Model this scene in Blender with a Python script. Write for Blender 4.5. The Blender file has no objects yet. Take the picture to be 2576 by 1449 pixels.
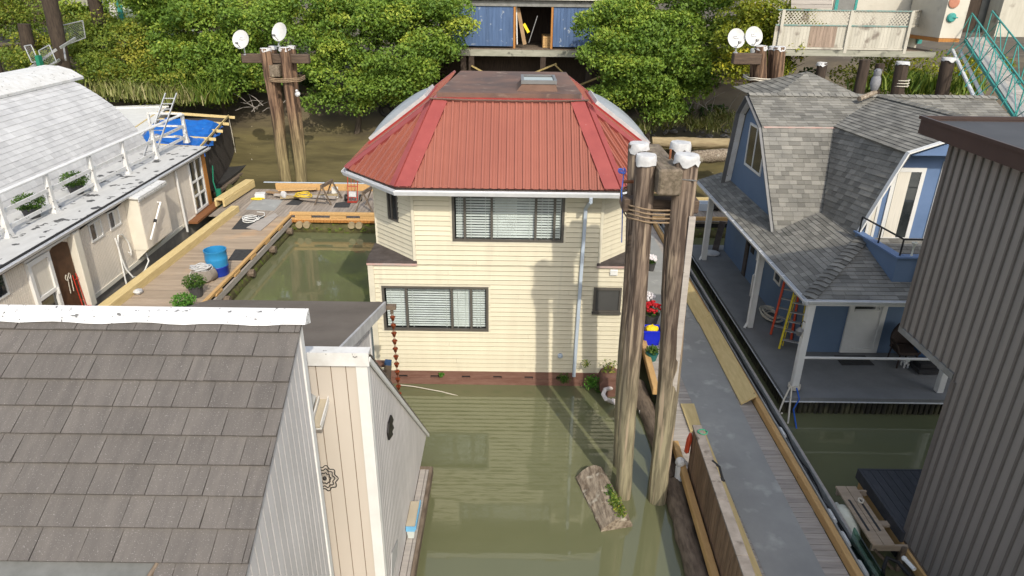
import bpy, math, random
import numpy as np
from mathutils import Vector, Matrix
random.seed(7)
rng = np.random.default_rng(11)
S = bpy.context.scene
COL = S.collection

# ------------------------------------------------------------------ camera (10 m above the water, looking down)
FPX, CX, CY, CAMH = 1718.0, 1288.0, 724.5, 10.0
PITCH = math.atan(769 / FPX); ROLL = 0.013
cp, sp = math.cos(PITCH), math.sin(PITCH)
cr, sr = math.cos(-ROLL), math.sin(-ROLL)
def ray(x, y):
    dx, dy = x - CX, y - CY
    X = cr * dx - sr * dy; Y = sr * dx + cr * dy
    return Vector((X / FPX, cp - sp * Y / FPX, -sp - cp * Y / FPX))
CAM = Vector((0, 0, CAMH))
def at_z(x, y, z): v = ray(x, y); return CAM + v * ((z - CAMH) / v.z)
def at_y(x, y, Y): v = ray(x, y); return CAM + v * (Y / v.y)
def at_x(x, y, X): v = ray(x, y); return CAM + v * (X / v.x)
def at_plane(x, y, p0, n):
    v = ray(x, y); n = Vector(n); return CAM + v * ((Vector(p0) - CAM).dot(n) / v.dot(n))
cd = bpy.data.cameras.new('camera'); cam = bpy.data.objects.new('camera', cd); COL.objects.link(cam)
cd.sensor_width = 36; cd.lens = 36 * FPX / 2576; cd.clip_start = 0.1; cd.clip_end = 1500
right = Vector((cr, -sp * sr, -cp * sr))
up = -(Vector((-sr, -sp * cr, -cp * cr))); fwd = Vector((0, cp, -sp))
M = Matrix((right, up, -fwd)).transposed().to_4x4(); M.translation = CAM
cam.matrix_world = M
S.camera = cam

# ------------------------------------------------------------------ light
SUN = Vector((0.335, -1.0, 0.86)).normalized()
elev = math.asin(SUN.z); azim = math.atan2(SUN.x, SUN.y)
w = bpy.data.worlds.new('World'); S.world = w; w.use_nodes = True
nt = w.node_tree; bg = nt.nodes['Background']
sky = nt.nodes.new('ShaderNodeTexSky'); sky.sky_type = 'NISHITA'; sky.sun_disc = False
sky.sun_elevation = elev; sky.sun_rotation = azim; sky.dust_density = 2.5; sky.air_density = 1.2; sky.ozone_density = 1.0
hsv = nt.nodes.new('ShaderNodeHueSaturation'); hsv.inputs['Saturation'].default_value = 0.6
nt.links.new(sky.outputs[0], hsv.inputs['Color']); nt.links.new(hsv.outputs[0], bg.inputs[0]); bg.inputs[1].default_value = 0.15
sl = bpy.data.lights.new('sun', 'SUN'); sl.energy = 2.15; sl.angle = math.radians(0.6); sl.color = (1.0, 0.92, 0.78)
so = bpy.data.objects.new('sun', sl); COL.objects.link(so)
so.rotation_euler = (-SUN).to_track_quat('-Z', 'Y').to_euler(); so.location = (10, -20, 40)
S.view_settings.view_transform = 'Standard'; S.view_settings.look = 'None'
S.view_settings.exposure = 0.57; S.view_settings.gamma = 1.0
S.render.engine = 'CYCLES'
S.cycles.max_bounces = 6; S.cycles.transparent_max_bounces = 8; S.cycles.caustics_reflective = False; S.cycles.caustics_refractive = False

# ------------------------------------------------------------------ materials
MATS = {}
def mat(name, c1, c2=None, scale=3.0, stretch=(1, 1, 1), rough=0.8, bump=0.0, metal=0.0, tone=0.0, detail=5.0,
        spec=0.3, c3=None, s3=20.0, t3=0.6, w3=0.06, zramp=None, lo=0.35, hi=0.65, bscale=None, c3m=False):
    """Noise-mixed paint: c1/c2 blended by noise, optional c3 specks, per-piece tone from the 'tone' attribute,
    optional stain bands by height zramp=[(z,colour),...]."""
    if name in MATS: return MATS[name]
    m = bpy.data.materials.new(name); m.use_nodes = True
    n = m.node_tree.nodes; l = m.node_tree.links; b = n['Principled BSDF']
    b.inputs['Roughness'].default_value = rough; b.inputs['Metallic'].default_value = metal
    b.inputs['Specular IOR Level'].default_value = spec
    geo = n.new('ShaderNodeNewGeometry')
    mp = n.new('ShaderNodeMapping'); mp.inputs['Scale'].default_value = stretch
    l.new(geo.outputs['Position'], mp.inputs[0])
    no = n.new('ShaderNodeTexNoise'); no.inputs['Scale'].default_value = scale; no.inputs['Detail'].default_value = detail
    no.inputs['Roughness'].default_value = 0.62
    l.new(mp.outputs[0], no.inputs['Vector'])
    c2 = c2 or tuple(x * 0.86 for x in c1)
    mr = n.new('ShaderNodeMapRange'); mr.inputs[1].default_value = lo; mr.inputs[2].default_value = hi
    l.new(no.outputs[0], mr.inputs[0])
    mx = n.new('ShaderNodeMix'); mx.data_type = 'RGBA'
    mx.inputs['A'].default_value = (*c1, 1); mx.inputs['B'].default_value = (*c2, 1)
    l.new(mr.outputs[0], mx.inputs['Factor']); out = mx.outputs['Result']
    if zramp:
        sx = n.new('ShaderNodeSeparateXYZ'); l.new(geo.outputs['Position'], sx.inputs[0])
        ad = n.new('ShaderNodeMath'); ad.operation = 'MULTIPLY_ADD'; ad.inputs[1].default_value = 2.2
        l.new(no.outputs[0], ad.inputs[0]); l.new(sx.outputs['Z'], ad.inputs[2])
        cur = out
        for (z0, z1, col) in zramp:
            r = n.new('ShaderNodeMapRange'); r.inputs[1].default_value = z0 + 1.1; r.inputs[2].default_value = z1 + 1.1
            r.inputs[3].default_value = 1; r.inputs[4].default_value = 0
            l.new(ad.outputs[0], r.inputs[0])
            k = n.new('ShaderNodeMix'); k.data_type = 'RGBA'
            l.new(r.outputs[0], k.inputs['Factor']); l.new(cur, k.inputs['A'])
            kk = n.new('ShaderNodeMix'); kk.data_type = 'RGBA'; kk.inputs['A'].default_value = (*col, 1)
            kk.inputs['B'].default_value = (*[x * 0.55 for x in col], 1); l.new(mr.outputs[0], kk.inputs['Factor'])
            l.new(kk.outputs['Result'], k.inputs['B']); cur = k.outputs['Result']
        out = cur
    if c3:
        n3 = n.new('ShaderNodeTexNoise'); n3.inputs['Scale'].default_value = s3; n3.inputs['Detail'].default_value = 3
        l.new(mp.outputs[0] if c3m else geo.outputs['Position'], n3.inputs['Vector'])
        r3 = n.new('ShaderNodeMapRange'); r3.inputs[1].default_value = t3; r3.inputs[2].default_value = t3 + w3
        l.new(n3.outputs[0], r3.inputs[0])
        m3 = n.new('ShaderNodeMix'); m3.data_type = 'RGBA'; m3.inputs['B'].default_value = (*c3, 1)
        l.new(r3.outputs[0], m3.inputs['Factor']); l.new(out, m3.inputs['A']); out = m3.outputs['Result']
    if tone:
        at = n.new('ShaderNodeAttribute'); at.attribute_name = 'tone'
        r = n.new('ShaderNodeMapRange'); r.inputs[3].default_value = 1 - tone; r.inputs[4].default_value = 1 + tone
        l.new(at.outputs['Fac'], r.inputs[0])
        mu = n.new('ShaderNodeVectorMath'); mu.operation = 'SCALE'
        l.new(out, mu.inputs[0]); l.new(r.outputs[0], mu.inputs['Scale']); out = mu.outputs[0]
    l.new(out, b.inputs['Base Color'])
    if bump:
        bp = n.new('ShaderNodeBump'); bp.inputs['Strength'].default_value = bump; bp.inputs['Distance'].default_value = 0.02
        if bscale:
            nb = n.new('ShaderNodeTexNoise'); nb.inputs['Scale'].default_value = bscale; nb.inputs['Detail'].default_value = 4
            l.new(mp.outputs[0], nb.inputs['Vector']); l.new(nb.outputs[0], bp.inputs['Height'])
        else:
            l.new(no.outputs[0], bp.inputs['Height'])
        l.new(bp.outputs[0], b.inputs['Normal'])
    MATS[name] = m
    return m

def glass_mat(name, tint=(0.75, 0.82, 0.82), clear=0.75, rough=0.02):
    m = bpy.data.materials.new(name); m.use_nodes = True
    n = m.node_tree.nodes; l = m.node_tree.links; n.remove(n['Principled BSDF'])
    tr = n.new('ShaderNodeBsdfTransparent'); tr.inputs[0].default_value = (*[t * clear for t in tint], 1)
    gl = n.new('ShaderNodeBsdfGlossy'); gl.inputs['Roughness'].default_value = rough
    lw = n.new('ShaderNodeLayerWeight'); lw.inputs[0].default_value = .5
    pw = n.new('ShaderNodeMath'); pw.operation = 'POWER'; pw.inputs[1].default_value = 4; l.new(lw.outputs['Facing'], pw.inputs[0])
    fr = n.new('ShaderNodeMath'); fr.operation = 'MULTIPLY_ADD'; fr.inputs[1].default_value = .8; fr.inputs[2].default_value = .045; l.new(pw.outputs[0], fr.inputs[0])
    mx = n.new('ShaderNodeMixShader'); l.new(fr.outputs[0], mx.inputs[0]); l.new(tr.outputs[0], mx.inputs[1]); l.new(gl.outputs[0], mx.inputs[2])
    l.new(mx.outputs[0], n['Material Output'].inputs[0]); MATS[name] = m
    return m

def leaf_mat(name, c1, c2, c3, trans=0.35):
    m = bpy.data.materials.new(name); m.use_nodes = True
    n = m.node_tree.nodes; l = m.node_tree.links; b = n['Principled BSDF']
    at = n.new('ShaderNodeAttribute'); at.attribute_name = 'tone'
    cr_ = n.new('ShaderNodeValToRGB'); e = cr_.color_ramp.elements
    e[0].position = 0.0; e[0].color = (*c1, 1); e[1].position = 1.0; e[1].color = (*c3, 1)
    k = e.new(0.6); k.color = (*c2, 1)
    l.new(at.outputs['Fac'], cr_.inputs[0]); l.new(cr_.outputs[0], b.inputs['Base Color'])
    b.inputs['Roughness'].default_value = 0.55; b.inputs['Specular IOR Level'].default_value = 0.25
    tl = n.new('ShaderNodeBsdfTranslucent')
    hs = n.new('ShaderNodeVectorMath'); hs.operation = 'MULTIPLY'; hs.inputs[1].default_value = (1.25, 1.15, 0.45)
    l.new(cr_.outputs[0], hs.inputs[0]); l.new(hs.outputs[0], tl.inputs[0])
    mx = n.new('ShaderNodeMixShader'); mx.inputs[0].default_value = trans
    l.new(b.outputs[0], mx.inputs[1]); l.new(tl.outputs[0], mx.inputs[2]); l.new(mx.outputs[0], n['Material Output'].inputs[0])
    MATS[name] = m
    return m

# ------------------------------------------------------------------ objects
def V(*a): return Vector(a[0]) if len(a) == 1 else Vector(a)
def tag(o, label=None, cat=None, group=None, kind=None):
    if label: o['label'] = label
    if cat: o['category'] = cat
    if group: o['group'] = group
    if kind: o['kind'] = kind
    return o
def thing(name, loc, label, cat, group=None):
    o = bpy.data.objects.new(name, None); COL.objects.link(o); o.location = loc; o.empty_display_size = 0.3
    return tag(o, label, cat, group)
def copy_thing(root, delta, label, cat=None, group=None):
    r = root.copy(); COL.objects.link(r); r.location = root.location + Vector(delta)
    r['label'] = label
    if group: r['group'] = group
    for ch in list(root.children):
        c = ch.copy(); COL.objects.link(c); c.parent = r
        for g in list(ch.children):
            d = g.copy(); COL.objects.link(d); d.parent = c
    return r
def root_loc(o):
    while o.parent: o = o.parent
    return o.location

class MB:
    def __init__(s): s.v = []; s.f = []; s.t = []; s.tone = 0.5
    def add(s, vs, fs, tone=None):
        b = len(s.v); s.v += [tuple(p) for p in vs]
        tn = s.tone if tone is None else tone
        for f in fs: s.f.append([b + i for i in f]); s.t.append(tn)
        return s
    def face(s, pts, tone=None): return s.add(pts, [list(range(len(pts)))], tone)
    def box(s, x0, x1, y0, y1, z0, z1, tone=None):
        vs = [(x, y, z) for z in (z0, z1) for y in (y0, y1) for x in (x0, x1)]
        return s.add(vs, [(0, 2, 3, 1), (4, 5, 7, 6), (0, 1, 5, 4), (2, 6, 7, 3), (0, 4, 6, 2), (1, 3, 7, 5)], tone)
    def obox(s, c, a, b, d, tone=None):
        c, a, b, d = map(Vector, (c, a, b, d)); vs = []
        for k in (-1, 1):
            for j in (-1, 1):
                for i in (-1, 1): vs.append(c + a * i + b * j + d * k)
        return s.add(vs, [(0, 2, 3, 1), (4, 5, 7, 6), (0, 1, 5, 4), (2, 6, 7, 3), (0, 4, 6, 2), (1, 3, 7, 5)], tone)
    def bar(s, p, q, w, h, upv=(0, 0, 1), tone=None):
        p, q = Vector(p), Vector(q); d = (q - p); u = Vector(upv)
        if abs(d.normalized().dot(u)) > 0.98: u = Vector((0, 1, 0))
        x = d.cross(u).normalized(); y = x.cross(d).normalized()
        return s.obox((p + q) / 2, d / 2, x * w / 2, y * h / 2, tone)
    def tube(s, pts, r, n=8, tone=None, cap=True):
        pts = [Vector(p) for p in pts]; rs = r if isinstance(r, (list, tuple)) else [r] * len(pts)
        vs = []; fs = []
        u = None
        for i, p in enumerate(pts):
            d = (pts[min(i + 1, len(pts) - 1)] - pts[max(i - 1, 0)]).normalized()
            if u is None:
                u = d.orthogonal().normalized()
            else:
                u = (u - d * u.dot(d)).normalized()
            w_ = d.cross(u)
            for k in range(n):
                a = 2 * math.pi * k / n; vs.append(p + (u * math.cos(a) + w_ * math.sin(a)) * rs[i])
        for i in range(len(pts) - 1):
            for k in range(n):
                a, b = i * n + k, i * n + (k + 1) % n
                fs.append((a, b, b + n, a + n))
        if cap: fs.append(tuple(range(n - 1, -1, -1))); fs.append(tuple(range((len(pts) - 1) * n, len(pts) * n)))
        return s.add(vs, fs, tone)
    def lathe(s, prof, c=(0, 0, 0), n=16, axis=(0, 0, 1), tone=None, cap=True):
        c = Vector(c); ax = Vector(axis).normalized(); u = ax.orthogonal().normalized(); w_ = ax.cross(u); vs = []; fs = []
        for r, h in prof:
            for k in range(n):
                a = 2 * math.pi * k / n; vs.append(c + ax * h + (u * math.cos(a) + w_ * math.sin(a)) * r)
        for i in range(len(prof) - 1):
            for k in range(n):
                a, b = i * n + k, i * n + (k + 1) % n; fs.append((a, b, b + n, a + n))
        if cap: fs.append(tuple(range(n - 1, -1, -1))); fs.append(tuple(range((len(prof) - 1) * n, len(prof) * n)))
        return s.add(vs, fs, tone)
    def ball(s, c, r, n=10, m=6, squash=(1, 1, 1), tone=None, jitter=0.0):
        c = Vector(c); vs = [c + Vector((0, 0, r * squash[2]))]; fs = []
        for i in range(1, m):
            th = math.pi * i / m
            for k in range(n):
                a = 2 * math.pi * k / n; q = 1 + random.uniform(-jitter, jitter)
                vs.append(c + Vector((math.sin(th) * math.cos(a) * squash[0], math.sin(th) * math.sin(a) * squash[1], math.cos(th) * squash[2])) * r * q)
        vs.append(c - Vector((0, 0, r * squash[2]))); L = len(vs) - 1
        for k in range(n): fs.append((0, 1 + k, 1 + (k + 1) % n)); fs.append((L, 1 + (m - 2) * n + (k + 1) % n, 1 + (m - 2) * n + k))
        for i in range(m - 2):
            for k in range(n):
                a, b = 1 + i * n + k, 1 + i * n + (k + 1) % n; fs.append((a, a + n, b + n, b))
        return s.add(vs, fs, tone)
    def prism(s, poly, vec, tone=None):
        n = len(poly); poly = [Vector(p) for p in poly]; vec = Vector(vec)
        vs = poly + [p + vec for p in poly]
        fs = [list(range(n - 1, -1, -1)), list(range(n, 2 * n))] + [(i, (i + 1) % n, (i + 1) % n + n, i + n) for i in range(n)]
        return s.add(vs, fs, tone)
    def build(s, name, m, parent=None, smooth=False, bevel=0.0):
        me = bpy.data.meshes.new(name)
        vs = s.v
        if parent is not None:
            L = root_loc(parent); vs = [(a - L.x, b - L.y, c - L.z) for a, b, c in vs]
        me.from_pydata(vs, [], s.f)
        at = me.attributes.new('tone', 'FLOAT', 'FACE'); at.data.foreach_set('value', s.t)
        me.materials.append(MATS[m] if isinstance(m, str) else m)
        if smooth: me.polygons.foreach_set('use_smooth', [True] * len(me.polygons))
        me.update()
        import bmesh
        b = bmesh.new(); b.from_mesh(me); bmesh.ops.recalc_face_normals(b, faces=b.faces); b.to_mesh(me); b.free()
        o = bpy.data.objects.new(name, me); COL.objects.link(o)
        if parent is not None: o.parent = parent
        if bevel:
            md = o.modifiers.new('bevel', 'BEVEL'); md.width = bevel; md.segments = 1; md.limit_method = 'ANGLE'
        if smooth:
            try:
                md = o.modifiers.new('edges', 'EDGE_SPLIT'); md.split_angle = math.radians(40)
            except Exception: pass
        return o

def clip_cell(cell, poly):
    """Sutherland-Hodgman: clip 2-D cell by convex poly (ccw)."""
    out = cell
    for i in range(len(poly)):
        a, b = poly[i], poly[(i + 1) % len(poly)]
        ex, ey = b[0] - a[0], b[1] - a[1]; inp, out = out, []
        def d(p): return ex * (p[1] - a[1]) - ey * (p[0] - a[0])
        for j in range(len(inp)):
            p, q = inp[j], inp[(j + 1) % len(inp)]; dp, dq = d(p), d(q)
            if dp >= -1e-9: out.append(p)
            if (dp > 1e-9 and dq < -1e-9) or (dp < -1e-9 and dq > 1e-9):
                t = dp / (dp - dq); out.append((p[0] + (q[0] - p[0]) * t, p[1] + (q[1] - p[1]) * t))
        if len(out) < 3: return []
    return out
class Plane:
    """A frame on a surface: origin, u (along), n (outward); v = n x u."""
    def __init__(s, o, u, n):
        s.o = Vector(o); s.n = Vector(n).normalized(); u = Vector(u); s.u = (u - s.n * u.dot(s.n)).normalized(); s.v = s.n.cross(s.u).normalized()
    def uv(s, p): d = Vector(p) - s.o; return (d.dot(s.u), d.dot(s.v))
    def p(s, u, v, h=0.0): return s.o + s.u * u + s.v * v + s.n * h
def ccw(poly):
    a = sum(poly[i][0] * poly[(i + 1) % len(poly)][1] - poly[(i + 1) % len(poly)][0] * poly[i][1] for i in range(len(poly)))
    return poly if a > 0 else poly[::-1]
def plate(mb, pl, cell, hf, tone, base=-0.004):
    n = len(cell)
    top = [pl.p(u, v, hf(u, v)) for u, v in cell]; bot = [pl.p(u, v, base) for u, v in cell]
    mb.add(top + bot, [list(range(n))] + [(i + n, (i + 1) % n + n, (i + 1) % n, i) for i in range(n)], tone)
def shingles(mb, pl, poly3, expo, widths, t=0.02, gap=0.006, v0=None, backing=True, tone_fn=None, jit=0.0):
    poly = ccw([pl.uv(p) for p in poly3]); us = [p[0] for p in poly]; vs = [p[1] for p in poly]
    if backing: mb.face([pl.p(*p) for p in poly], 0.12)
    vv = (min(vs) if v0 is None else v0)
    while vv < max(vs):
        u = min(us) - random.uniform(0, 0.5)
        while u < max(us):
            wd = random.choice(widths) * random.uniform(0.9, 1.1)
            dz = random.uniform(-jit, jit)
            c = clip_cell([(u + gap, vv + dz), (u + wd, vv + dz), (u + wd, vv + expo + 0.002), (u + gap, vv + expo + 0.002)], poly)
            if len(c) > 2:
                tt = t * random.uniform(0.75, 1.25)
                plate(mb, pl, c, lambda a, b, vv=vv, tt=tt: 0.004 + tt * max(0.0, 1 - (b - vv) / expo), random.random())
            u += wd
        vv += expo
def boards(mb, pl, poly3, wd, gap=0.012, t=0.015, horiz=False, u0=None, backing=True, tones=None, end_joint=0):
    poly = ccw([pl.uv(p) for p in poly3]); i = 1 if horiz else 0
    lo, hi = min(p[i] for p in poly), max(p[i] for p in poly); a, b = min(p[1 - i] for p in poly) - 1, max(p[1 - i] for p in poly) + 1
    if backing: mb.face([pl.p(*p) for p in poly], 0.05)
    q = lo if u0 is None else u0
    while q < hi:
        segs = [(a, b)]
        if end_joint:
            segs = []; s_ = a - random.uniform(0, end_joint)
            while s_ < b: e = s_ + end_joint * random.uniform(0.7, 1.2); segs.append((s_, e - 0.008)); s_ = e
        for (s0, s1) in segs:
            cell = [(q + gap / 2, s0), (q + wd - gap / 2, s0), (q + wd - gap / 2, s1), (q + gap / 2, s1)]
            if horiz: cell = [(y, x) for x, y in cell][::-1]
            c = clip_cell(ccw(cell), poly)
            if len(c) > 2: plate(mb, pl, c, lambda x, y: t, random.random() if tones is None else random.choice(tones))
        q += wd
def _siding_back(mb, pl, u0, u1, v0, v1, holes):
    cuts = sorted({v0, v1} | {x for H in holes for x in (H[2], H[3]) if v0 < x < v1})
    for a, b in zip(cuts, cuts[1:]):
        iv = [(u0, u1)]
        for (h0, h1, g0, g1) in holes:
            if g0 < (a + b) / 2 < g1: iv = [x for (s, e) in iv for x in ((s, min(e, h0)), (max(s, h1), e)) if x[1] - x[0] > 1e-3]
        for s, e in iv: mb.face([pl.p(s, a, -.03), pl.p(e, a, -.03), pl.p(e, b, -.03), pl.p(s, b, -.03)], .3)
def lap_siding(mb, pl, u0, u1, v0, v1, expo, t=0.026, holes=()):
    for (a, b, c, d) in ([(u0, u1, v0, v1)] if not holes else []): mb.face([pl.p(a, c, -.03), pl.p(b, c, -.03), pl.p(b, d, -.03), pl.p(a, d, -.03)], .3)
    if holes: _siding_back(mb, pl, u0, u1, v0, v1, holes)
    v = v0
    while v < v1 - 1e-4:
        q_ = random.choice((.31, .58, .74)) + random.uniform(-.03, .03)
        vt = min(v + expo, v1)
        cuts = sorted({v, vt} | {h for H in holes for h in (H[2], H[3]) if v < h < vt})
        for a, b in zip(cuts, cuts[1:]):
            iv = [(u0, u1)]
            for (h0, h1, g0, g1) in holes:
                if g0 < (a + b) / 2 < g1:
                    iv = [x for (s, e) in iv for x in ((s, min(e, h0)), (max(s, h1), e)) if x[1] - x[0] > 1e-3]
            iv = [x for (s, e) in iv for x in (((s, s + (e - s) * q_), (s + (e - s) * q_ + .003, e)) if e - s > 2.2 else ((s, e),))]
            for s, e in iv:
                if b >= vt - 1e-6: b = max(a + .004, vt - .017)
                plate(mb, pl, [(s, a), (e, a), (e, b), (s, b)], lambda x, y, v=v: 0.004 + t * (1 - (y - v) / expo), random.random(), base=-0.03)
        v = vt
# ------------------------------------------------------------------ material list
mat('cream', (.63, .585, .45), (.60, .55, .42), scale=0.9, stretch=(5, 5, .5), rough=.55, tone=.05, c3=(.53, .49, .38), s3=.7, t3=.58, w3=.2, c3m=True)
mat('cream_trim', (.64, .60, .48), rough=.55)
mat('white', (.70, .70, .685), (.63, .63, .615), scale=2, rough=.5)
mat('white_worn', (.67, .67, .66), (.57, .56, .535), scale=4, rough=.6, c3=(.16, .15, .14), s3=9, t3=.66, w3=.03)
mat('white_shingle', (.55, .55, .55), (.46, .46, .465), scale=1.1, rough=.7, tone=.09, bump=.2)
mat('white_deck', (.54, .54, .53), (.48, .48, .47), scale=5.0, stretch=(1, .35, 1), rough=.7, c3=(.08, .08, .08), s3=2.4, t3=.605, w3=.02, bump=.2)
mat('gutter_white', (.70, .71, .73), (.60, .62, .65), scale=5, rough=.35)
mat('downspout', (.46, .53, .62), rough=.4)
mat('red_roof', (.30, .102, .071), (.265, .088, .062), scale=.8, rough=.5, tone=.02, c3=(.48, .3, .25), s3=40, t3=.74, w3=.02, spec=.35)
mat('red_hip', (.29, .062, .055), (.24, .048, .044), scale=2.5, rough=.4, c3=(.5, .36, .34), s3=26, t3=.73, w3=.03, spec=.4)
mat('red_trim', (.33, .04, .036), rough=.4)
mat('rust_roof', (.17, .10, .075), (.085, .062, .055), scale=.9, rough=.8, c3=(.25, .19, .15), s3=3, t3=.62, w3=.12, bump=.15)
mat('brown_curb', (.17, .10, .07), (.12, .07, .05), scale=3, rough=.8)
mat('dark_shelf', (.055, .045, .04), (.09, .075, .07), scale=5, rough=.8)
mat('bronze', (.10, .092, .08), rough=.4, spec=.4)
mat('blind', (.82, .82, .80), rough=.5)
mat('curtain', (.70, .66, .58), (.60, .57, .5), scale=8, stretch=(6, 6, .2), rough=.9)
mat('curtain_grey', (.36, .35, .33), (.28, .27, .25), scale=6, stretch=(5, 5, .2), rough=.6)
mat('room', (.03, .03, .032), rough=.9)
mat('skirt_brown', (.15, .075, .055), (.20, .11, .085), scale=4, stretch=(.6, 1, 3), rough=.8, tone=.15)
mat('screen', (.07, .07, .068), rough=.7)
mat('dark_pane', (.018, .022, .024), (.05, .055, .055), scale=1.5, rough=.03, spec=.9)
mat('plastic_white', (.8, .8, .78), rough=.35)
mat('cottage_shingle', (.140, .126, .115), (.108, .098, .091), scale=2.2, stretch=(4, .8, .8), rough=.85, tone=.07, c3=(.26, .245, .235), s3=90, t3=.62, w3=.1, bump=.25, bscale=120)
mat('cottage_patch', (.155, .158, .155), (.115, .118, .115), scale=4, rough=.9, bump=.3)
mat('flashing', (.68, .68, .68), (.62, .62, .62), scale=1.4, rough=.45, c3=(.14, .14, .14), s3=17, t3=.64, w3=.03, bump=.25)
mat('cottage_grey', (.56, .54, .535), (.49, .475, .47), scale=1.2, rough=.7, tone=.05)
mat('groove_light', (.85, .80, .70), rough=.8)
mat('beige_wall', (.54, .485, .425), (.50, .445, .385), scale=1.0, stretch=(1, 1, .3), rough=.6, tone=.03)
mat('groove_dark', (.2, .15, .11), rough=.9)
mat('tan_ribbed', (.72, .66, .575), (.67, .61, .53), scale=.8, rough=.65, tone=.03)
mat('tan_groove', (.50, .45, .39), rough=.8)
mat('cream_pilaster', (.68, .645, .555), (.62, .585, .50), scale=2, rough=.6)
mat('asphalt_roof', (.122, .102, .083), (.16, .136, .112), scale=.9, rough=.9, c3=(.17, .15, .135), s3=60, t3=.62, w3=.08, bump=.3, bscale=70)
mat('grey_fascia', (.50, .50, .50), (.40, .40, .40), scale=4, rough=.6)
mat('blue_shingle', (.208, .20, .177), (.155, .151, .138), scale=1.2, rough=.9, tone=.30, c3=(.26, .255, .235), s3=70, t3=.6, w3=.1, bump=.25, bscale=90)
mat('blue_wall', (.13, .19, .29), (.115, .172, .268), scale=1.2, rough=.7)
mat('blue_parapet', (.13, .20, .35), (.11, .175, .31), scale=2, rough=.6)
mat('pink_flash', (.5, .32, .28), (.42, .36, .33), scale=5, rough=.6)
mat('valley_metal', (.34, .34, .42), rough=.35, metal=.5)
mat('porch_deck', (.20, .205, .21), (.165, .17, .175), scale=1.5, rough=.85, bump=.1, c3=(.25, .255, .26), s3=50, t3=.62, w3=.1)
mat('black_skirt', (.022, .021, .02), (.05, .045, .035), scale=4, stretch=(1, 1, .4), rough=.6, zramp=[(-.2, .28, (.13, .12, .07))])
mat('grey_clad', (.265, .243, .225), (.24, .22, .205), scale=.8, stretch=(5, 5, .3), c3=(.20, .187, .176), s3=.6, t3=.56, w3=.2, c3m=True, rough=.45, spec=.35)
mat('grey_clad_rib', (.145, .13, .12), rough=.5)
mat('brown_fascia', (.055, .035, .03), (.045, .03, .027), scale=2, rough=.45)
mat('dark_roof_mem', (.07, .073, .08), (.06, .063, .07), scale=2, rough=.8)
mat('black_deck', (.03, .032, .038), (.05, .052, .06), scale=6, stretch=(8, 1, 1), rough=.6, tone=.2)
mat('lumber', (.58, .37, .16), (.48, .29, .12), scale=3, stretch=(5, .7, 5), rough=.75, tone=.10, c3=(.22, .11, .04), s3=9, t3=.72, w3=.04)
mat('lumber_pale', (.66, .52, .26), (.56, .43, .2), scale=3, stretch=(5, .7, 5), rough=.75, tone=.08, c3=(.25, .15, .06), s3=10, t3=.72, w3=.03)
mat('plank_tan', (.40, .315, .235), (.31, .245, .18), scale=2.5, stretch=(.5, 6, 6), rough=.85, tone=.13, c3=(.47, .32, .20), s3=.8, t3=.58, w3=.15)
mat('plank_grey', (.34, .29, .245), (.25, .215, .18), scale=2.5, stretch=(5, .7, 5), rough=.85, tone=.18)
mat('plank_weather', (.42, .385, .35), (.33, .30, .275), scale=3, stretch=(.5, 6, 6), rough=.85, tone=.12, c3=(.18, .15, .12), s3=14, t3=.7, w3=.05)
mat('dock_mat', (.33, .335, .325), (.27, .275, .27), scale=.9, rough=.9, c3=(.43, .435, .42), s3=3, t3=.58, w3=.2, bump=.15)
mat('black_mat', (.035, .035, .036), (.055, .055, .056), scale=8, rough=.9)
mat('old_wood', (.20, .155, .115), (.10, .075, .055), scale=3, stretch=(4, 1, 4), rough=.9, tone=.15, bump=.5)
mat('fence_wood', (.25, .165, .105), (.16, .105, .07), scale=3, stretch=(5, 5, .8), rough=.85, tone=.22, bump=.3)
mat('fence_cap', (.29, .26, .235), (.20, .175, .155), scale=5, rough=.9, c3=(.10, .085, .07), s3=4, t3=.58, w3=.1, bump=.3)
mat('pile_wood', (.225, .17, .13), (.07, .05, .039), scale=2.2, stretch=(7, 7, .40), rough=.85, detail=9, bump=1.0, lo=.41, hi=.57,
    c3=(.37, .29, .21), s3=1.6, t3=.57, w3=.12, c3m=True, zramp=[(1.6, 4.2, (.31, .275, .18)), (.5, 1.6, (.31, .275, .18)), (-.6, .25, (.19, .17, .09))])
mat('pile_wood_far', (.24, .15, .095), (.06, .036, .024), scale=1.8, stretch=(6, 6, .4), rough=.9, detail=8, bump=.8, lo=.40, hi=.58,
    zramp=[(1.6, 4.2, (.31, .25, .13))])
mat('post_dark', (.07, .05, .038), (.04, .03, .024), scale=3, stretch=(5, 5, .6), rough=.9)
mat('beam_wood', (.20, .16, .12), (.10, .08, .055), scale=4, stretch=(4, .8, 4), rough=.9, bump=.8, c3=(.28, .24, .17), s3=5, t3=.6, w3=.1)
mat('beam_dark', (.12, .085, .062), (.07, .05, .038), scale=4, stretch=(.6, 5, 5), rough=.9, bump=.6)
mat('cap_cloth', (.58, .58, .58), (.42, .42, .43), scale=6, rough=.6, bump=.9)
mat('rope_brown', (.30, .22, .14), (.2, .14, .09), scale=20, rough=.9)
mat('rope_pale', (.62, .58, .5), (.5, .46, .38), scale=25, rough=.9)
mat('rope_grey', (.5, .5, .5), (.42, .42, .42), scale=25, rough=.7)
mat('rope_blue', (.03, .12, .5), rough=.8)
mat('rope_yellow', (.7, .5, .05), rough=.8)
mat('rope_green', (.04, .3, .17), rough=.7)
mat('log_wood', (.34, .285, .22), (.12, .09, .065), scale=2.4, stretch=(6, 1.2, 6), rough=.9, bump=1.0, c3=(.44, .40, .33), s3=4, t3=.6, w3=.1)
mat('log_pale', (.38, .31, .19), (.26, .2, .12), scale=2, stretch=(.5, 5, 5), rough=.9, bump=.6)
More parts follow.
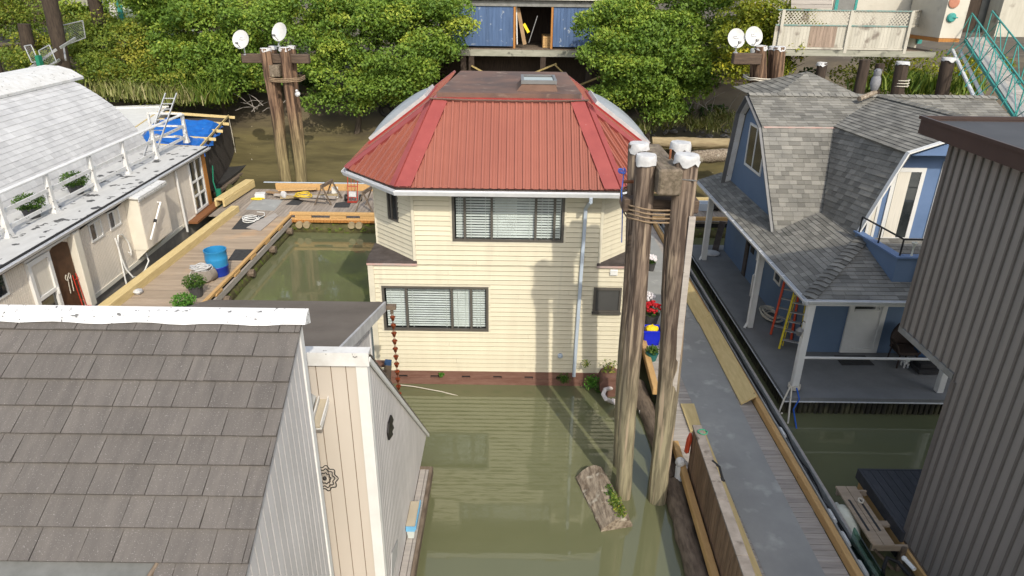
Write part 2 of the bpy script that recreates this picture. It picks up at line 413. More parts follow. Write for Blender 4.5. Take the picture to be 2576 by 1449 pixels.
mat('moss', (.09, .12, .02), (.05, .06, .015), scale=7, rough=.95, bump=.8)
mat('algae_log', (.11, .10, .04), (.055, .05, .022), scale=4, rough=.9, bump=.9, c3=(.1, .14, .02), s3=5, t3=.58, w3=.06)
mat('steel', (.55, .56, .57), rough=.35, metal=.6)
mat('steel_dark', (.2, .2, .2), rough=.5, metal=.4)
mat('rust', (.28, .11, .05), (.2, .075, .035), scale=9, rough=.8)
mat('dish', (.56, .56, .55), rough=.45)
mat('dish_logo', (.45, .46, .48), rough=.5)
mat('copper', (.42, .13, .06), (.30, .085, .04), scale=12, rough=.3, metal=.75)
mat('black_metal', (.018, .016, .016), rough=.5)
mat('black_iron', (.02, .02, .021), rough=.6)
mat('barrel_blue', (.03, .24, .48), (.025, .19, .40), scale=2, rough=.35)
mat('barrel_deep', (.015, .045, .36), rough=.35)
mat('barrel_in', (.05, .27, .46), rough=.4)
mat('bin_blue', (.015, .03, .62), rough=.35)
mat('tarp_blue', (.02, .17, .60), (.014, .12, .48), scale=3, rough=.4, bump=.6, bscale=5)
mat('bag_grey', (.28, .245, .21), (.2, .175, .15), scale=4, rough=.9, bump=.5)
mat('pot_dark', (.07, .07, .072), (.055, .055, .057), scale=3, rough=.7)
mat('pot_green', (.03, .16, .15), rough=.5)
mat('red_metal', (.42, .05, .035), rough=.4)
mat('red_bright', (.55, .04, .02), rough=.4)
mat('orange_rail', (.62, .085, .035), rough=.4)
mat('yellow_rail', (.66, .52, .03), rough=.4)
mat('yellow_bright', (.8, .6, .02), rough=.6)
mat('rubber', (.02, .02, .021), rough=.7)
mat('wicker', (.045, .03, .025), (.02, .014, .012), scale=40, rough=.8)
mat('cushion', (.03, .07, .16), rough=.9)
mat('cardboard', (.34, .23, .13), (.28, .18, .1), scale=3, rough=.9)
mat('brown_step', (.26, .11, .045), (.2, .085, .035), scale=3, stretch=(1, 5, 5), rough=.7)
mat('orange_wood', (.42, .19, .05), (.35, .15, .04), scale=3, stretch=(5, 5, .6), rough=.6)
mat('dark_interior', (.10, .05, .025), (.07, .035, .018), scale=5, rough=.7)
mat('black_corr', (.055, .048, .044), (.042, .037, .034), scale=2, rough=.55)
mat('black_poly', (.035, .033, .032), (.05, .048, .046), scale=3, rough=.7)
mat('green_pipe', (.02, .2, .12), rough=.4)
mat('teal_paint', (.05, .30, .27), (.04, .22, .2), scale=8, rough=.5)
mat('teal_dull', (.12, .26, .25), (.25, .27, .24), scale=6, rough=.7)
mat('shed_blue', (.085, .14, .26), (.06, .105, .21), scale=2, stretch=(5, 5, .5), rough=.7, tone=.12, c3=(.28, .32, .38), s3=3.2, t3=.64, w3=.08)
mat('grey_trim', (.24, .24, .23), (.17, .17, .16), scale=4, rough=.8)
mat('grey_beam', (.36, .35, .29), (.25, .25, .2), scale=2, stretch=(.5, 4, 4), rough=.9, c3=(.12, .12, .1), s3=2, t3=.6, w3=.1)
mat('fence_white', (.50, .475, .41), (.41, .385, .325), scale=1.2, stretch=(4, 4, .6), rough=.85, tone=.10, c3=(.22, .19, .16), s3=1.6, t3=.60, w3=.12)
mat('fence_bare', (.33, .25, .2), (.22, .17, .13), scale=2, stretch=(5, 5, .6), rough=.9, tone=.12)
mat('offwhite_wall', (.56, .53, .46), (.49, .46, .39), scale=1, rough=.75, c3=(.33, .31, .27), s3=1.4, t3=.63, w3=.15)
mat('mint', (.60, .68, .55), (.52, .60, .47), scale=1, rough=.75)
mat('grey_wall', (.22, .22, .21), (.18, .18, .17), scale=2, rough=.8)
mat('terracotta', (.45, .20, .13), rough=.8)
mat('brace_wood', (.40, .31, .13), (.32, .24, .1), scale=3, rough=.8)
mat('concrete', (.24, .22, .20), (.17, .155, .14), scale=2, rough=.9, bump=.3)
mat('soil', (.10, .08, .05), (.06, .05, .03), scale=4, rough=.95)
mat('fender', (.74, .74, .66), (.62, .62, .5), scale=3, rough=.4)
mat('bin_clear', (.55, .60, .58), (.48, .52, .5), scale=3, rough=.3)
mat('bin_lid_blue', (.16, .42, .66), rough=.35)
mat('glass_edge', (.25, .55, .48), rough=.1)
mat('owl_grey', (.16, .165, .185), (.24, .24, .25), scale=6, rough=.8)
mat('owl_brown', (.26, .17, .13), rough=.8)
mat('flower_red', (.5, .01, .02), rough=.6)
mat('flower_white', (.75, .72, .75), rough=.6)
mat('paint_post', (.12, .09, .06), (.06, .05, .05), scale=3, rough=.8)
mat('pvc', (.74, .70, .68), (.62, .57, .55), scale=8, rough=.4)
mat('chain_link', (.30, .31, .31), rough=.5, metal=.3)
mat('bark', (.12, .095, .07), (.06, .048, .036), scale=4, stretch=(4, 4, .6), rough=.95, bump=.6)
mat('bark_dark', (.07, .052, .038), (.035, .026, .02), scale=4, stretch=(4, 4, .6), rough=.95, bump=.6)
mat('dry_leaf', (.46, .40, .30), rough=.9)
mat('letters_black', (.04, .04, .045), rough=.6)
glass_mat('glass', (.93, .96, .96), .95)
mat('glass_dome', (.30, .32, .335), (.25, .27, .285), scale=2, rough=.4, spec=.3)
glass_mat('glass_green', (.55, .78, .70), .8)
leaf_mat('leaf', (.07, .14, .025), (.20, .31, .048), (.40, .45, .07))
leaf_mat('leaf_yellow', (.10, .15, .02), (.28, .31, .03), (.55, .47, .04))
leaf_mat('leaf_bramble', (.06, .11, .02), (.17, .235, .035), (.36, .35, .055))
leaf_mat('leaf_dark', (.025, .05, .012), (.06, .105, .02), (.12, .17, .03))  # shade painted into the undergrowth's leaf colour; also used for weed stems
leaf_mat('leaf_shrub', (.030, .085, .018), (.075, .15, .022), (.13, .21, .04))
leaf_mat('grass', (.10, .13, .03), (.22, .24, .07), (.42, .38, .20), .2)
leaf_mat('grass_green', (.06, .12, .02), (.14, .22, .03), (.28, .32, .06), .25)
leaf_mat('bright_leaf', (.05, .16, .02), (.09, .24, .03), (.16, .34, .05))

# water
m = bpy.data.materials.new('water'); m.use_nodes = True; MATS['water'] = m
n = m.node_tree.nodes; l = m.node_tree.links; b = n['Principled BSDF']
b.inputs['Roughness'].default_value = 0.03; b.inputs['IOR'].default_value = 1.7; b.inputs['Specular IOR Level'].default_value = 0.55
geo = n.new('ShaderNodeNewGeometry')
no = n.new('ShaderNodeTexNoise'); no.inputs['Scale'].default_value = .22; no.inputs['Detail'].default_value = 4
l.new(geo.outputs['Position'], no.inputs['Vector'])
rp = n.new('ShaderNodeValToRGB'); rp.color_ramp.elements[0].position = .3; rp.color_ramp.elements[0].color = (.122, .131, .068, 1)
rp.color_ramp.elements[1].position = .7; rp.color_ramp.elements[1].color = (.152, .157, .084, 1)
l.new(no.outputs[0], rp.inputs[0]); l.new(rp.outputs[0], b.inputs['Base Color'])
mp = n.new('ShaderNodeMapping'); mp.inputs['Scale'].default_value = (.9, 3.2, 1); l.new(geo.outputs['Position'], mp.inputs[0])
n2 = n.new('ShaderNodeTexNoise'); n2.inputs['Scale'].default_value = 1.3; n2.inputs['Detail'].default_value = 2; l.new(mp.outputs[0], n2.inputs['Vector'])
bp = n.new('ShaderNodeBump'); bp.inputs['Strength'].default_value = .022; bp.inputs['Distance'].default_value = .05
l.new(n2.outputs[0], bp.inputs['Height']); l.new(bp.outputs[0], b.inputs['Normal'])

# mud
m = mat('mud', (.13, .105, .068), (.075, .06, .042), scale=.5, stretch=(.5, 1.6, 1), rough=.75, detail=9, bump=.6, bscale=2.2,
        c3=(.34, .30, .20), s3=5.5, t3=.735, w3=.01, lo=.4, hi=.6, zramp=[(1.2, 2.6, (.135, .112, .048))])
mat('bank_soil', (.07, .058, .036), (.035, .03, .02), scale=1.2, rough=.95, detail=8, bump=.8, c3=(.16, .14, .10), s3=3.5, t3=.62, w3=.06)

# ------------------------------------------------------------------ setting
def smooth(x, a, b): t = max(0, min(1, (x - a) / (b - a))); return t * t * (3 - 2 * t)
def lin(x, xs, ys):
    return float(np.interp(x, xs, ys))
def ground_z(x, y):
    z = lin(y, [-200, 20, 30, 33.0, 35, 38.5, 41.5, 45, 50, 60, 200], [-2.5, -2.0, -1.2, .05, .4, 1.0, 1.9, 4.2, 5.4, 6.2, 9.0])
    z += .10 * math.sin(x * 1.1 + y * .7) * smooth(y, 33, 36) + .25 * math.sin(x * .45 + 1) * math.sin(y * .6) * smooth(y, 38, 42)
    return z
mb = MB()
xs = list(np.arange(-120, -36, 8)) + list(np.arange(-36, 40, .9)) + list(np.arange(40, 121, 8))
ys = [-60, -20, 10, 20, 26, 30] + list(np.arange(31, 52, .7)) + [54, 58, 64, 72, 90, 120, 160]
W_ = len(xs)
mb.add([(x, y, ground_z(x, y) + random.uniform(-.03, .03) * (1 if 33 < y < 52 else 0)) for y in ys for x in xs],
       [(j * W_ + i, j * W_ + i + 1, (j + 1) * W_ + i + 1, (j + 1) * W_ + i) for j in range(len(ys) - 1) for i in range(W_ - 1)])
tag(mb.build('mud_bank', 'mud', smooth=True), kind='structure')
mb = MB(); mb.face([(-150, -80, 0), (150, -80, 0), (150, 60, 0), (-150, 60, 0)])
tag(mb.build('water', 'water'), kind='structure')
# ------------------------------------------------------------------ generic windows
def rect_frame(mb, pl, u0, u1, v0, v1, w, h0, h1, tone=.5):
    """picture-frame of four butted bars standing h0..h1 off the plane"""
    def bx(a, b, c, d):
        vs = [pl.p(x, y, h) for h in (h0, h1) for y in (c, d) for x in (a, b)]
        mb.add(vs, [(0, 2, 3, 1), (4, 5, 7, 6), (0, 1, 5, 4), (2, 6, 7, 3), (0, 4, 6, 2), (1, 3, 7, 5)], tone)
    bx(u0, u1, v0, v0 + w); bx(u0, u1, v1 - w, v1); bx(u0, u0 + w, v0 + w, v1 - w); bx(u1 - w, u1, v0 + w, v1 - w)
def pbox(mb, pl, u0, u1, v0, v1, h0, h1, tone=.5):
    vs = [pl.p(x, y, h) for h in (h0, h1) for y in (v0, v1) for x in (u0, u1)]
    return mb.add(vs, [(0, 2, 3, 1), (4, 5, 7, 6), (0, 1, 5, 4), (2, 6, 7, 3), (0, 4, 6, 2), (1, 3, 7, 5)], tone)
def flat_window(parent, pl, u0, u1, v0, v1, frame='white', pane='dark_pane', fw=.05, mull=(), trans=(), name='window', proud=.035, curtains=()):
    """window set on a closed wall: shallow box, frame, pane (and curtains) in front of the wall"""
    fr = MB(); rect_frame(fr, pl, u0, u1, v0, v1, fw, .0, proud)
    for x in mull: pbox(fr, pl, x - fw * .45, x + fw * .45, v0 + fw, v1 - fw, .004, proud - .004)
    for y in trans: pbox(fr, pl, u0 + fw, u1 - fw, y - fw * .4, y + fw * .4, .006, proud - .006)
    o = fr.build(name, frame, parent)
    pn = MB(); pbox(pn, pl, u0 + fw, u1 - fw, v0 + fw, v1 - fw, .008, .018); pn.build('pane', pane, o)
    for (a, b) in curtains:
        c = MB(); pbox(c, pl, a, b, v0 + fw, v1 - fw, .018, .021); c.build('curtain', 'curtain', o)
    return o

# ------------------------------------------------------------------ the cream floating house
FY = 15.94
house = thing('floating_house', (-.1, 19.4, 0), 'cream lap-sided two-storey floating house with a faceted red metal roof', 'house')
XL, XR = -3.6, 3.3; BY = 22.9
# lower storey
P_f = Plane((0, FY, 0), (1, 0, 0), (0, -1, 0))
w2 = (-3.34, -.60, 1.61, 2.89); w3 = (2.09, 2.80, 2.24, 2.92); w1 = (-1.49, 1.26, 4.12, 5.32)
mb = MB(); lap_siding(mb, P_f, XL, XR, .40, 3.50, .128, holes=[w2, w3]); mb.build('lower_wall', 'cream', house)
mb = MB()
for x in (XL, XR):
    sgn = -1 if x < 0 else 1
    pl = Plane((x, FY, 0), (0, -sgn if False else 1, 0), (sgn, 0, 0))
    pl = Plane((x, 0, 0), (0, sgn, 0), (sgn, 0, 0))
    lap_siding(mb, pl, min(sgn * FY, sgn * BY), max(sgn * FY, sgn * BY), .40, 3.5, .128)
pl = Plane((0, BY, 0), (-1, 0, 0), (0, 1, 0)); lap_siding(mb, pl, -XR, -XL, .40, 5.5, .128)
mb.build('side_wall', 'cream', house)
mb = MB(); mb.box(XL - .045, XL + .10, FY - .045, FY - .02, .40, 3.5); mb.box(XL - .045, XL - .0201, FY - .0199, FY + .1, .4, 3.5); mb.build('corner_trim', 'cream_trim', house)
mb = MB(); mb.box(XR - .10, XR + .02, FY - .045, FY - .02, .4, 3.5); mb.build('corner_trim', 'cream_trim', house)
# upper storey: octagon
OCT = [(-2.45, FY), (2.18, FY), (XR, FY + 1.12), (XR, BY - 1.1), (2.2, BY - .02), (-2.45, BY - .02), (-3.58, BY - 1.1), (-3.58, FY + 1.12)]
mb = MB(); lap_siding(mb, P_f, OCT[0][0], OCT[1][0], 3.5, 5.62, .128, holes=[w1]); mb.build('upper_wall', 'cream', house)
cham = None
for i in (1, 2, 6, 7):
    a = Vector((*OCT[i], 0)); b = Vector((*OCT[(i + 1) % 8], 0)); d = (b - a).normalized(); nn = Vector((d.y, -d.x, 0))
    pl = Plane(a, d, nn); L = (b - a).length
    hl = []; mb = MB()
    if i == 7: cham = pl; chw = (L * .36, L * .64, 4.45, 5.42); hl = [chw]
    lap_siding(mb, pl, 0, L, 3.58, 5.62, .128, holes=hl); mb.build('upper_side_wall', 'cream', house)
for k in (0, 1, 7):
    x, y = OCT[k]; tr = MB(); tr.box(x - .035, x + .035, y - .04, y + .02, 3.55, 5.6); tr.build('upper_corner_trim', 'cream_trim', house)
# triangular shelf roofs where the upper corners are cut back
for s, x0, x1, xe in ((0, -2.45, -3.58, XL), (1, 2.18, XR, XR)):
    o = -.06 if s == 0 else .06; mb = MB()
    tri = [(x0 - o, FY - .06, 3.52), (xe + o, FY - .06, 3.52), (xe + o, FY + 1.14, 3.56)]
    mb.prism(tri, (0, 0, .075)); mb.build('shelf_roof', 'dark_shelf', house)
    mb = MB(); mb.box(min(x0, xe) - .06, max(x0, xe) + .06, FY - .075, FY - .05, 3.475, 3.525); mb.build('shelf_flashing', 'pink_flash', house)
# deep windows with blinds
def deep_window(parent, pl, H, frame, mulls, blind_gap=0.068, depth=.5, half=(), sill=True, curt=()):
    u0, u1, v0, v1 = H; fw = .06
    fr = MB(); rect_frame(fr, pl, u0, u1, v0, v1, fw, -.06, .03)
    for x in mulls: pbox(fr, pl, x - .028, x + .028, v0 + fw, v1 - fw, -.04, .015)
    o = fr.build('window', frame, parent)
    cs = MB(); rect_frame(cs, pl, u0 - .05, u1 + .05, v0 - .05, v1 + .05, .052, .0, .022); cs.build('casing', 'cream_trim', o)
    g = MB(); pbox(g, pl, u0 + fw, u1 - fw, v0 + fw, v1 - fw, -.035, -.029); g.build('pane', 'glass', o)
    r = MB(); a, b, c, d = u0 + .001, u1 - .001, v0 + .001, v1 - .001; q = [pl.p(x, y, h) for h in (-.05, -depth) for y in (c, d) for x in (a, b)]
    r.add(q, [(4, 5, 7, 6), (0, 1, 5, 4), (2, 6, 7, 3), (0, 4, 6, 2), (1, 3, 7, 5)]); r.build('room_recess', 'room', o)
    bl = MB(); edges = [u0 + fw] + list(mulls) + [u1 - fw]
    for i in range(len(edges) - 1):
        ea, eb = edges[i] + .03, edges[i + 1] - .03; y = v1 - fw - .02
        kind = half[i] if i < len(half) else 1; ti = [.021, .017, .022, .018, .020][i % 5]
        while y > v0 + fw + .02:
            if kind > random.random() * .999:
                tilt = ti; dd = .013
                c = pl.p((ea + eb) / 2, y + random.uniform(-.002, .002), -.10); bl.obox(c, pl.u * (eb - ea) / 2, pl.v * tilt - pl.n * dd, (pl.v * dd + pl.n * tilt).normalized() * .0012)
            y -= blind_gap
        for x in (ea + .12, eb - .12): pbox(bl, pl, x - .006, x + .006, v0 + fw, v1 - fw, -.083, -.08)
    bl.build('blind', 'blind', o)
    for (a, b) in curt:
        c = MB(); pts = [pl.p(a + (b - a) * k / 24, v0 + fw, -.2 + .02 * math.sin(k * 1.9)) for k in range(25)]
        for p, q in zip(pts, pts[1:]): c.face([p, q, q + pl.v * (v1 - v0 - .14), p + pl.v * (v1 - v0 - .14)])
        c.build('curtain', 'curtain', o)
    return o
deep_window(house, P_f, w1, 'bronze', (-1.18, -.52, .56, 1.02), curt=((-.45, .1),))
deep_window(house, P_f, w2, 'bronze', (-2.72, -1.55, -1.05), curt=((-1.5, -1.1), (-1.0, -.72)))
o = flat_window(house, Plane((0, FY - .03, 0), (1, 0, 0), (0, -1, 0)), *w3, frame='bronze', pane='screen', fw=.055, proud=.05)
mb = MB(); mb.bar((w3[0] - .02, FY - .05, w3[2] - .03), (w3[1] + .02, FY - .05, w3[2] - .03), .10, .05); mb.build('sill', 'bronze', o)
o = flat_window(house, Plane(cham.o - cham.n * .03, cham.u, cham.n), *chw, frame='bronze', pane='dark_pane', fw=.045, mull=(chw[0] + .16,), proud=.06)
# roof
EZ, TZ = 5.64, 7.36
T = [(-1.96, 17.06, TZ), (1.70, 17.06, TZ), (1.62, 21.7, TZ), (-1.70, 21.7, TZ)]
E_ = [(-2.72, 15.34, EZ), (2.46, 15.34, EZ), (4.0, 17.0, EZ), (4.0, 21.7, EZ), (2.46, 23.5, EZ), (-2.72, 23.5, EZ), (-4.26, 21.7, EZ), (-4.26, 17.05, EZ)]
faces = [(E_[0], E_[1], T[1], T[0]), (E_[1], E_[2], T[1]), (E_[2], E_[3], T[2], T[1]), (E_[3], E_[4], T[2]), (E_[4], E_[5], T[3], T[2]), (E_[5], E_[6], T[3]), (E_[6], E_[7], T[0], T[3]), (E_[7], E_[0], T[0])]
mb = MB()
roof_planes = []
for k, fc in enumerate(faces):
    a, b, c = map(Vector, fc[:3]); nn = (b - a).cross(c - a).normalized(); pl = Plane(a, b - a, nn); roof_planes.append(pl)
    poly = ccw([pl.uv(p) for p in fc]); L = (b - a).length; mb.face([pl.p(*p) for p in poly], .5)
    vmax = max(p[1] for p in poly); u = .03 if k else .06; i = 0; pitch = .192 if k == 0 else .23
    while u < L:
        for (du, wd, hh) in ((0, .042, .056), (pitch * .36, .016, .016), (pitch * .66, .016, .016)):
            cell = clip_cell([(u + du, -.012), (u + du + wd, -.012), (u + du + wd, vmax), (u + du, vmax)], [(p[0], p[1] - .02 if p[1] < .01 else p[1]) for p in poly])
            if len(cell) > 2: plate(mb, pl, cell, lambda x, y, hh=hh: hh, .3 + .5 * random.random(), base=0)
        u += pitch
roof = mb.build('roof', 'red_roof', house)
# wide red hip flashings either side of every hip
hips = {k: MB() for k in range(8)}
for k in range(8):
    pl = roof_planes[k]; fc = faces[k]; n_ = len(fc); uvp = [pl.uv(p) for p in fc]
    for (i0, i1) in ((1, 2), (0, n_ - 1)):
        mb = hips[(k + 1) % 8 if i0 == 1 else k]; a, b = Vector(uvp[i0]), Vector(uvp[i1]); d = (b - a).normalized(); q = Vector((-d.y, d.x)); cen = sum((Vector(x) for x in uvp), Vector((0, 0))) / n_
        if q.dot(cen - a) < 0: q = -q
        wd = .30 if k % 2 == 0 else .17
        if k == 0: wd = .34
        poly = ccw(uvp)
        cell = clip_cell(ccw([tuple(a - d * .05), tuple(b + d * .02), tuple(b + q * wd + d * .02), tuple(a + q * wd - d * .05)]), poly)
        if len(cell) > 2: plate(mb, pl, cell, lambda x, y: .068, .5, base=.0)
for q in hips.values(): q.build('hip_flashing', 'red_hip', house)
# flat top with its curb and skylight
mb = MB(); q = [(-1.98, 17.03, TZ), (1.72, 17.03, TZ), (1.64, 21.73, TZ), (-1.72, 21.73, TZ)]
mb.prism([(x, y, z + .02) for x, y, z in q], (0, 0, .04)); mb.build('ridge_flashing', 'red_trim', house)
mb = MB(); q2 = [(-1.9, 17.12, TZ + .06), (1.64, 17.12, TZ + .06), (1.56, 21.64, TZ + .06), (-1.64, 21.64, TZ + .06)]
mb.prism(q2, (0, 0, .11)); mb.build('flat_roof', 'rust_roof', house)
mb = MB(); mb.tube([(-2.06, 16.98, TZ + .05), (-1.2, 16.96, TZ + .03), (0, 16.97, TZ + .02), (1.0, 16.96, TZ + .03), (1.8, 16.99, TZ + .05)], .022, 6); mb.build('edge_conduit', 'rust_roof', house)
a = at_z(1314, 214, TZ + .3); b = at_z(1397, 213, TZ + .3); X0, X1 = a.x, b.x; Y0 = a.y; Y1 = Y0 + 1.15; z0 = TZ + .17
mb = MB(); mb.add([(X0 - .14, Y0 - .12, z0), (X1 + .05, Y0 - .12, z0), (X1 + .05, Y1 + .1, z0), (X0 - .14, Y1 + .1, z0), (X0, Y0, z0 + .16), (X1, Y0, z0 + .16), (X1, Y1, z0 + .16), (X0, Y1, z0 + .16)],
                  [(0, 1, 5, 4), (1, 2, 6, 5), (2, 3, 7, 6), (3, 0, 4, 7)]); sk = mb.build('skylight', 'brown_curb', house)
pl = Plane((X0, Y0, z0 + .16), (1, 0, 0), (0, 0, 1)); mb = MB(); rect_frame(mb, pl, -.03, X1 - X0 + .03, -.03, Y1 - Y0 + .03, .07, 0, .09); mb.build('skylight_frame', 'steel_dark', sk)
mb = MB(); pbox(mb, pl, .04, X1 - X0 - .04, .04, Y1 - Y0 - .04, .045, .06); mb.build('skylight_pane', 'dark_pane', sk)
# domed skylights on the two side slopes
for k in (6, 2):
    pl = roof_planes[k]; fc = faces[k]; L = (Vector(fc[1]) - Vector(fc[0])).length; H = max(pl.uv(p)[1] for p in fc)
    cu = L / 2; hw, v0, v1 = .95, H * .20, H * .80; vm = (v0 + v1) / 2; hv = (v1 - v0) / 2
    mb = MB(); rect_frame(mb, pl, cu - hw - .12, cu + hw + .12, v0 - .12, v1 + .12, .14, .0, .10); d = mb.build('dome_skylight', 'red_trim', house)
    mb = MB(); rect_frame(mb, pl, cu - hw - .04, cu + hw + .04, v0 - .04, v1 + .04, .07, .10, .19); mb.build('skylight_frame', 'grey_fascia', d)
    mb = MB(); N = 12; vs = []
    for j in range(N + 1):
        for i in range(N + 1):
            x, y = -1 + 2 * i / N, -1 + 2 * j / N; h = .16 + .17 * max(0, (1 - x ** 4) * (1 - y * y)) ** .6; vs.append(pl.p(cu + x * hw, vm + y * hv, h))
    mb.add(vs, [(j * (N + 1) + i, j * (N + 1) + i + 1, (j + 1) * (N + 1) + i + 1, (j + 1) * (N + 1) + i) for j in range(N) for i in range(N)])
    mb.build('dome', 'glass_dome', d, smooth=True)
# soffit, fascia, gutter
mb = MB(); mb.face([(x, y, EZ - .16) for x, y, z in E_]); mb.build('soffit', 'white_worn', house)
mb = MB(); gl = MB()
cen = Vector((-.13, 19.4, 0))
for k in range(8):
    a, b = Vector(E_[k]), Vector(E_[(k + 1) % 8]); d = (b - a).normalized(); nn = Vector((d.y, -d.x, 0))
    mb.obox((a + b) / 2 + Vector((0, 0, -.10)) - nn * .02, (b - a) / 2, nn * .012, (0, 0, .07))
    off = .0; ea = a - d * .0; eb = b + d * .0
    prof = [(.0, -.06), (.0, -.17), (.075, -.17), (.115, -.075), (.115, -.055), (.098, -.06), (.098, -.075), (.068, -.155), (.014, -.155), (.014, -.06)]
    t = math.tan(math.radians(22.5))
    for i in range(len(prof)):
        (p, z1), (q, z2) = prof[i], prof[(i + 1) % len(prof)]
        gl.face([ea + nn * p - d * p * t + V(0, 0, z1), eb + nn * p + d * p * t + V(0, 0, z1), eb + nn * q + d * q * t + V(0, 0, z2), ea + nn * q - d * q * t + V(0, 0, z2)])
mb.build('fascia', 'dark_shelf', house); gl.build('gutter', 'gutter_white', house)
mb = MB(); mb.tube([(1.80, 15.27, EZ - .17), (1.80, 15.27, EZ - .28), (1.78, 15.55, EZ - .42), (1.76, FY - .07, EZ - .62)], .045, 8)
mb.bar((1.76, FY - .07, EZ - .60), (1.70, FY - .07, .30), .085, .065, (0, 1, 0)); mb.build('downspout', 'downspout', house, bevel=.008)
mb = MB(); mb.box(1.68, 1.78, FY - .11, FY - .03, 2.05, 2.09); mb.build('downspout_strap', 'downspout', house)
mb = MB(); pl = P_f; pbox(mb, pl, 2.47, 2.66, 3.27, 3.43, .02, .06)
for k in range(4): pbox(mb, pl, 2.49, 2.64, 3.285 + k * .036, 3.303 + k * .036, .06, .075)
mb.build('wall_vent', 'plastic_white', house)
p = at_y(1409, 893, FY); mb = MB(); mb.lathe([(.07, 0), (.07, .05), (.03, .07)], (p.x, FY - .02, p.z), 12, (0, -1, 0)); mb.build('pipe_flange', 'downspout', house)
# brown float skirt with drain notches
mb = MB(); mb.box(XL - .05, XR + .05, FY - .05, FY + .02, .27, .40)
x = XL - .05
while x < XR: mb.box(x, min(x + .62, XR + .05), FY - .045, FY + .02, .19, .268); x += .85
mb.box(XL - .05, XR + .05, FY - .06, FY + .02, -.25, .188)
mb.box(XL - .06, XL - .03, FY - .05, BY, -.2, .40); mb.build('float_skirt', 'skirt_brown', house)
mb = MB(); mb.box(XL - .02, XR + .02, FY + .025, BY + .02, -.35, .39); mb.build('float_hull', 'room', house)
# ------------------------------------------------------------------ timber piles (dolphins) that hold the docks
def pile_mesh(mb, base, top, r0, r1, n=24):
    base, top = Vector(base), Vector(top); K = 34; pts = []; rs = []
    for i in range(K + 1):
        t = i / K; p = base.lerp(top, t); pts.append(p + Vector((.018 * math.sin(t * 9 + base.x * 3), .018 * math.cos(t * 7 + base.y), 0))); rs.append((r0 + (r1 - r0) * t) * (1 + random.uniform(-.025, .025)))
    b = len(mb.v); mb.tube(pts, rs, n); ridge = [random.uniform(-.07, .05) for _ in range(n)]
    for i in range(b, len(mb.v)):
        k = (i - b) % n; row = (i - b) // n; c = pts[min(row, K)]; q = 1 + ridge[k] + random.uniform(-.025, .025)
        if random.random() < .05: ridge[k] = random.uniform(-.08, .05)
        x, y, z = mb.v[i]; mb.v[i] = (c.x + (x - c.x) * q, c.y + (y - c.y) * q, z)
def cap_mesh(mb, top, r):
    n = 18; c = Vector(top)
    def ring(rr, z, j): return [c + Vector((math.cos(2 * math.pi * k / n) * rr * (1 + random.uniform(-j, j)), math.sin(2 * math.pi * k / n) * rr * (1 + random.uniform(-j, j)), z + random.uniform(-j, j) * .5)) for k in range(n)]
    R = [ring(r * .55, .030, .02), ring(r * .96, .022, .012), ring(r * 1.04, -.012, .012), ring(r * 1.06, -.07, .025), ring(r * 1.09, -.125, .10)]
    vs = [v for q in R for v in q]; fs = [tuple(range(n))] + [(i * n + k, i * n + (k + 1) % n, (i + 1) * n + (k + 1) % n, (i + 1) * n + k) for i in range(4) for k in range(n)]
    mb.add(vs, fs)
def pile(base, top, r0, r1, material, label, group, capped=True, name='timber_pile'):
    t = thing(name, (base[0], base[1], 0), label, 'pile', group)
    mb = MB(); pile_mesh(mb, base, top, r0, r1); mb.build('post', material, t, smooth=True)
    if capped: mb = MB(); cap_mesh(mb, top, r1); mb.build('cloth_cap', 'cap_cloth', t, smooth=True)
    return t
G = 'four piles of the near cluster'
A = at_z(1574, 1262, 0); B = at_z(1664, 1272, 0)
TA = at_y(1626, 392, A.y + .10); TB = at_y(1729, 391, B.y + .05)
pile((A.x, A.y + .18, -1.2), TA, .165, .172, 'pile_wood', 'tall timber pile with white cloth cap, front left of the near cluster', G)
pile((B.x, B.y + .18, -1.2), TB, .195, .20, 'pile_wood', 'tall timber pile with a grey plank strip nailed down its right side', G)
TA2 = at_y(1608, 362, A.y + 1.2); TB2 = at_y(1713, 360, B.y + 1.3)
bA, bB = at_y(1566, 1100, A.y + 1.2), at_y(1664, 1100, B.y + 1.3); bA = TA2 + (bA - TA2) * ((TA2.z + 1.2) / (TA2.z - bA.z)); bB = TB2 + (bB - TB2) * ((TB2.z + 1.2) / (TB2.z - bB.z))
pile(bA, TA2, .175, .18, 'pile_wood', 'dark timber pile standing behind the front left pile, nearest the cream house', G)
pile(bB, TB2, .18, .185, 'pile_wood', 'dark timber pile standing behind the front right pile', G)
# plank strip on the right pile
t = thing('plank_strip', (TB.x + .2, TB.y - .05, 3), 'long pale grey plank nailed upright along the right pile', 'plank')
mb = MB(); p0 = at_y(1742, 545, TB.y - .20); p1 = at_y(1694, 985, B.y - .06)
mb.bar(p0, p1, .11, .035, (0, 1, 0)); o = mb.build('board', 'plank_weather', t)
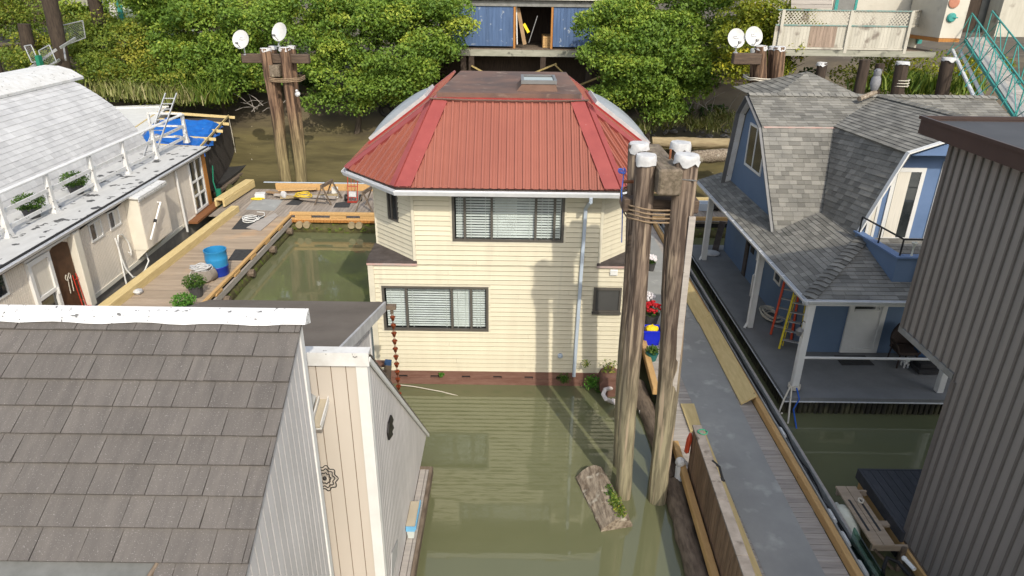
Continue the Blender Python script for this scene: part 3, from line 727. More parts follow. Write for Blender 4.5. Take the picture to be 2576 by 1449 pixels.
# cross beam and squared block between the piles
mb = MB(); a = at_y(1676, 447, A.y + .02); mb.obox((a.x, a.y + .65, a.z), (.195, 0, 0), (0, 1.0, 0), (0, 0, .225))
o = mb.build('cross_beam', 'beam_wood', bevel=.03); tag(o, 'squared timber block wedged between the tops of the four piles', 'beam')
mb = MB(); a = at_y(1580, 512, A.y + .34); b = at_y(1740, 516, A.y + .34); mb.bar(a + V(-.1, 0, 0), b + V(.1, 0, 0), .28, .24); o = mb.build('cross_beam', 'beam_dark', bevel=.02)
tag(o, 'dark horizontal timber running behind the rope lashing on the near piles', 'beam')
mb = MB(); a = at_y(1676, 415, A.y + .45); mb.tube([a + V(.05, 0, -.1), a + V(.05, 0, .28)], .02, 6); mb.tube([a + V(.05, 0, -.06), a + V(.05, 0, -.03)], .07, 10)
tag(mb.build('iron_bolt', 'rust'), 'rusty iron bolt standing up from the squared timber block', 'bolt')
mb = MB(); a = at_y(1567, 457, A.y + .5); mb.tube([a, a + V(.28, 0, 0)], .03, 8); tag(mb.build('iron_pin', 'rust'), 'rusty iron pin sticking out of the left piles below a blue rope', 'bolt')
# lashing
def ring_pts(z, x0, x1, y0, y1, sag=0, N=40):
    pts = []
    for i in range(N + 1):
        a = 2 * math.pi * i / N; ca, sa = math.cos(a), math.sin(a); e = .55
        x = (x0 + x1) / 2 + (x1 - x0) / 2 * math.copysign(abs(ca) ** e, ca); y = (y0 + y1) / 2 + (y1 - y0) / 2 * math.copysign(abs(sa) ** e, sa)
        pts.append(Vector((x, y, z + sag * (x - x0) / (x1 - x0) + .015 * math.sin(5 * a))))
    return pts
a = at_y(1582, 515, A.y + .3); b = at_y(1590, 548, A.y - .05); xl = a.x - .05; xr = at_y(1752, 540, B.y - .05).x
mb = MB(); zz = at_y(1650, 543, A.y - .14).z
for k in range(4): mb.tube(ring_pts(zz + .09 - k * .075, xl, xr, A.y - .07, A.y + 1.45, sag=.0), .016, 6)
tag(mb.build('rope_lashing', 'rope_brown', smooth=True), 'brown rope lashing wound four times round the near pile cluster', 'rope')
mb = MB(); a = at_y(1567, 432, A.y + .45)
for k in range(3): mb.tube([a + V(.05 * math.sin(k + i * .8) - .02 * k, -.01 * i, .05 * math.cos(i * .9 + k) + .02) for i in range(8)], .009, 5)
mb.tube([a + V(.02, 0, 0), a + V(.0, -.02, -.35), at_y(1566, 525, A.y + .45), at_y(1564, 610, A.y + .45)], .010, 5)
tag(mb.build('blue_rope', 'rope_blue', smooth=True), 'knotted blue rope hanging beside the near piles', 'rope')
mb = MB(); mb.tube([at_y(1640, 420, A.y + .3), at_y(1668, 428, A.y - .05), at_y(1705, 450, B.y - .1), at_y(1752, 455, B.y - .15)], .012, 5)
tag(mb.build('wire_cable', 'steel_dark', smooth=True), 'thin wire cable slung across the near pile tops', 'cable')

# ------------------------------------------------------------------ far pile cluster with two dishes (left, behind the docks)
GF = 'piles of the far left cluster'
YF = 34.2
def far_pile(xb, yb, xt, yt, dy, lab, r=.25):
    zb = ground_z(0, YF + dy) - .3
    b_ = at_y(xb, yb, YF + dy); t_ = at_y(xt, yt, YF + dy); b2 = b_ + (b_ - t_) * ((b_.z - zb) / max(.1, t_.z - b_.z)) * 1.0
    return pile(b2, t_, r * 1.12, r, 'pile_wood_far', lab, GF), t_
_, T1 = far_pile(718, 440, 668, 122, 0, 'reddish timber pile on the left of the far pair, below the lettered dish')
_, T2 = far_pile(757, 440, 715, 120, 0, 'timber pile on the right of the far pair, bleached towards its foot')
_, T3 = far_pile(704, 300, 686, 117, .8, 'dark timber pile half hidden behind the left far pile', .2)
_, T4 = far_pile(749, 300, 732, 116, .8, 'dark timber pile half hidden behind the right far pile', .2)
mb = MB(); a = at_y(610, 146, YF + .3); b = at_y(779, 148, YF + .3); mb.bar(a, b, .34, .42); o = mb.build('cross_beam', 'beam_dark', bevel=.03)
tag(o, 'long dark timber crossing the far left piles near their tops', 'beam')
mb = MB(); a = at_y(693, 178, YF - .1); mb.obox(a + V(0, .4, 0), (.24, 0, 0), (0, .6, 0), (0, 0, .27)); o = mb.build('cross_beam', 'beam_wood', bevel=.03)
tag(o, 'squared timber stub between the far left piles', 'beam')
mb = MB(); c = (T1 + T2) / 2; zz = at_y(700, 197, YF - .3).z
for k in range(3): mb.tube(ring_pts(zz - k * .07, T1.x - .02, T2.x + .62, YF - .42, YF + 1.15), .028, 5)
tag(mb.build('rope_lashing', 'rope_brown', smooth=True), 'brown rope lashing round the far left piles', 'rope')
def dish(c, r, yaw, foot, label, group, logo=0):
    c, foot = Vector(c), Vector(foot)
    t = thing('satellite_dish', foot, label, 'satellite dish', group)
    ax = Vector((math.sin(yaw) * .93, -math.cos(yaw) * .93, .36)).normalized(); N = 24
    pl = Plane(c, (math.cos(yaw), math.sin(yaw), 0), ax); mb = MB(); vs = []
    rings = [0, .3, .6, .85, 1.0]
    for side in (0, 1):
        for q in rings:
            for k in range(N):
                a_ = 2 * math.pi * k / N; vs.append(pl.p(math.cos(a_) * q * r * .92, math.sin(a_) * q * r, (q * q - 1) * .10 * r * 2 - side * .02))
    R_ = len(rings); fs = []
    for side in (0, 1):
        o_ = side * R_ * N
        for i in range(R_ - 1):
            for k in range(N): fs.append((o_ + i * N + k, o_ + i * N + (k + 1) % N, o_ + (i + 1) * N + (k + 1) % N, o_ + (i + 1) * N + k))
    for k in range(N): fs.append(((R_ - 1) * N + k, (R_ - 1) * N + (k + 1) % N, R_ * N + (R_ - 1) * N + (k + 1) % N, R_ * N + (R_ - 1) * N + k))
    mb.add(vs, fs); d = mb.build('reflector', 'dish', t, smooth=True)
    mb = MB(); back = c - ax * r * .22; mb.tube([back, back - ax * .12 + V(0, 0, -.1), foot + V(0, 0, .12), foot], .03, 6); mb.lathe([(.10, 0), (.10, .02), (.04, .05)], foot, 10); mb.build('mast', 'steel', t)
    mb = MB(); p = pl.p(0, -r * .86, .0); q = pl.p(0, -r * .62, r * .75); mb.tube([p, q], .014, 5); mb.obox(q, ax * .06, pl.u * .05, pl.v * .04); mb.build('feed_arm', 'steel_dark', t)
    if logo:
        mb = MB()
        if logo == 1:
            for k in range(3): pbox(mb, pl, -.22 + .05 * k, -.19 + .05 * k, .02, .12, -.15 * r, -.14 * r)
        pl2 = pl; h = -.15 * r
        pbox(mb, pl2, -.20 * r, .12 * r, .22 * r, .30 * r, h, h + .01); pbox(mb, pl2, -.20 * r, -.12 * r, .12 * r, .22 * r, h, h + .01)
        for k in range(7): pbox(mb, pl2, (-.22 + .085 * k) * r, (-.165 + .085 * k) * r, -.02 * r, .05 * r, -.165 * r, -.165 * r + .01)
        mb.build('logo_mark', 'dish_logo', d)
    return t
GD = 'satellite dishes on the pile tops'
dish(at_y(605, 99, YF), .44, -.12, at_y(617, 138, YF + .2), 'grey-lettered satellite dish on the left end of the far crossbeam', GD, 2)
dish(at_y(702, 80, YF), .44, -.35, T2 + V(-.25, 0, .05), 'plain white satellite dish on top of the far left piles', GD)
mb = MB(); a = at_y(887 / 4 + 644 + 3, 283 - 45, YF - .45) if False else at_y(749, 237, YF - .4)
mb.ball(a, .13, 8, 6, (1, .6, .9), jitter=.1); mb.ball(a + V(-.03, 0, .16), .07, 6, 5, jitter=.1)
tag(mb.build('plastic_bag', 'cap_cloth', smooth=True), 'small white plastic bag hanging on the right far pile', 'bag')

# ------------------------------------------------------------------ right-hand pile cluster with two dishes (behind the blue house)
YR = 28.6; GR = 'piles of the right dish cluster'
def rp(xb, yb, xt, yt, dy, lab, r=.23):
    b_ = at_y(xb, yb, YR + dy); t_ = at_y(xt, yt, YR + dy); b2 = t_ + (b_ - t_) * ((t_.z + .6) / max(.1, t_.z - b_.z))
    return pile(b2, t_, r * 1.1, r, 'pile_wood_far', lab, GR), t_
_, R1 = rp(1912, 230, 1915, 116, 0, 'greyish capped pile between the two dishes and the blue roof')
_, R2 = rp(1951, 230, 1962, 118, 0, 'capped pile at the right end of the dish cluster')
_, R3 = rp(1898, 230, 1903, 124, .8, 'dark pile tucked behind the dish cluster on the left', .22)
_, R4 = rp(1940, 230, 1948, 118, .8, 'dark pile tucked behind the dish cluster on the right', .22)
mb = MB(); a = at_y(1843, 147, YR - .1); b = at_y(1912, 148, YR - .1); mb.bar(a, b, .36, .42); tag(mb.build('cross_beam', 'beam_dark', bevel=.03), 'short thick timber carrying two dishes behind the blue roof', 'beam')
mb = MB(); zz = at_y(1935, 198, YR - .3).z
for k in range(2): mb.tube(ring_pts(zz - k * .07, R1.x - .3, R2.x + .3, YR - .34, YR + 1.1), .026, 5)
tag(mb.build('rope_lashing', 'rope_pale', smooth=True), 'pale rope lashing round the right dish piles', 'rope')
dish(at_y(1853, 96, YR), .385, .10, at_y(1850, 133, YR - .05), 'satellite dish with a small dark logo, left of the pair behind the blue roof', GD, 1)
dish(at_y(1897, 91, YR), .385, .10, R1 + V(-.14, -.05, -.1), 'satellite dish with pale lettering, right of the pair behind the blue roof', GD, 2)
# ------------------------------------------------------------------ docks
def deck(name, x0, x1, y0, y1, z, run, m, label, pw=.14, joint=2.4):
    t = thing(name, ((x0 + x1) / 2, (y0 + y1) / 2, z), label, 'dock')
    mb = MB(); pl = Plane((0, 0, z - .03), (1, 0, 0), (0, 0, 1))
    boards(mb, pl, [(x0, y0, z), (x1, y0, z), (x1, y1, z), (x0, y1, z)], pw, .012, .03, horiz=(run == 'x'), end_joint=0)
    mb.build('planking', m, t); return t
def beam(parent, p, q, w, h, m, name='kerb', bevel=.012):
    mb = MB(); mb.bar(p, q, w, h); return mb.build(name, m, parent, bevel=bevel)
def log(name, p, q, r, m, label, group=None, parent=None, cat='log', ends=None):
    p, q = Vector(p), Vector(q); mb = MB(); K = 14; pts = []; rs = []
    for i in range(K + 1):
        pts.append(p.lerp(q, i / K) + Vector((random.uniform(-.02, .02), 0, random.uniform(-.02, .02)))); rs.append(r * random.uniform(.93, 1.05))
    b = len(mb.v); mb.tube(pts, rs, 12)
    for i in range(b, len(mb.v)):
        x, y, z = mb.v[i]; mb.v[i] = (x + random.uniform(-.02, .02), y + random.uniform(-.02, .02), z + random.uniform(-.02, .02))
    o = mb.build(name, m, parent, smooth=True)
    if label: tag(o, label, cat, group)
    return o
# left walkway
DZ = .60
t = deck('dock', -12.35, -9.68, 10, 28.25, DZ, 'x', 'plank_tan', 'brown plank walkway along the long white house, with a thick pale timber kerb')
beam(t, (-12.62, 10, DZ + .10), (-12.26, 28.9, DZ + .10), .34, .34, 'lumber_pale')
mb = MB(); mb.bar((-9.66, 10, DZ + .13), (-9.60, 28.1, DZ + .13), .12, .10)
y = 10.4
while y < 28: mb.box(-9.72, -9.54, y, y + .5, DZ + .0, DZ + .085); y += 1.6
mb.build('kerb', 'lumber', t, bevel=.01)
mb = MB(); mb.box(-9.60, -9.53, 10, 28.2, DZ - .22, DZ - .02); mb.build('side_board', 'plank_weather', t)
mb = MB(); mb.box(-12.3, -9.7, 10, 28.2, DZ - .25, DZ - .04); mb.build('frame', 'room', t)
for i, (y0, y1) in enumerate(((11, 19.4), (19.6, 28.3))):
    log('float_log', (-9.75, y0, .05), (-9.78, y1, .05), .27, 'algae_log', 'mossy float log under the inner edge of the plank walkway, %s end' % ('near' if i == 0 else 'far'), 'float logs under the docks')
for i, y in enumerate((20.5, 22.8, 25.2, 27.4)):
    mb = MB(); mb.tube([(-9.9, y, .24), (-9.36, y + .03, .24)], .15, 9); mb.build('joist_end', 'old_wood', t)
# cross dock
cdk = deck('dock', -13.2, -3.2, 28.25, 32.5, DZ, 'y', 'plank_grey', 'grey plank cross dock behind the cream house, littered with building scrap', .16)
mb = MB(); mb.box(-3.19, 10.5, 28.25, 30.6, DZ - .06, DZ); mb.build('planking', 'plank_grey', cdk)
mb = MB(); pl = Plane((0, 0, DZ - .01), (1, 0, 0), (0, 0, 1)); boards(mb, pl, [(-3.1, 28.25, DZ), (10.5, 28.25, DZ), (10.5, 30.6, DZ), (-3.1, 30.6, DZ)], .16, .012, .03); mb.build('planking', 'plank_grey', cdk)
beam(cdk, (-9.62, 28.14, DZ + .20), (-3.0, 28.14, DZ + .20), .15, .13, 'lumber')
mb = MB(); mb.box(-9.6, -3.0, 28.08, 28.2, DZ - .17, DZ + .0)
for x in (-9.4, -7.9, -6.6, -5.2, -4): mb.box(x, x + .7, 28.09, 28.21, DZ + .005, DZ + .13)
mb.build('kerb_block', 'lumber', cdk, bevel=.008)
mb = MB()
for k in range(46): mb.box(-9.6 + k * .145, -9.6 + k * .145 + .13, 28.0, 28.075, DZ - .16, DZ - .07)
mb.build('edge_board', 'orange_wood', cdk)
beam(cdk, (-11.6, 32.42, DZ + .16), (-3.0, 32.42, DZ + .16), .12, .32, 'lumber', 'back_kerb'); beam(cdk, (-12.2, 32.52, DZ + .34), (-3.0, 32.52, DZ + .34), .10, .04, 'downspout', 'conduit')
mb = MB(); a = V(-13.1, 30.2, DZ + .23); b = V(-12.9, 32.6, DZ + .23); mb.bar(a + V(0, -.9, .18), b + V(0, 0, .18), .42, .09); mb.bar(a + V(.18, -.9, 0), b + V(.18, 0, 0), .09, .30); mb.bar(a + V(-.18, -.9, 0), b + V(-.18, 0, 0), .09, .30); mb.build('cable_trough', 'lumber_pale', cdk, bevel=.01)
beam(cdk, (3.0, 28.14, DZ + .2), (10, 28.14, DZ + .2), .15, .15, 'lumber'); beam(cdk, (3.0, 30.55, DZ + .25), (10, 30.55, DZ + .25), .2, .35, 'lumber_pale', 'back_kerb')
mb = MB(); mb.box(-13.1, 10.4, 28.4, 32.3, DZ - .3, DZ - .07); mb.build('frame', 'room', cdk)
log('float_log', (-9.9, 28.25, .08), (-3.4, 28.2, .08), .30, 'algae_log', 'thick mossy float log under the front edge of the cross dock', 'float logs under the docks')
log('float_log', (3.2, 28.25, .08), (9.5, 28.2, .08), .30, 'algae_log', 'mossy float log under the cross dock beside the blue house', 'float logs under the docks')
for x in (-9.2, -6.95):
    for k in (0, 1):
        mb = MB(); mb.tube([(x + k * .32, 27.85, .36), (x + k * .32, 28.6, .36)], .15, 9); mb.build('joist_end', 'log_pale', cdk)
# right walkway
RZ = .50
rdk = deck('dock', 3.72, 6.03, 2.0, 28.2, RZ, 'x', 'plank_weather', 'pale plank walkway with a grey mat, running between the cream and blue houses')
mb = MB(); pl = Plane((0, 0, RZ), (1, 0, 0), (0, 0, 1))
a1 = at_z(1713, 934, RZ); a2 = at_z(1772, 1087, RZ); k = (a1.x - a2.x) / (a1.y - a2.y)
mb.add([(4.55, 2, RZ + .004), (5.55, 2, RZ + .004), (5.62, 12, RZ + .004), (5.80, 19.5, RZ + .004), (5.80, 27.9, RZ + .004), (4.35, 27.9, RZ + .004), (4.5, 19.5, RZ + .004)], [tuple(range(7))])
mb.add([(4.55, 2, RZ + .010), (5.55, 2, RZ + .010), (5.62, 12, RZ + .010), (5.80, 19.5, RZ + .010), (5.80, 27.9, RZ + .010), (4.35, 27.9, RZ + .010), (4.5, 19.5, RZ + .010)], [tuple(range(7))])
tag(mb.build('walkway_mat', 'dock_mat'), 'long grey non-slip mat laid down the middle of the right walkway', 'mat')
mb = MB(); mb.box(3.75, 6.0, 2, 28.2, RZ - .3, RZ - .05); mb.build('frame', 'room', rdk)
beam(rdk, (6.10, 2, RZ + .10), (6.10, 28, RZ + .10), .12, .2, 'lumber')
# utility trough beside the rail
tr = thing('utility_trough', (6.35, 12, RZ), 'grey open trough of pipes and cables along the right side of the walkway', 'cable trough')
mb = MB(); mb.box(6.17, 6.20, 2, 28, RZ - .1, RZ + .22); mb.box(6.40, 6.42, 2, 28, RZ - .1, RZ + .13); mb.box(6.20, 6.40, 2, 28, RZ - .1, RZ - .02); mb.build('trough_side', 'dock_mat', tr)
mb = MB(); mb.box(6.425, 6.49, 2, 28, RZ - .12, RZ + .10); mb.build('outer_board', 'plank_weather', tr)
mb = MB(); mb.tube([(6.26, 2, RZ + .05), (6.25, 28, RZ + .05)], .045, 8); mb.build('water_pipe', 'plastic_white', tr, smooth=True)
mb = MB()
for k in range(3):
    mb.tube([(6.30 + .03 * k + .025 * math.sin(i * 1.7 + k), 5 + i * .45, RZ + .05 + .03 * math.sin(i * 2.1 + k)) for i in range(46)], .014, 5)
mb.build('cable', 'black_iron', tr, smooth=True)
mb = MB()
for y in (8.9, 9.6, 10.2, 12.9): mb.tube([(6.26, y, RZ + .08), (6.26, y + .3, RZ + .08)], .07, 8)
mb.build('pipe_joint', 'plastic_white', tr, smooth=True)
gp = MB(); a = at_z(2122, 1358, .62); gp.box(6.345, 6.37, 2.5, a.y, RZ, RZ + .42); tag(gp.build('glass_panel', 'glass_green'), 'pale green glass panel standing in the near end of the cable trough', 'glass panel')
# left kerbs of the right walkway
for (p, q, z, wd, hh, m_) in (((1618, 862), (1650, 985), RZ + .06, .16, .2, 'lumber'), ((1698, 1116), (1797, 1449), RZ + .05, .13, .18, 'lumber')):
    a, b = at_z(*p, z), at_z(*q, z); d = (b - a).normalized()
    beam(rdk, a, b + d * (1.5 if q[1] > 1400 else 0), wd, hh, m_)
a, b = at_z(1622, 985, .25), at_z(1655, 1100, .25); log('float_log', (3.42, 15.8, .08), (3.62, 11.9, .08), .22, 'old_wood', 'dark weathered log along the water edge between the piles and the right walkway', 'float logs under the docks')
a, b = at_z(1695, 1215, .18), at_z(1755, 1449, .18); log('float_log', (a.x + .0, a.y, .12), (b.x, b.y - 1, .12), .22, 'old_wood', 'rough dark float log under the near end of the fence', 'float logs under the docks')
# low board fence
fz = RZ; f0 = at_z(1732, 1182, fz); f1 = at_z(1812, 1449, fz); fd = (f1 - f0).normalized(); f1 = f1 + fd * 2.0
h0 = at_y(1738, 1062, f0.y).z; FH = min(1.15, max(.75, h0 - fz)); print('FENCE', f0, f1, FH)
fen = thing('board_fence', (f0.x, f0.y, fz), 'low brown board fence with a weathered cap along the near walkway', 'fence')
pl = Plane(f0, fd, (-1, 0, 0)); pl = Plane(f0, fd, fd.cross(Vector((0, 0, 1))))
L = (f1 - f0).length; mb = MB(); u = 0
while u < L:
    wd = random.uniform(.10, .15); top = FH - .05 - random.uniform(0, .03); pbox(mb, pl, u, u + wd - .012, .0, top, .0, .022 + random.uniform(0, .01), random.random()); u += wd
mb.build('fence_boards', 'fence_wood', fen)
mb = MB(); pbox(mb, pl, 0, L, FH * .25, FH * .25 + .09, -.045, -.004); pbox(mb, pl, 0, L, FH * .8, FH * .8 + .09, -.045, -.004); pbox(mb, pl, 0, .1, 0, FH - .06, -.13, -.05); mb.build('fence_rail', 'old_wood', fen)
mb = MB(); u = -.02
for seg in (1.05, 1.2, 1.3, 1.1, 1.2): pbox(mb, pl, u, u + seg - .008, FH - .045, FH, -.14, .05, random.random()); u += seg
mb.build('fence_cap', 'fence_cap', fen, bevel=.006)
mb = MB(); q = [at_z(1737, 1130, .95), at_z(1731, 1110, 1.0), at_z(1722, 1140, .85)]; c = pl.p(.03, FH * .62, .09)
mb.lathe([(.02, -.24), (.055, -.2), (.06, .1), (.03, .24)], c, 8, (0.1, .1, 1)); tag(mb.build('orange_float', 'orange_rail'), 'orange float hanging on the far end of the low fence', 'float')
mb = MB(); mb.ball(pl.p(.0, .20, .2), .11, 8, 6); mb.tube([pl.p(.03, .12, .2), pl.p(.06, -.25, .2)], .09, 8); tag(mb.build('pump_bottle', 'plastic_white', smooth=True), 'white plastic bottle hung below the orange float', 'bottle')
mb = MB(); mb.tube([pl.p(1.15, FH, -.10), pl.p(1.3, FH - .02, -.2), pl.p(1.55, FH - .12, -.22), pl.p(1.62, FH - .02, -.12), pl.p(1.70, FH - .02, -.2)], .025, 6); tag(mb.build('hook', 'black_iron', smooth=True), 'curved black hook strap on the fence cap', 'hook')
mb = MB(); c = pl.p(.25, FH + .01, -.1); mb.tube([c + V(.1 * math.cos(k * .8), .08 * math.sin(k * .8), .01 * k % .03) for k in range(10)], .012, 5); tag(mb.build('green_rope', 'rope_green', smooth=True), 'loop of green rope on the far end of the fence cap', 'rope')
# pale boards
def board(pts_px, z0, z1, th, label, m_='lumber_pale', name='loose_board'):
    """flat plank given by its four picture corners at two heights (left edge z0, right edge z1)"""
    a, b, c, d = [at_z(*p, z) for p, z in zip(pts_px, (z0, z1, z1, z0))]
    mb = MB(); mb.prism([a, b, c, d], (0, 0, -th)); o = mb.build(name, m_); return tag(o, label, 'board')
board([(1712, 1015), (1746, 1015), (1768, 1085), (1737, 1085)], RZ + .05, RZ + .05, .03, 'short pale board lying flat at the far end of the low fence')
f = at_z(1765, 1088, RZ + .1); g = at_z(1905, 1449, RZ + .1); mb = MB(); d_ = (g - f).normalized(); mb.bar(f, g + d_ * 1.5, .14, .10); tag(mb.build('loose_board', 'lumber_pale', bevel=.006), 'long pale timber lying against the walkway side of the low fence', 'board')
a0, a1 = V(5.68, 22.2, RZ + .05), V(5.72, 18.75, RZ + .05)
mb = MB(); mb.prism([a0, a1, a1 + V(.34, 0, .24), a0 + V(.34, 0, .24)], (.02, 0, -.035)); tag(mb.build('loose_board', 'lumber_pale', bevel=.004), 'yellowish board leaning on the walkway rail, farther of the two', 'board')
a0, a1 = V(5.74, 18.95, RZ + .06), V(5.70, 14.3, RZ + .05)
mb = MB(); mb.prism([a0, a1, a1 + V(.36, 0, .24), a0 + V(.36, 0, .24)], (.02, 0, -.05)); tag(mb.build('loose_board', 'lumber_pale', bevel=.004), 'yellowish board leaning on the walkway rail, nearer of the two, with a dark end mark', 'board')
# drifting log
a, b = at_z(1482, 1188, .12), at_z(1550, 1322, .10)
dl = thing('drift_log', (a + b) / 2, 'drifting split log with weeds on it, beside the near piles', 'log')
mb = MB(); d = (b - a).normalized(); s = Vector((-d.y, d.x, 0)); K = 10; vs = []; prof = [(-.34, -.25), (-.36, .02), (-.30, .16), (-.12, .25), (.02, .22), (.16, .12), (.30, .0), (.34, -.25)]
for i in range(K + 1):
    c = a.lerp(b, i / K)
    for (p, q) in prof: vs.append(c + s * -p * random.uniform(.94, 1.05) + V(0, 0, q - .06 + random.uniform(-.025, .025)))
n_ = len(prof); mb.add(vs, [(i * n_ + k, i * n_ + k + 1, (i + 1) * n_ + k + 1, (i + 1) * n_ + k) for i in range(K) for k in range(n_ - 1)] + [tuple(range(n_ - 1, -1, -1)), tuple(range(K * n_, K * n_ + n_))]); mb.build('trunk', 'log_wood', dl)
# ------------------------------------------------------------------ near cottage (lower left)
cot = thing('shingled_cottage', (-4.5, 7, 0), 'grey cottage with a large shake-shingled roof and white ridge in the lower left', 'house')
RY, RZr, CX0, CX1 = 6.76, 6.60, -2.30, -9.5
SL = .59
rn = Vector((0, -SL, 1)).normalized()
rp_ = Plane((CX1, RY, RZr), (1, 0, 0), rn)
vtop = 0.0; Ybot = 2.2
def vrow(x, y): return rp_.uv(at_plane(x, y, (0, RY, RZr), rn))[1]
va, vb = vrow(500, 836), vrow(500, 1418); EXPO = (va - vb) / 8
vbreak = vb + .0; edge = CX0 - CX1
def rp3(u, v): return rp_.p(u, v)
ubrk = rp_.uv(at_plane(392, 1430, (0, RY, RZr), rn))[0]
mb = MB(); wds = [.19, .24, .30, .36, .42]
row0 = va - 8 * EXPO
shingles(mb, rp_, [rp3(0, row0), rp3(edge, row0), rp3(edge, 0), rp3(0, 0)], EXPO, wds, t=.03, gap=.008, v0=row0)
shingles(mb, rp_, [rp3(ubrk, row0 - 4 * EXPO), rp3(edge, row0 - 4 * EXPO), rp3(edge, row0), rp3(ubrk, row0)], EXPO, wds, t=.03, gap=.008, v0=row0 - 4 * EXPO)
mb.build('roof_shingles', 'cottage_shingle', cot)
mb = MB(); mb.prism([rp_.p(0, row0 - 4 * EXPO, -.03), rp_.p(ubrk - .02, row0 - 4 * EXPO, -.03), rp_.p(ubrk - .02, row0 + .02, -.03), rp_.p(0, row0 + .02, -.03)], -rn * .03); mb.build('roof_patch', 'cottage_patch', cot)
mb = MB(); mb.tube([rp_.p(ubrk, row0, .0), rp_.p(ubrk - .05, row0 - .16, .0), rp_.p(ubrk - .02, row0 - .3, .01)], [.02, .03, .02], 6); mb.build('rotten_edge', 'old_wood', cot)
# ridge flashing: bent sheet, slightly wavy
mb = MB(); K = 40; vs = []
for i in range(K + 1):
    u = edge * i / K + (.05 if i == K else 0); wv = .012 * math.sin(i * 1.3) + random.uniform(-.006, .006)
    vs += [rp_.p(u, -.15 + wv, .045), rp_.p(u, -.02 + wv * .3, .07), rp_.p(u, .05, .055) + V(0, .03, 0), rp_.p(u, .05, .05) + V(0, .04, -.18)]
mb.add(vs, [(i * 4 + k, i * 4 + k + 1, (i + 1) * 4 + k + 1, (i + 1) * 4 + k) for i in range(K) for k in range(3)] + [(K * 4, K * 4 + 1, K * 4 + 2, K * 4 + 3)])
mb.build('ridge_flashing', 'flashing', cot)
# east gable wall, boards with pale grooves
zb = .55
yb = RY - 4.6; wallx = CX0 - .06
def wall_east(name, x, poly_yz, wd, gap, m, mg, parent, t=.014):
    pl = Plane((x, 0, 0), (0, 1, 0), (1, 0, 0)); pts = [(x, y, z) for y, z in poly_yz]
    mb = MB(); boards(mb, pl, pts, wd, gap, t, backing=False); mb.build(name, m, parent)
    mb = MB(); mb.prism([(x - .05, y, z) for y, z in poly_yz], (.05, 0, 0)); mb.build('wall_backing', mg, parent)
wall_east('gable_wall', wallx, [(RY - .1, zb), (RY - .1, RZr - .10), (yb, RZr - .10 - SL * (RY - .1 - yb)), (yb, zb)], .145, .016, 'cottage_grey', 'groove_light', cot)
mb = MB(); mb.box(wallx - .02, wallx + .03, RY - .10, RY, zb, RZr - .04); mb.build('corner_trim', 'white', cot)
mb = MB(); mb.prism([(CX1, RY - .12, zb), (wallx - .06, RY - .12, zb), (wallx - .06, RY - .12, RZr - .12), (CX1, RY - .12, RZr - .12)], (0, .06, 0)); mb.build('back_wall', 'cottage_grey', cot)
# second volume: steep roof running down to the float
TX, TY0, TZ0, TY1, TZ1 = -1.93, 7.86, 5.45, 12.9, .52
wall_east('side_wall', TX, [(TY0 + .02, .5), (TY1, .5), (TY0 + .02, TZ0 - .08)], .115, .016, 'cottage_grey', 'groove_light', cot)
pl = Plane((0, TY0, 0), (1, 0, 0), (0, -1, 0)); mb = MB()
boards(mb, pl, [(-4.4, TY0, .5), (TX - .13, TY0, .5), (TX - .13, TY0, TZ0), (-4.4, TY0, TZ0)], .20, .012, .012, backing=False); mb.build('front_wall', 'beige_wall', cot)
mb = MB(); mb.prism([(-4.4, TY0 - .005, .5), (TX, TY0 - .005, .5), (TX, TY0 - .005, TZ0), (-4.4, TY0 - .005, TZ0)], (0, .06, 0)); mb.build('wall_backing', 'groove_dark', cot)
mb = MB(); mb.box(TX - .13, TX + .025, TY0 - .03, TY0 + .03, .5, TZ0 - .05); mb.box(TX + .001, TX + .028, TY0 + .031, TY0 + .09, .5, TZ0 - .12); mb.build('corner_trim', 'white', cot)
mb = MB(); mb.box(-4.2, TX + .06, TY0 - .07, TY0 - .035, TZ0 - .10, TZ0 + .10); mb.box(-4.2, TX + .06, TY0 - .035, TY0 + .10, TZ0 + .06, TZ0 + .10); mb.build('ridge_fascia', 'white_worn', cot)
d = Vector((0, TY1 - TY0, TZ1 - TZ0)).normalized(); nn = Vector((0, -d.z, d.y))
mb = MB(); a = V(TX + .07, TY0, TZ0 + .02); b = V(TX + .07, TY1 + .1, TZ1 - .05); pl = Plane((TX + .07, TY1 + .1, TZ1 - .05), (-1, 0, 0), nn)
shingles(mb, pl, [a, b, b + V(-3.6, 0, 0), a + V(-3.6, 0, 0)], .2, [.25, .3, .35], t=.02); mb.build('steep_roof', 'asphalt_roof', cot)
mb = MB(); mb.bar(a + V(-.02, 0, -.05), b + V(-.02, 0, -.05), .03, .07, tuple(nn)); mb.build('rake_board', 'white', cot)
# recessed window bay beside the big gable
mb = MB(); RX = -2.72; mb.box(RX - .05, RX, RY - .06, TY0 - .02, .5, 4.9); mb.build('recess_wall', 'beige_wall', cot)
a = at_x(834, 945, RX + .18); b = at_x(796, 1080, RX + .18)
mb = MB(); mb.bar(a, b, .13, .02); mb.bar(a + V(.065, 0, .04), b + V(.065, 0, .04), .012, .1); mb.bar(a + V(-.065, 0, .04), b + V(-.065, 0, .04), .012, .1); mb.build('gutter', 'white_worn', cot)
mb = MB(); mb.bar(a + V(-.0, 0, .03), b + V(-.0, 0, .03), .10, .03); mb.build('gutter_moss', 'dry_leaf', cot)
mb = MB(); mb.prism([a + V(-.10, 0, .06), b + V(-.10, 0, .06), b + V(-.5, 0, .35), a + V(-.5, 0, .35)], (0, 0, .03)); mb.build('awning_roof', 'dock_mat', cot)
flat_window(cot, Plane((RX, 0, 0), (0, 1, 0), (1, 0, 0)), RY + .05, TY0 - .08, 2.3, 4.3, fw=.07, mull=((RY + TY0) / 2,))
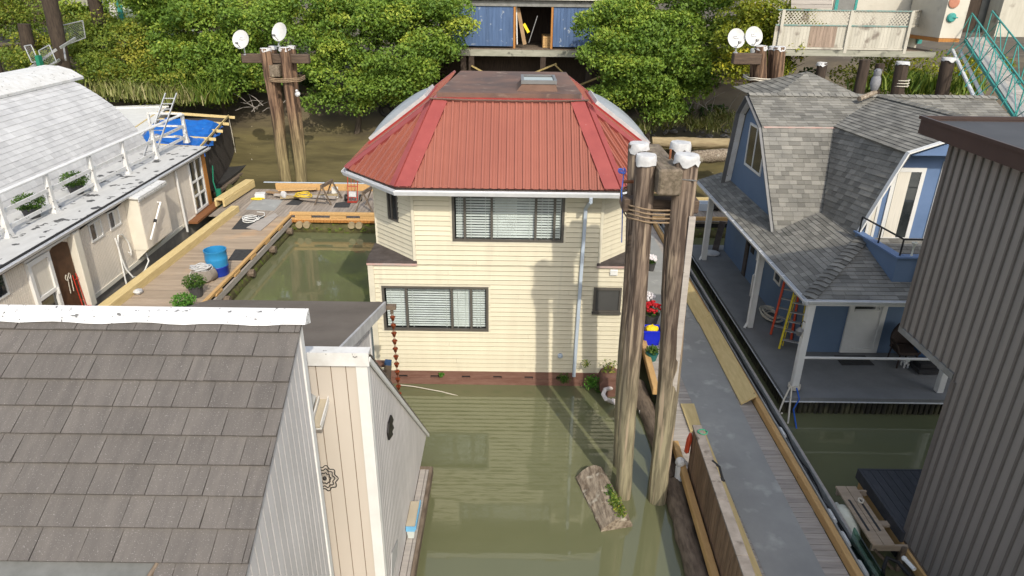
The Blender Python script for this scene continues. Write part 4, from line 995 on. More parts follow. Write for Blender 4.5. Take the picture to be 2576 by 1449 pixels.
# annex with dark felt roof
AX = -2.62
lo_, hi_ = at_x(966, 765, AX), at_x(846, 887, AX); d = (hi_ - lo_).normalized(); hi2 = hi_ + d * .6
NEx = at_z(519, 769, lo_.z).x
mb = MB(); q = [lo_, hi2, V(NEx - .6, hi2.y, hi2.z), V(NEx, lo_.y, lo_.z)]; mb.prism(q, (0, 0, .05)); mb.build('felt_roof', 'asphalt_roof', cot)
mb = MB(); mb.bar(lo_ + V(.02, 0, -.05), hi2 + V(.02, 0, -.05), .04, .20); mb.bar(lo_ + V(-.05, -.02, -.07), hi2 + V(-.05, 0, -.07), .03, .12); mb.build('rake_board', 'grey_fascia', cot)
for k in range(9):
    pass
ny = lo_.y - 1.0; zt = lambda y: lo_.z + (hi_.z - lo_.z) * (y - lo_.y) / (hi_.y - lo_.y) - .14
wall_east('annex_wall', AX - .13, [(ny, .5), (ny, zt(ny)), (hi2.y, zt(hi2.y)), (hi2.y, .5)], .115, .016, 'cottage_grey', 'groove_light', cot)
mb = MB(); mb.box(AX - .22, AX - .10, ny - .0, ny + .08, .5, zt(ny + .08)); mb.build('corner_trim', 'white', cot)
mb = MB(); mb.box(NEx, AX - .22, ny - .02, ny + .03, .5, zt(ny + .06)); mb.build('back_wall', 'cottage_grey', cot)
mb = MB(); mb.box(-9.4, TX - .06, 2, 12.2, -.3, .5); mb.build('float_hull', 'old_wood', cot)
# rain chain
ct = at_y(985, 772, lo_.y)
mb = MB(); mb.bar(ct + V(-.10, 0, 0), ct + V(.09, 0, 0), .12, .09); mb.tube([ct + V(0, 0, -.02), ct + V(0, 0, -.16)], .035, 8); mb.build('gutter_outlet', 'old_wood', cot)
chn = thing('rain_chain', ct, 'copper rain chain of small cups hanging from the corner of the dark felt roof', 'rain chain')
top = at_y(988, 800, lo_.y); bot = at_y(1004, 992, lo_.y); N = 11
mb = MB(); mb.tube([ct + V(.0, 0, -.12), bot], .006, 5); mb.build('chain', 'copper', chn)
for i in range(N):
    c = top.lerp(bot, i / (N - 1)); mb = MB()
    mb.lathe([(.012, -.075), (.030, -.05), (.046, .01), (.058, .018), (.058, .03), (.045, .03), (.02, -.03)], c, 12); mb.build('cup', 'copper', chn, smooth=True)
    mb = MB(); mb.tube([c + V(-.04, 0, .03), c + V(-.012, 0, .085), c + V(.012, 0, .085), c + V(.04, 0, .03)], .005, 5); mb.build('loop', 'copper', chn)
# ornaments
wr = thing('wire_wreath', at_x(830, 1207, wallx + .03), 'black wire wall wreath of scalloped rings on the cottage corner', 'wall ornament')
c = at_y(811, 1207, RY + .16); pl = Plane(c + V(.02, 0.06, 0), (1, 0, 0), (0, -1, 0))
for r in (.15, .11, .065):
    mb = MB(); mb.tube([pl.p(math.cos(a) * r * (1 + .10 * math.cos(9 * a)) + .01, math.sin(a) * r * 1.25 * (1 + .10 * math.cos(9 * a)), .03) for a in [2 * math.pi * k / 72 for k in range(73)]], .007, 5); mb.build('ring', 'black_metal', wr)
mb = MB(); mb.ball(pl.p(.0, 0, .03), .028, 8, 6); mb.build('centre', 'black_metal', wr)
pl = Plane((TX + .02, 0, 0), (0, 1, 0), (1, 0, 0)); pxs = [(981, 1044), (986, 1056), (983, 1066), (987, 1076), (982, 1086), (985, 1092), (976, 1107), (973, 1090), (975, 1065)]
pts = [pl.uv(at_x(x, y, TX + .02)) for x, y in pxs]; mb = MB(); mb.prism([pl.p(*p) for p in pts], (.03, 0, 0)); tag(mb.build('wall_ornament', 'black_metal'), 'jagged dark metal ornament on the ribbed side wall of the cottage', 'wall ornament')
pts = [(1000, 1357), (998, 1395), (987, 1449), (983, 1449), (985, 1390)]; pts = [pl.uv(at_x(x, y, TX + .02)) for x, y in pts]
mb = MB(); mb.prism([pl.p(*p) for p in pts], (.01, 0, 0)); mb.build('wall_patch', 'grey_fascia', cot)
# side float deck and storage bin
fd_ = thing('side_deck', (-1.78, 10, .5), 'narrow weathered float deck along the foot of the cottage', 'dock')
mb = MB(); pl = Plane((0, 0, .47), (1, 0, 0), (0, 0, 1)); boards(mb, pl, [(TX + .02, 5, .47), (-1.72, 5, .47), (-1.72, 11.7, .47), (TX + .02, 11.7, .47)], .125, .012, .03, horiz=False, u0=TX + .02); mb.build('planking', 'plank_weather', fd_)
mb = MB(); mb.bar((-1.675, 5, .42), (-1.675, 11.77, .42), .07, .2); mb.bar((TX, 11.74, .42), (-1.715, 11.74, .42), .07, .2); mb.build('rim', 'old_wood', fd_)
mb = MB(); mb.box(TX, -1.70, 5, 11.7, -.2, .44); mb.build('float_hull', 'old_wood', fd_)
bn = at_z(1037, 1310, .6)
bt = thing('storage_bin', (bn.x, bn.y, .5), 'clear plastic storage bin with blue clips on the side deck of the cottage', 'storage bin')
x0, x1, y0, y1 = TX + .03, TX + .19, bn.y - .38, bn.y + .30
mb = MB(); mb.add([(x0 + .02, y0 + .03, .505), (x1 - .03, y0 + .03, .505), (x1 - .03, y1 - .03, .505), (x0 + .02, y1 - .03, .505), (x0, y0, .78), (x1, y0, .78), (x1, y1, .78), (x0, y1, .78)], [(0, 1, 5, 4), (1, 2, 6, 5), (2, 3, 7, 6), (3, 0, 4, 7), (0, 3, 2, 1)]); mb.build('tub', 'bin_clear', bt)
mb = MB(); mb.box(x0 - .01, x1 + .01, y0 - .01, y1 + .01, .78, .81); mb.build('lid', 'dry_leaf', bt, bevel=.008)
mb = MB(); mb.box(x1 + .011, x1 + .03, y0 - .012, y1 + .012, .74, .83); mb.box(x0, x1 + .01, y0 - .03, y0 - .012, .72, .83); mb.build('clip', 'bin_lid_blue', bt)
# painted post by the rain chain
pp = at_z(972, 962, .1)
pt = thing('mooring_post', (pp.x, 14.9, 0), 'short dark painted mooring post with a blue top beside the rain chain', 'post')
a = at_y(970, 963, 14.9); b = at_y(976, 916, 14.9); mb = MB(); mb.bar(a + V(0, 0, -.3), b, .17, .14, (0, 1, 0)); mb.build('post', 'paint_post', pt, bevel=.01)
mb = MB(); mb.bar(b, b + V(.01, 0, .10), .16, .13, (0, 1, 0)); mb.build('post_top', 'cushion', pt); mb = MB(); mb.bar(b + V(-.5, .1, -.05), b + V(-.1, .1, -.05), .08, .16); mb.build('cross_board', 'skirt_brown', pt)

# ------------------------------------------------------------------ grey clad house (right edge)
gh = thing('grey_house', (9.5, 7, 0), 'tall grey-brown metal clad floating house with a dark flat roof at the right edge', 'house')
GX = 7.42; GY0 = 9.86; GYU = 11.6
def clad(name, x, y0, y1, z0, z1):
    pl = Plane((x, 0, 0), (0, -1, 0), (-1, 0, 0)); mb = MB(); mb.box(x, x + .1, y0, y1, z0, z1); mb.build(name, 'grey_clad', gh)
    mb = MB(); y = y1 - .03
    while y > y0:
        pbox(mb, pl, -y - .017, -y + .017, z0, z1, .0005, .032, random.random()); y -= .215
    mb.build('wall_rib', 'grey_clad_rib', gh)
clad('upper_wall', GX, GY0 + .001, GYU, 4.12, 7.66); clad('side_wall', GX, -1, GY0, .55, 7.66)
mb = MB(); mb.box(GX + .102, 14, GYU - .1, GYU - .02, 4.12, 7.66); mb.box(GX + .102, 14, GY0 - .1, GY0 - .02, .55, 4.0); mb.build('north_wall', 'grey_clad', gh)
mb = MB(); mb.box(GX - .03, 14, GY0 + .012, GYU + .03, 4.0, 4.115); mb.build('floor_band', 'grey_trim', gh)
for q in ((GY0 - .09, GY0 + .01, .55, 3.998), (GYU - .08, GYU + .01, 4.12, 7.6)): mb = MB(); mb.box(GX - .035, GX - .0, *q); mb.build('corner_trim', 'grey_clad_rib', gh)
FX, FYn = 7.12, 12.15
mb = MB(); mb.box(FX, FX + .04, -1.2, FYn, 7.66, 7.90); mb.box(FX + .04, 14.5, FYn - .04, FYn, 7.66, 7.90); mb.build('fascia', 'brown_fascia', gh)
mb = MB(); mb.box(FX + .04, 14.5, -1.2, FYn - .04, 7.68, 7.88); mb.build('flat_roof', 'dark_roof_mem', gh)
mb = MB(); mb.box(FX - .03, FX + .02, -1.2, FYn + .03, 7.903, 7.96); mb.box(FX + .02, 14.5, FYn - .02, FYn + .03, 7.903, 7.96); mb.build('roof_edge', 'brown_fascia', gh)
mb = MB(); mb.box(GX - .02, 14, -1, GY0 - .02, -.3, .54); mb.build('float_hull', 'old_wood', gh)
bd = thing('black_deck', (8.2, 10.7, .7), 'black plank landing deck at the foot of the grey house', 'deck')
mb = MB(); pl = Plane((0, 0, .72), (1, 0, 0), (0, 0, 1)); boards(mb, pl, [(GX - .04, GY0 + .0, .72), (11, GY0 + .0, .72), (11, 11.55, .72), (GX - .04, 11.55, .72)], .17, .012, .03); mb.build('planking', 'black_deck', bd)
mb = MB(); mb.box(GX - .10, GX - .045, GY0 - .1, 11.60, .52, .755); mb.box(GX - .04, 11, 11.555, 11.60, .52, .755); mb.build('rim', 'black_deck', bd)
mb = MB(); mb.box(GX - .07, GX - .01, 2, 11.5, .30, .515); mb.box(GX - .005, 11, 11.4, 11.5, .2, .515); mb.build('support_beam', 'lumber', bd, bevel=.01)
mb = MB(); mb.box(GX + .0, 11, GY0 + .05, 11.35, -.3, .5); mb.build('float_hull', 'room', bd)
# wooden step bench
bz = .62; q = [at_z(2100, 1222, bz), at_z(2150, 1222, bz), at_z(2243, 1372, bz), at_z(2178, 1370, bz)]
sb = thing('step_bench', ((q[0] + q[2]) / 2).to_tuple()[:2] + (.3,), 'weathered wooden step with two black grip strips in front of the black deck', 'step')
L = q[0].y - q[3].y; x0 = q[3].x + .13; y0 = q[3].y
for k in range(2):
    mb = MB(); mb.box(x0 + .0 + k * .215, x0 + .205 + k * .215, y0, q[0].y, bz - .045, bz); mb.build('tread_board', 'plank_tan', sb, bevel=.006)
    mb = MB(); mb.box(x0 + .07 + k * .215, x0 + .115 + k * .215, y0 + .35, y0 + 1.2, bz + .001, bz + .005); mb.build('grip_strip', 'black_mat', sb)
for (xa_, xb_, ya_, yb_, za_) in ((.01, .9, y0 + .02, y0 + .07, .17), (.01, .9, q[0].y - .1, q[0].y - .05, .17), (.44, .86, y0 + .55, y0 + .68, .10)):
    mb = MB(); mb.box(x0 + xa_, x0 + xb_, ya_, yb_, bz - za_, bz - .05); mb.build('step_frame', 'plank_tan', sb)
mb = MB(); mb.bar((x0 + .06, y0 + .045, bz - .12), (x0 + .62, y0 + .05, -.1), .09, .05); mb.box(x0 + .55, x0 + .64, y0 - .03, y0 + .015, -.1, bz - .05); mb.build('brace', 'old_wood', sb)
fb = at_z(2133, 1318, .25); mb = MB(); mb.lathe([(.02, -.42), (.13, -.36), (.19, -.2), (.20, .15), (.16, .33), (.05, .42), (.03, .5)], V(6.64, fb.y - .1, .36), 16, (.0, .9, .12)); tag(mb.build('fender', 'fender', smooth=True), 'white inflatable fender floating between the walkway and the wooden step', 'fender')
mb = MB(); a = at_z(2165, 1262, bz + .05)
for k in range(3): mb.tube([a + V(.05 * math.cos(i * .9 + k), .06 * math.sin(i * .9 + k), .03 + .02 * math.sin(i * 1.3)) for i in range(9)], .010, 5)
tag(mb.build('rope_coil', 'rope_pale', smooth=True), 'small coil of pale rope on the wooden step', 'rope')
mb = MB(); a = at_z(2232, 1449, .5); mb.tube([a + V(-.02, 0, -.3), a + V(-.02, .12, .05), a + V(.10, .28, .15), a + V(.28, .22, .1), a + V(.40, -.05, .02), a + V(.48, -.4, 0)], .035, 8)
tag(mb.build('black_hose', 'rubber', smooth=True), 'thick black hose looping out beside the wooden step', 'hose')
mb = MB(); a = at_z(2275, 1405, .62); mb.tube([a, a + V(.05, -.25, 0)], .04, 8); mb.ball(a, .05, 8, 6); tag(mb.build('pipe_fitting', 'plastic_white', smooth=True), 'white pipe fitting on the timber beam below the grey wall', 'pipe')
# ------------------------------------------------------------------ blue house
bh = thing('blue_house', (11.5, 20, 0), 'blue floating house with grey-shingled gambrel roofs and a wrap-around porch', 'house')
BZ = .50; WX, WY = 8.30, 17.05; EX = 17.5; NY = 25.2
GZ = 3.06; PX0, PY0 = 7.12, 14.95; M_ = .35
SH = [.22, .3, .38]
# ground floor
mb = MB(); mb.box(WX, WX + .1, WY, NY, BZ, 3.05); mb.build('side_wall', 'blue_wall', bh)
mb = MB(); mb.box(WX + .1, EX, WY, WY + .1, BZ, 3.05); mb.build('front_wall', 'blue_wall', bh)
# porch floor and black corrugated skirt
mb = MB(); mb.box(6.99, EX, 14.70, NY + .5, BZ - .08, BZ); mb.build('porch_floor', 'porch_deck', bh)
mb = MB(); mb.bar((6.965, 14.66, BZ - .05), (6.965, NY + .5, BZ - .05), .04, .13); mb.bar((6.95, 14.67, BZ - .05), (EX, 14.67, BZ - .05), .05, .13); mb.build('floor_edge', 'porch_deck', bh)
mb = MB(); mb.bar((6.94, 14.63, BZ - .10), (6.94, NY + .5, BZ - .10), .02, .03); mb.bar((6.94, 14.64, BZ - .10), (EX, 14.64, BZ - .10), .02, .03); mb.build('edge_strip', 'gutter_white', bh)
mb = MB(); x = 7.0
while x < EX - .2: mb.tube([(x, 14.76, -.3), (x, 14.76, BZ - .13)], .062, 6); x += .135
y = 14.8
while y < NY: mb.tube([(7.06, y, -.3), (7.06, y, BZ - .13)], .055, 6); y += .125
mb.build('float_skirt', 'black_skirt', bh)
mb = MB(); mb.box(7.1, EX, 14.82, NY + .4, -.4, BZ - .09); mb.build('float_hull', 'room', bh)
# posts
for (x, y) in ((7.30, 15.06), (7.25, 18.56), (7.25, 24.1), (11.02, 15.04)):
    zt = GZ + .05; mb = MB(); mb.box(x - .085, x + .085, y - .085, y + .085, BZ, zt)
    if y > 16: mb.box(x - .16, x - .10, y - .17, y - .10, BZ + .18, zt); mb.bar((x - .13, y - .135, BZ + .2), (x - .22, y - .2, BZ + .06), .07, .06)
    mb.build('porch_post', 'white', bh, bevel=.012)
mb = MB(); mb.tube([(7.36, 15.04, BZ + .95), (11.0, 15.04, BZ + .95)], .035, 8); mb.build('porch_rail', 'white', bh, smooth=True)
mb = MB(); mb.tube([(7.14, 18.48, BZ + 1.05), (7.06, 18.44, BZ + 1.1), (7.06, 18.44, BZ + 1.75), (7.14, 18.48, BZ + 1.8)], .025, 6); mb.build('grab_handle', 'steel', bh, smooth=True)
# porch roof: west and south slopes meeting at a hip
RXw = 9.35; hz = lambda x: GZ + .06 + M_ * (x - PX0)
hipx, hipy = RXw, PY0 + (RXw - PX0)
nW = Vector((-M_, 0, 1)).normalized(); plW = Plane((PX0, PY0, GZ + .06), (0, -1, 0), nW)
mb = MB(); shingles(mb, plW, [(PX0, PY0, hz(PX0)), (hipx, hipy, hz(hipx)), (hipx, 19.4, hz(hipx)), (7.95, 19.4, hz(7.95)), (7.95, 19.0, hz(7.95)), (PX0, 19.0, hz(PX0))][:3] + [(hipx, 19.6, hz(hipx)), (PX0, 19.6, hz(PX0))], .145, SH, t=.014)
shingles(mb, plW, [(PX0, 19.6, hz(PX0)), (8.0, 19.6, hz(8.0)), (8.0, NY + .6, hz(8.0)), (PX0, NY + .6, hz(PX0))], .145, SH, t=.014)
nS = Vector((0, -M_, 1)).normalized(); plS = Plane((PX0, PY0, GZ + .06), (1, 0, 0), nS)
shingles(mb, plS, [(PX0, PY0, GZ + .06), (EX, PY0, GZ + .06), (EX, hipy, hz(hipx)), (hipx, hipy, hz(hipx))], .145, SH, t=.014)
mb.build('porch_roof', 'blue_shingle', bh)
mb = MB(); K = 17; a = V(PX0 + .03, PY0 + .03, GZ + .08); b = V(hipx, hipy, hz(hipx) + .03); d = (b - a) / K; s = Vector((1, -1, 0)).normalized()
for k in range(K):
    p = a + d * k; q = p + d * 1.12
    for sg in (1, -1):
        side = Vector((s.x * sg, s.y * sg, -.16)) * .17
        mb.prism([p + V(0, 0, .035), p + side + V(0, 0, .035), q + side, q], (0, 0, .012), random.random())
mb.build('hip_cap', 'blue_shingle', bh)
# porch ceiling, gutters
mb = MB(); mb.box(PX0 + .05, WX, PY0 + .05, NY + .5, GZ - .03, GZ + .0); mb.box(WX, EX, PY0 + .05, WY, GZ - .03, GZ); mb.build('porch_ceiling', 'white_worn', bh)
def ogee(mb, p, q, out, w_=.11, h_=.10):
    p, q, out = Vector(p), Vector(q), Vector(out); prof = [(0, 0), (0, -h_), (w_ * .6, -h_), (w_, -.02), (w_, 0), (w_ - .014, 0), (w_ - .014, -.02), (w_ * .56, -h_ + .014), (.012, -h_ + .014), (.012, 0)]
    for i in range(len(prof)):
        (a, b), (c, d_) = prof[i], prof[(i + 1) % len(prof)]
        mb.face([p + out * a + V(0, 0, b), q + out * a + V(0, 0, b), q + out * c + V(0, 0, d_), p + out * c + V(0, 0, d_)])
mb = MB(); ogee(mb, (PX0, PY0 - .11, GZ + .05), (PX0, NY + .6, GZ + .05), (-1, 0, 0)); ogee(mb, (PX0 - .11, PY0, GZ + .05), (EX, PY0, GZ + .05), (0, -1, 0))
y = 15.5
while y < NY: mb.box(PX0 - .10, PX0, y, y + .03, GZ + .035, GZ + .048); y += .9
mb.build('gutter', 'gutter_white', bh)
mb = MB(); mb.box(PX0 - .0, PX0 + .03, PY0, NY + .5, GZ - .12, GZ + .05); mb.box(PX0 + .031, EX, PY0 - .0, PY0 + .03, GZ - .12, GZ + .05); mb.build('fascia', 'white', bh)
# main gambrel: west gable and south slopes
RK = 7.75; apx = at_x(1882, 237, RK); bN = at_x(1858, 280, RK); bS = at_x(1916, 316, RK); eN = at_x(1820, 456, RK); eS = at_x(1949, 590, RK)
GWX = 8.0
gp = [(eS.y, eS.z), (bS.y + .1, bS.z - .1), (apx.y, apx.z - .12), (bN.y - .1, bN.z - .08), (eN.y, eN.z)]
mb = MB(); mb.prism([(GWX, y, z - .03) for y, z in gp], (.08, 0, 0)); mb.build('gable_wall', 'blue_wall', bh)
RE = at_y(2500, 235, apx.y).x
mb = MB()
def slope(mb, a, b, c, d, expo=.15, wds=SH, t=.016):
    a, b, c, d = map(Vector, (a, b, c, d)); nn = (b - a).cross(d - a).normalized()
    if nn.z < 0: nn = -nn
    shingles(mb, Plane(a, b - a, nn), [a, b, c, d], expo, wds, t=t)
def W_(x, p): return V(x, p.y, p.z)
slope(mb, W_(RK, bS), W_(RE, bS), W_(RE, apx), W_(RK, apx)); mb.build('upper_roof', 'blue_shingle', bh)
mb = MB(); slope(mb, W_(RK, eS), W_(10.3, eS), W_(10.3, bS), W_(RK, bS)); mb.build('steep_roof', 'blue_shingle', bh)
mb = MB(); slope(mb, W_(RE, bN), W_(RK, bN), W_(RK, apx), W_(RE, apx)); slope(mb, W_(RE, eN), W_(RK, eN), W_(RK, bN), W_(RE, bN)); mb.build('back_roof', 'blue_shingle', bh)
mb = MB(); x = RK
while x < RE:
    for sg in (1, -1): mb.prism([V(x, apx.y, apx.z + .05), V(x + .27, apx.y, apx.z + .03), V(x + .27, apx.y + sg * .17, apx.z - .03), V(x, apx.y + sg * .17, apx.z - .01)], (0, 0, .014), random.random())
    x += .24
mb.build('ridge_cap', 'blue_shingle', bh)
mb = MB(); mb.bar(W_(RK, bS) + V(.05, -.03, -.04), W_(10.03, bS) + V(0, -.03, -.04), .09, .05); mb.build('break_flashing', 'pink_flash', bh)
mb = MB()
for a, b in ((eN, bN), (bN, apx), (apx, bS), (bS, eS)): mb.bar(W_(RK - .02, a) + V(0, 0, -.07), W_(RK - .02, b) + V(0, 0, -.07), .035, .14, (1, 0, 0))
mb.build('rake_fascia', 'steel_dark', bh)
mb = MB()
for a, b in ((eN, bN), (bN, apx), (apx, bS), (bS, eS)): mb.prism([W_(RK, a) + V(0, 0, -.09), W_(RK, b) + V(0, 0, -.09), W_(GWX, b) + V(0, 0, -.09), W_(GWX, a) + V(0, 0, -.09)], (0, 0, .02))
mb.build('soffit', 'white_worn', bh)
plG = Plane((GWX, 0, 0), (0, -1, 0), (-1, 0, 0)); u = [plG.uv(at_x(x, y, GWX)) for x, y in ((1890, 307), (1877, 416), (1914, 440))]
flat_window(bh, plG, u[0][0], u[2][0], u[1][1], u[0][1], fw=.08, mull=((u[0][0] + u[2][0]) / 2 - .05,), curtains=())
# hipped bit behind the ridge
pk = at_y(2032, 181, 27.0); l = at_y(1930, 236, 25.0); r = at_y(2215, 240, 25.0)
mb = MB(); slope(mb, l + V(0, 0, -.3), r + V(0, 0, -.3), pk + V(.05, 0, 0), pk, expo=.2); slope(mb, V(l.x, 29, l.z - .3), l + V(0, 0, -.3), pk, pk + V(0, .05, 0), expo=.2); mb.build('back_hip_roof', 'blue_shingle', bh)
# south dormer (gambrel end to the camera)
DY = 17.42; dbk = at_y(2282, 386, DY); dbt = at_y(2157, 584, DY); dup = at_y(2373, 349, DY)
dap = V(12.15, DY, dbk.z + (12.15 - dbk.x) * .36)
back = eS.y + .1
mb = MB(); nb = bS.y + .02
a = V(dbt.x, DY, dbt.z); b = dbk; c = V(10.05, nb, bS.z + .0); d0 = V(9.12, eS.y + .15, hz(9.12) - .12); a = a + V(-.03, 0, -.10)
slope(mb, d0, a, b, c, expo=.15); mb.build('dormer_steep_roof', 'blue_shingle', bh)
mb = MB(); e = V(12.1, apx.y - .1, apx.z + .02); slope(mb, V(10.0, nb + .05, bS.z), dbk, dap, e); mb.build('dormer_roof', 'blue_shingle', bh)
mb = MB(); E2 = V(2 * 12.15 - dbk.x, DY, dbk.z); slope(mb, E2, V(E2.x, nb, bS.z), e, dap); mb.build('dormer_back_roof', 'blue_shingle', bh)
mb = MB(); K = 22
for k in range(K):
    p = dap.lerp(e, k / K); q = dap.lerp(e, (k + 1.15) / K)
    for sg in (1, -1): mb.prism([p + V(0, 0, .05), p + V(sg * .17, 0, -.01), q + V(sg * .17, 0, -.03), q + V(0, 0, .03)], (0, 0, .014), random.random())
mb.build('dormer_ridge_cap', 'blue_shingle', bh)
mb = MB(); mb.bar(dbt + V(0, -.04, 0), dbk + V(0, -.04, .02), .04, .15, (0, 1, 0)); mb.bar(dbk + V(0, -.042, .02), dap + V(0, -.042, .02), .04, .15, (0, 1, 0)); mb.bar(dap + V(0, -.044, .02), E2 + V(0, -.044, .02), .04, .15, (0, 1, 0)); mb.build('dormer_fascia', 'white', bh)
mb = MB(); wy = DY + .55; mb.prism([V(dbt.x + .3, wy, 3.3), V(2 * 12.15 - dbt.x, wy, 3.3), V(E2.x, wy, E2.z), V(12.15, wy, dap.z - .15), V(dbk.x + .22, wy, dbk.z - .15)], (0, .08, 0)); mb.build('dormer_wall', 'blue_parapet', bh)
mb = MB(); mb.prism([V(dbk.x + .15, DY, dbk.z - .05), V(E2.x, DY, dbk.z - .05), V(12.15, DY, dap.z - .1)], (0, .05, 0)); mb.build('dormer_gable', 'blue_parapet', bh)
plD = Plane((0, wy, 0), (1, 0, 0), (0, -1, 0))
ua = plD.uv(at_y(2238, 600, wy)); ub = plD.uv(at_y(2303, 425, wy))
flat_window(bh, plD, 10.15, 11.0, 3.55, 5.62, fw=.11, name='balcony_door', curtains=((10.28, 10.62),)); flat_window(bh, plD, 9.75, 10.0, 3.6, 5.1, fw=.07, curtains=((9.83, 9.92),)); flat_window(bh, plD, 11.4, 12.4, 3.55, 5.8, fw=.09, name='balcony_door')
# balcony parapet over the porch roof
pA = at_plane(2158, 588, plS.o, nS); pc = at_y(2256, 656, 15.95)
bx0 = 9.28; bxf = 15.55
mb = MB(); zt = 3.98
mb.prism([(9.22, DY, zt - .0), (9.40, bxf, zt - .0), (9.40, bxf, GZ + .1), (9.22, DY, 3.6)], (.10, 0, 0)); mb.build('parapet_side', 'blue_wall', bh)
mb = MB(); mb.box(9.5, 14, bxf, bxf + .1, GZ + .1, zt - .02); mb.build('parapet_front', 'blue_wall', bh)
mb = MB(); mb.prism([(9.16, DY + .02, zt), (9.34, bxf - .06, zt), (9.56, bxf - .06, zt), (9.38, DY + .02, zt)], (0, 0, .04)); mb.box(9.56, 14, bxf - .06, bxf + .16, zt, zt + .04); mb.build('parapet_cap', 'blue_parapet', bh)
mb = MB(); mb.box(9.56, 14, bxf + .16, wy, zt - .5, zt - .45); mb.build('balcony_floor', 'porch_deck', bh)
mb = MB(); r0, r1, r2 = V(9.26, DY - .1, zt + .04), V(9.36, (DY + bxf) / 2, zt + .04), V(9.46, bxf + .05, zt + .04)
H = V(0, 0, .42)
for p in (r0, r1, r2, V(9.95, bxf + .05, zt + .04), V(11, bxf + .05, zt + .04)): mb.tube([p, p + H], .022, 6)
mb.tube([r0 + H, r2 + H, V(13, bxf + .05, zt + .46)], .024, 6); mb.build('balcony_rail', 'black_iron', bh)
mb = MB(); mb.lathe([(.03, 0), (.02, .05), (.02, .22), (.07, .34), (.06, .345), (.0, .3)], (9.75, bxf + .06, zt + .04), 10); tag(mb.build('solar_lantern', 'fender', smooth=True), 'small pale lantern standing on the blue balcony parapet', 'lantern')
mb = MB()
K = 40; vs = []
for i in range(K + 1):
    z = 2.95 + 1.0 * i / K; w_ = .03 * math.sin(i * 1.4); vs += [(9.92 + w_, bxf - .07, z), (10.0 + w_, bxf - .07, z)]
mb.add(vs, [(2 * i, 2 * i + 1, 2 * i + 3, 2 * i + 2) for i in range(K)]); o = mb.build('scalloped_trim', 'white', bh)
# doors and windows of the ground floor
plF = Plane((0, WY, 0), (1, 0, 0), (0, -1, 0))
o = flat_window(bh, plF, 9.32, 10.36, BZ + .02, BZ + 2.1, fw=.13, pane='white', name='front_door', proud=.06)
mb = MB(); pbox(mb, plF, 9.48, 10.2, BZ + 1.3, BZ + 1.36, .02, .05); pbox(mb, plF, 9.48, 10.2, BZ + 1.66, BZ + 1.70, .02, .05); mb.build('glazing_bar', 'white', o)
mb = MB(); pbox(mb, plF, 9.47, 10.04, BZ + 1.38, BZ + 1.95, .02, .03); mb.build('door_glass', 'dark_pane', o)
mb = MB(); mb.ball(plF.p(10.14, BZ + 1.42, .06), .03, 8, 6); mb.build('handle', 'steel', o)
plL = Plane((WX, 0, 0), (0, -1, 0), (-1, 0, 0))
for (ya, yb) in ((21.6, 20.9), (19.9, 19.35)):
    flat_window(bh, plL, -ya, -yb, 1.5, 2.75, fw=.07, trans=(2.15,))
mb = MB(); pbox(mb, plL, -22.75, -22.45, BZ + .02, 2.75, .0, .05); mb.build('door_frame', 'dark_shelf', bh)
# porch things
lt = thing('wall_lantern', (WX - .1, 22.3, 2.1), 'black carriage lantern on the blue side wall', 'lantern')
mb = MB(); mb.lathe([(.02, -.2), (.07, -.12), (.09, .1), (.13, .12), (.02, .24)], (WX - .16, 22.1, 2.0), 8); mb.build('lamp_body', 'black_iron', lt); mb = MB(); mb.box(WX - .03, WX - .002, 21.95, 22.25, 1.55, 2.05); mb.build('back_plate', 'black_iron', lt)
def step_ladder(foot, yaw, hgt, m, label, n, lean=.36, spread=.0):
    t = thing('step_ladder', foot, label, 'ladder', 'step ladders leaning in the blue porch')
    f = Vector(foot); s = Vector((math.cos(yaw), math.sin(yaw), 0)); fw_ = Vector((-s.y, s.x, 0))
    top = f + fw_ * lean + V(0, 0, hgt)
    for sg in (-1, 1):
        a = f + s * .29 * sg; b = top + s * .19 * sg; mb = MB(); mb.bar(a, b, .06, .12, tuple(fw_)); mb.build('rail', m, t, bevel=.004)
        mb = MB(); mb.bar(a + V(0, 0, -.0), a + (b - a) * .04, .05, .10, tuple(fw_)); mb.build('foot', 'rubber', t)
    for k in range(1, n):
        q = k / n; a = f.lerp(top, q); w_ = .28 - .10 * q; mb = MB(); mb.obox(a, s * w_, fw_ * .045, (0, 0, .015)); mb.build('tread', 'steel', t)
    if spread:
        for sg in (-1, 1): mb = MB(); a = f + fw_ * spread + s * .22 * sg; mb.bar(a, top + s * .13 * sg, .03, .05, tuple(fw_)); mb.build('rear_leg', m, t)
    mb = MB(); mb.obox(top, s * .19, fw_ * .09, (0, 0, .03)); mb.build('top_cap', 'steel_dark', t)
step_ladder((8.0, 17.95, BZ), -.55, 2.3, 'orange_rail', 'orange step ladder leaning in the porch against the blue wall', 8, .30)
step_ladder((7.95, 17.1, BZ), -.45, 1.65, 'yellow_rail', 'yellow step ladder standing folded in front of the orange one', 6, .32, .24)
mb = MB(); c = at_z(1940, 795, BZ + .05)
for k in range(7): mb.tube([c + V(.34 * math.cos(i * .5 + k * .9) * (.5 + .08 * k) - .0, .62 * math.sin(i * .5 + k * .9) * (.4 + .09 * k), .03 + .035 * (k % 4) + .02 * math.sin(i)) for i in range(14)], .022, 6)
tag(mb.build('rope_heap', 'rope_pale', smooth=True), 'heap of thick pale rope on the porch floor behind the white post', 'rope')
dm = at_z(2150, 908, BZ); mb = MB(); q = [at_z(*p, BZ + .006) for p in ((2098, 895), (2175, 895), (2200, 919), (2118, 919))]; mb.prism(q, (0, 0, .012)); tag(mb.build('door_mat', 'black_mat'), 'dark door mat in front of the white porch door', 'mat')
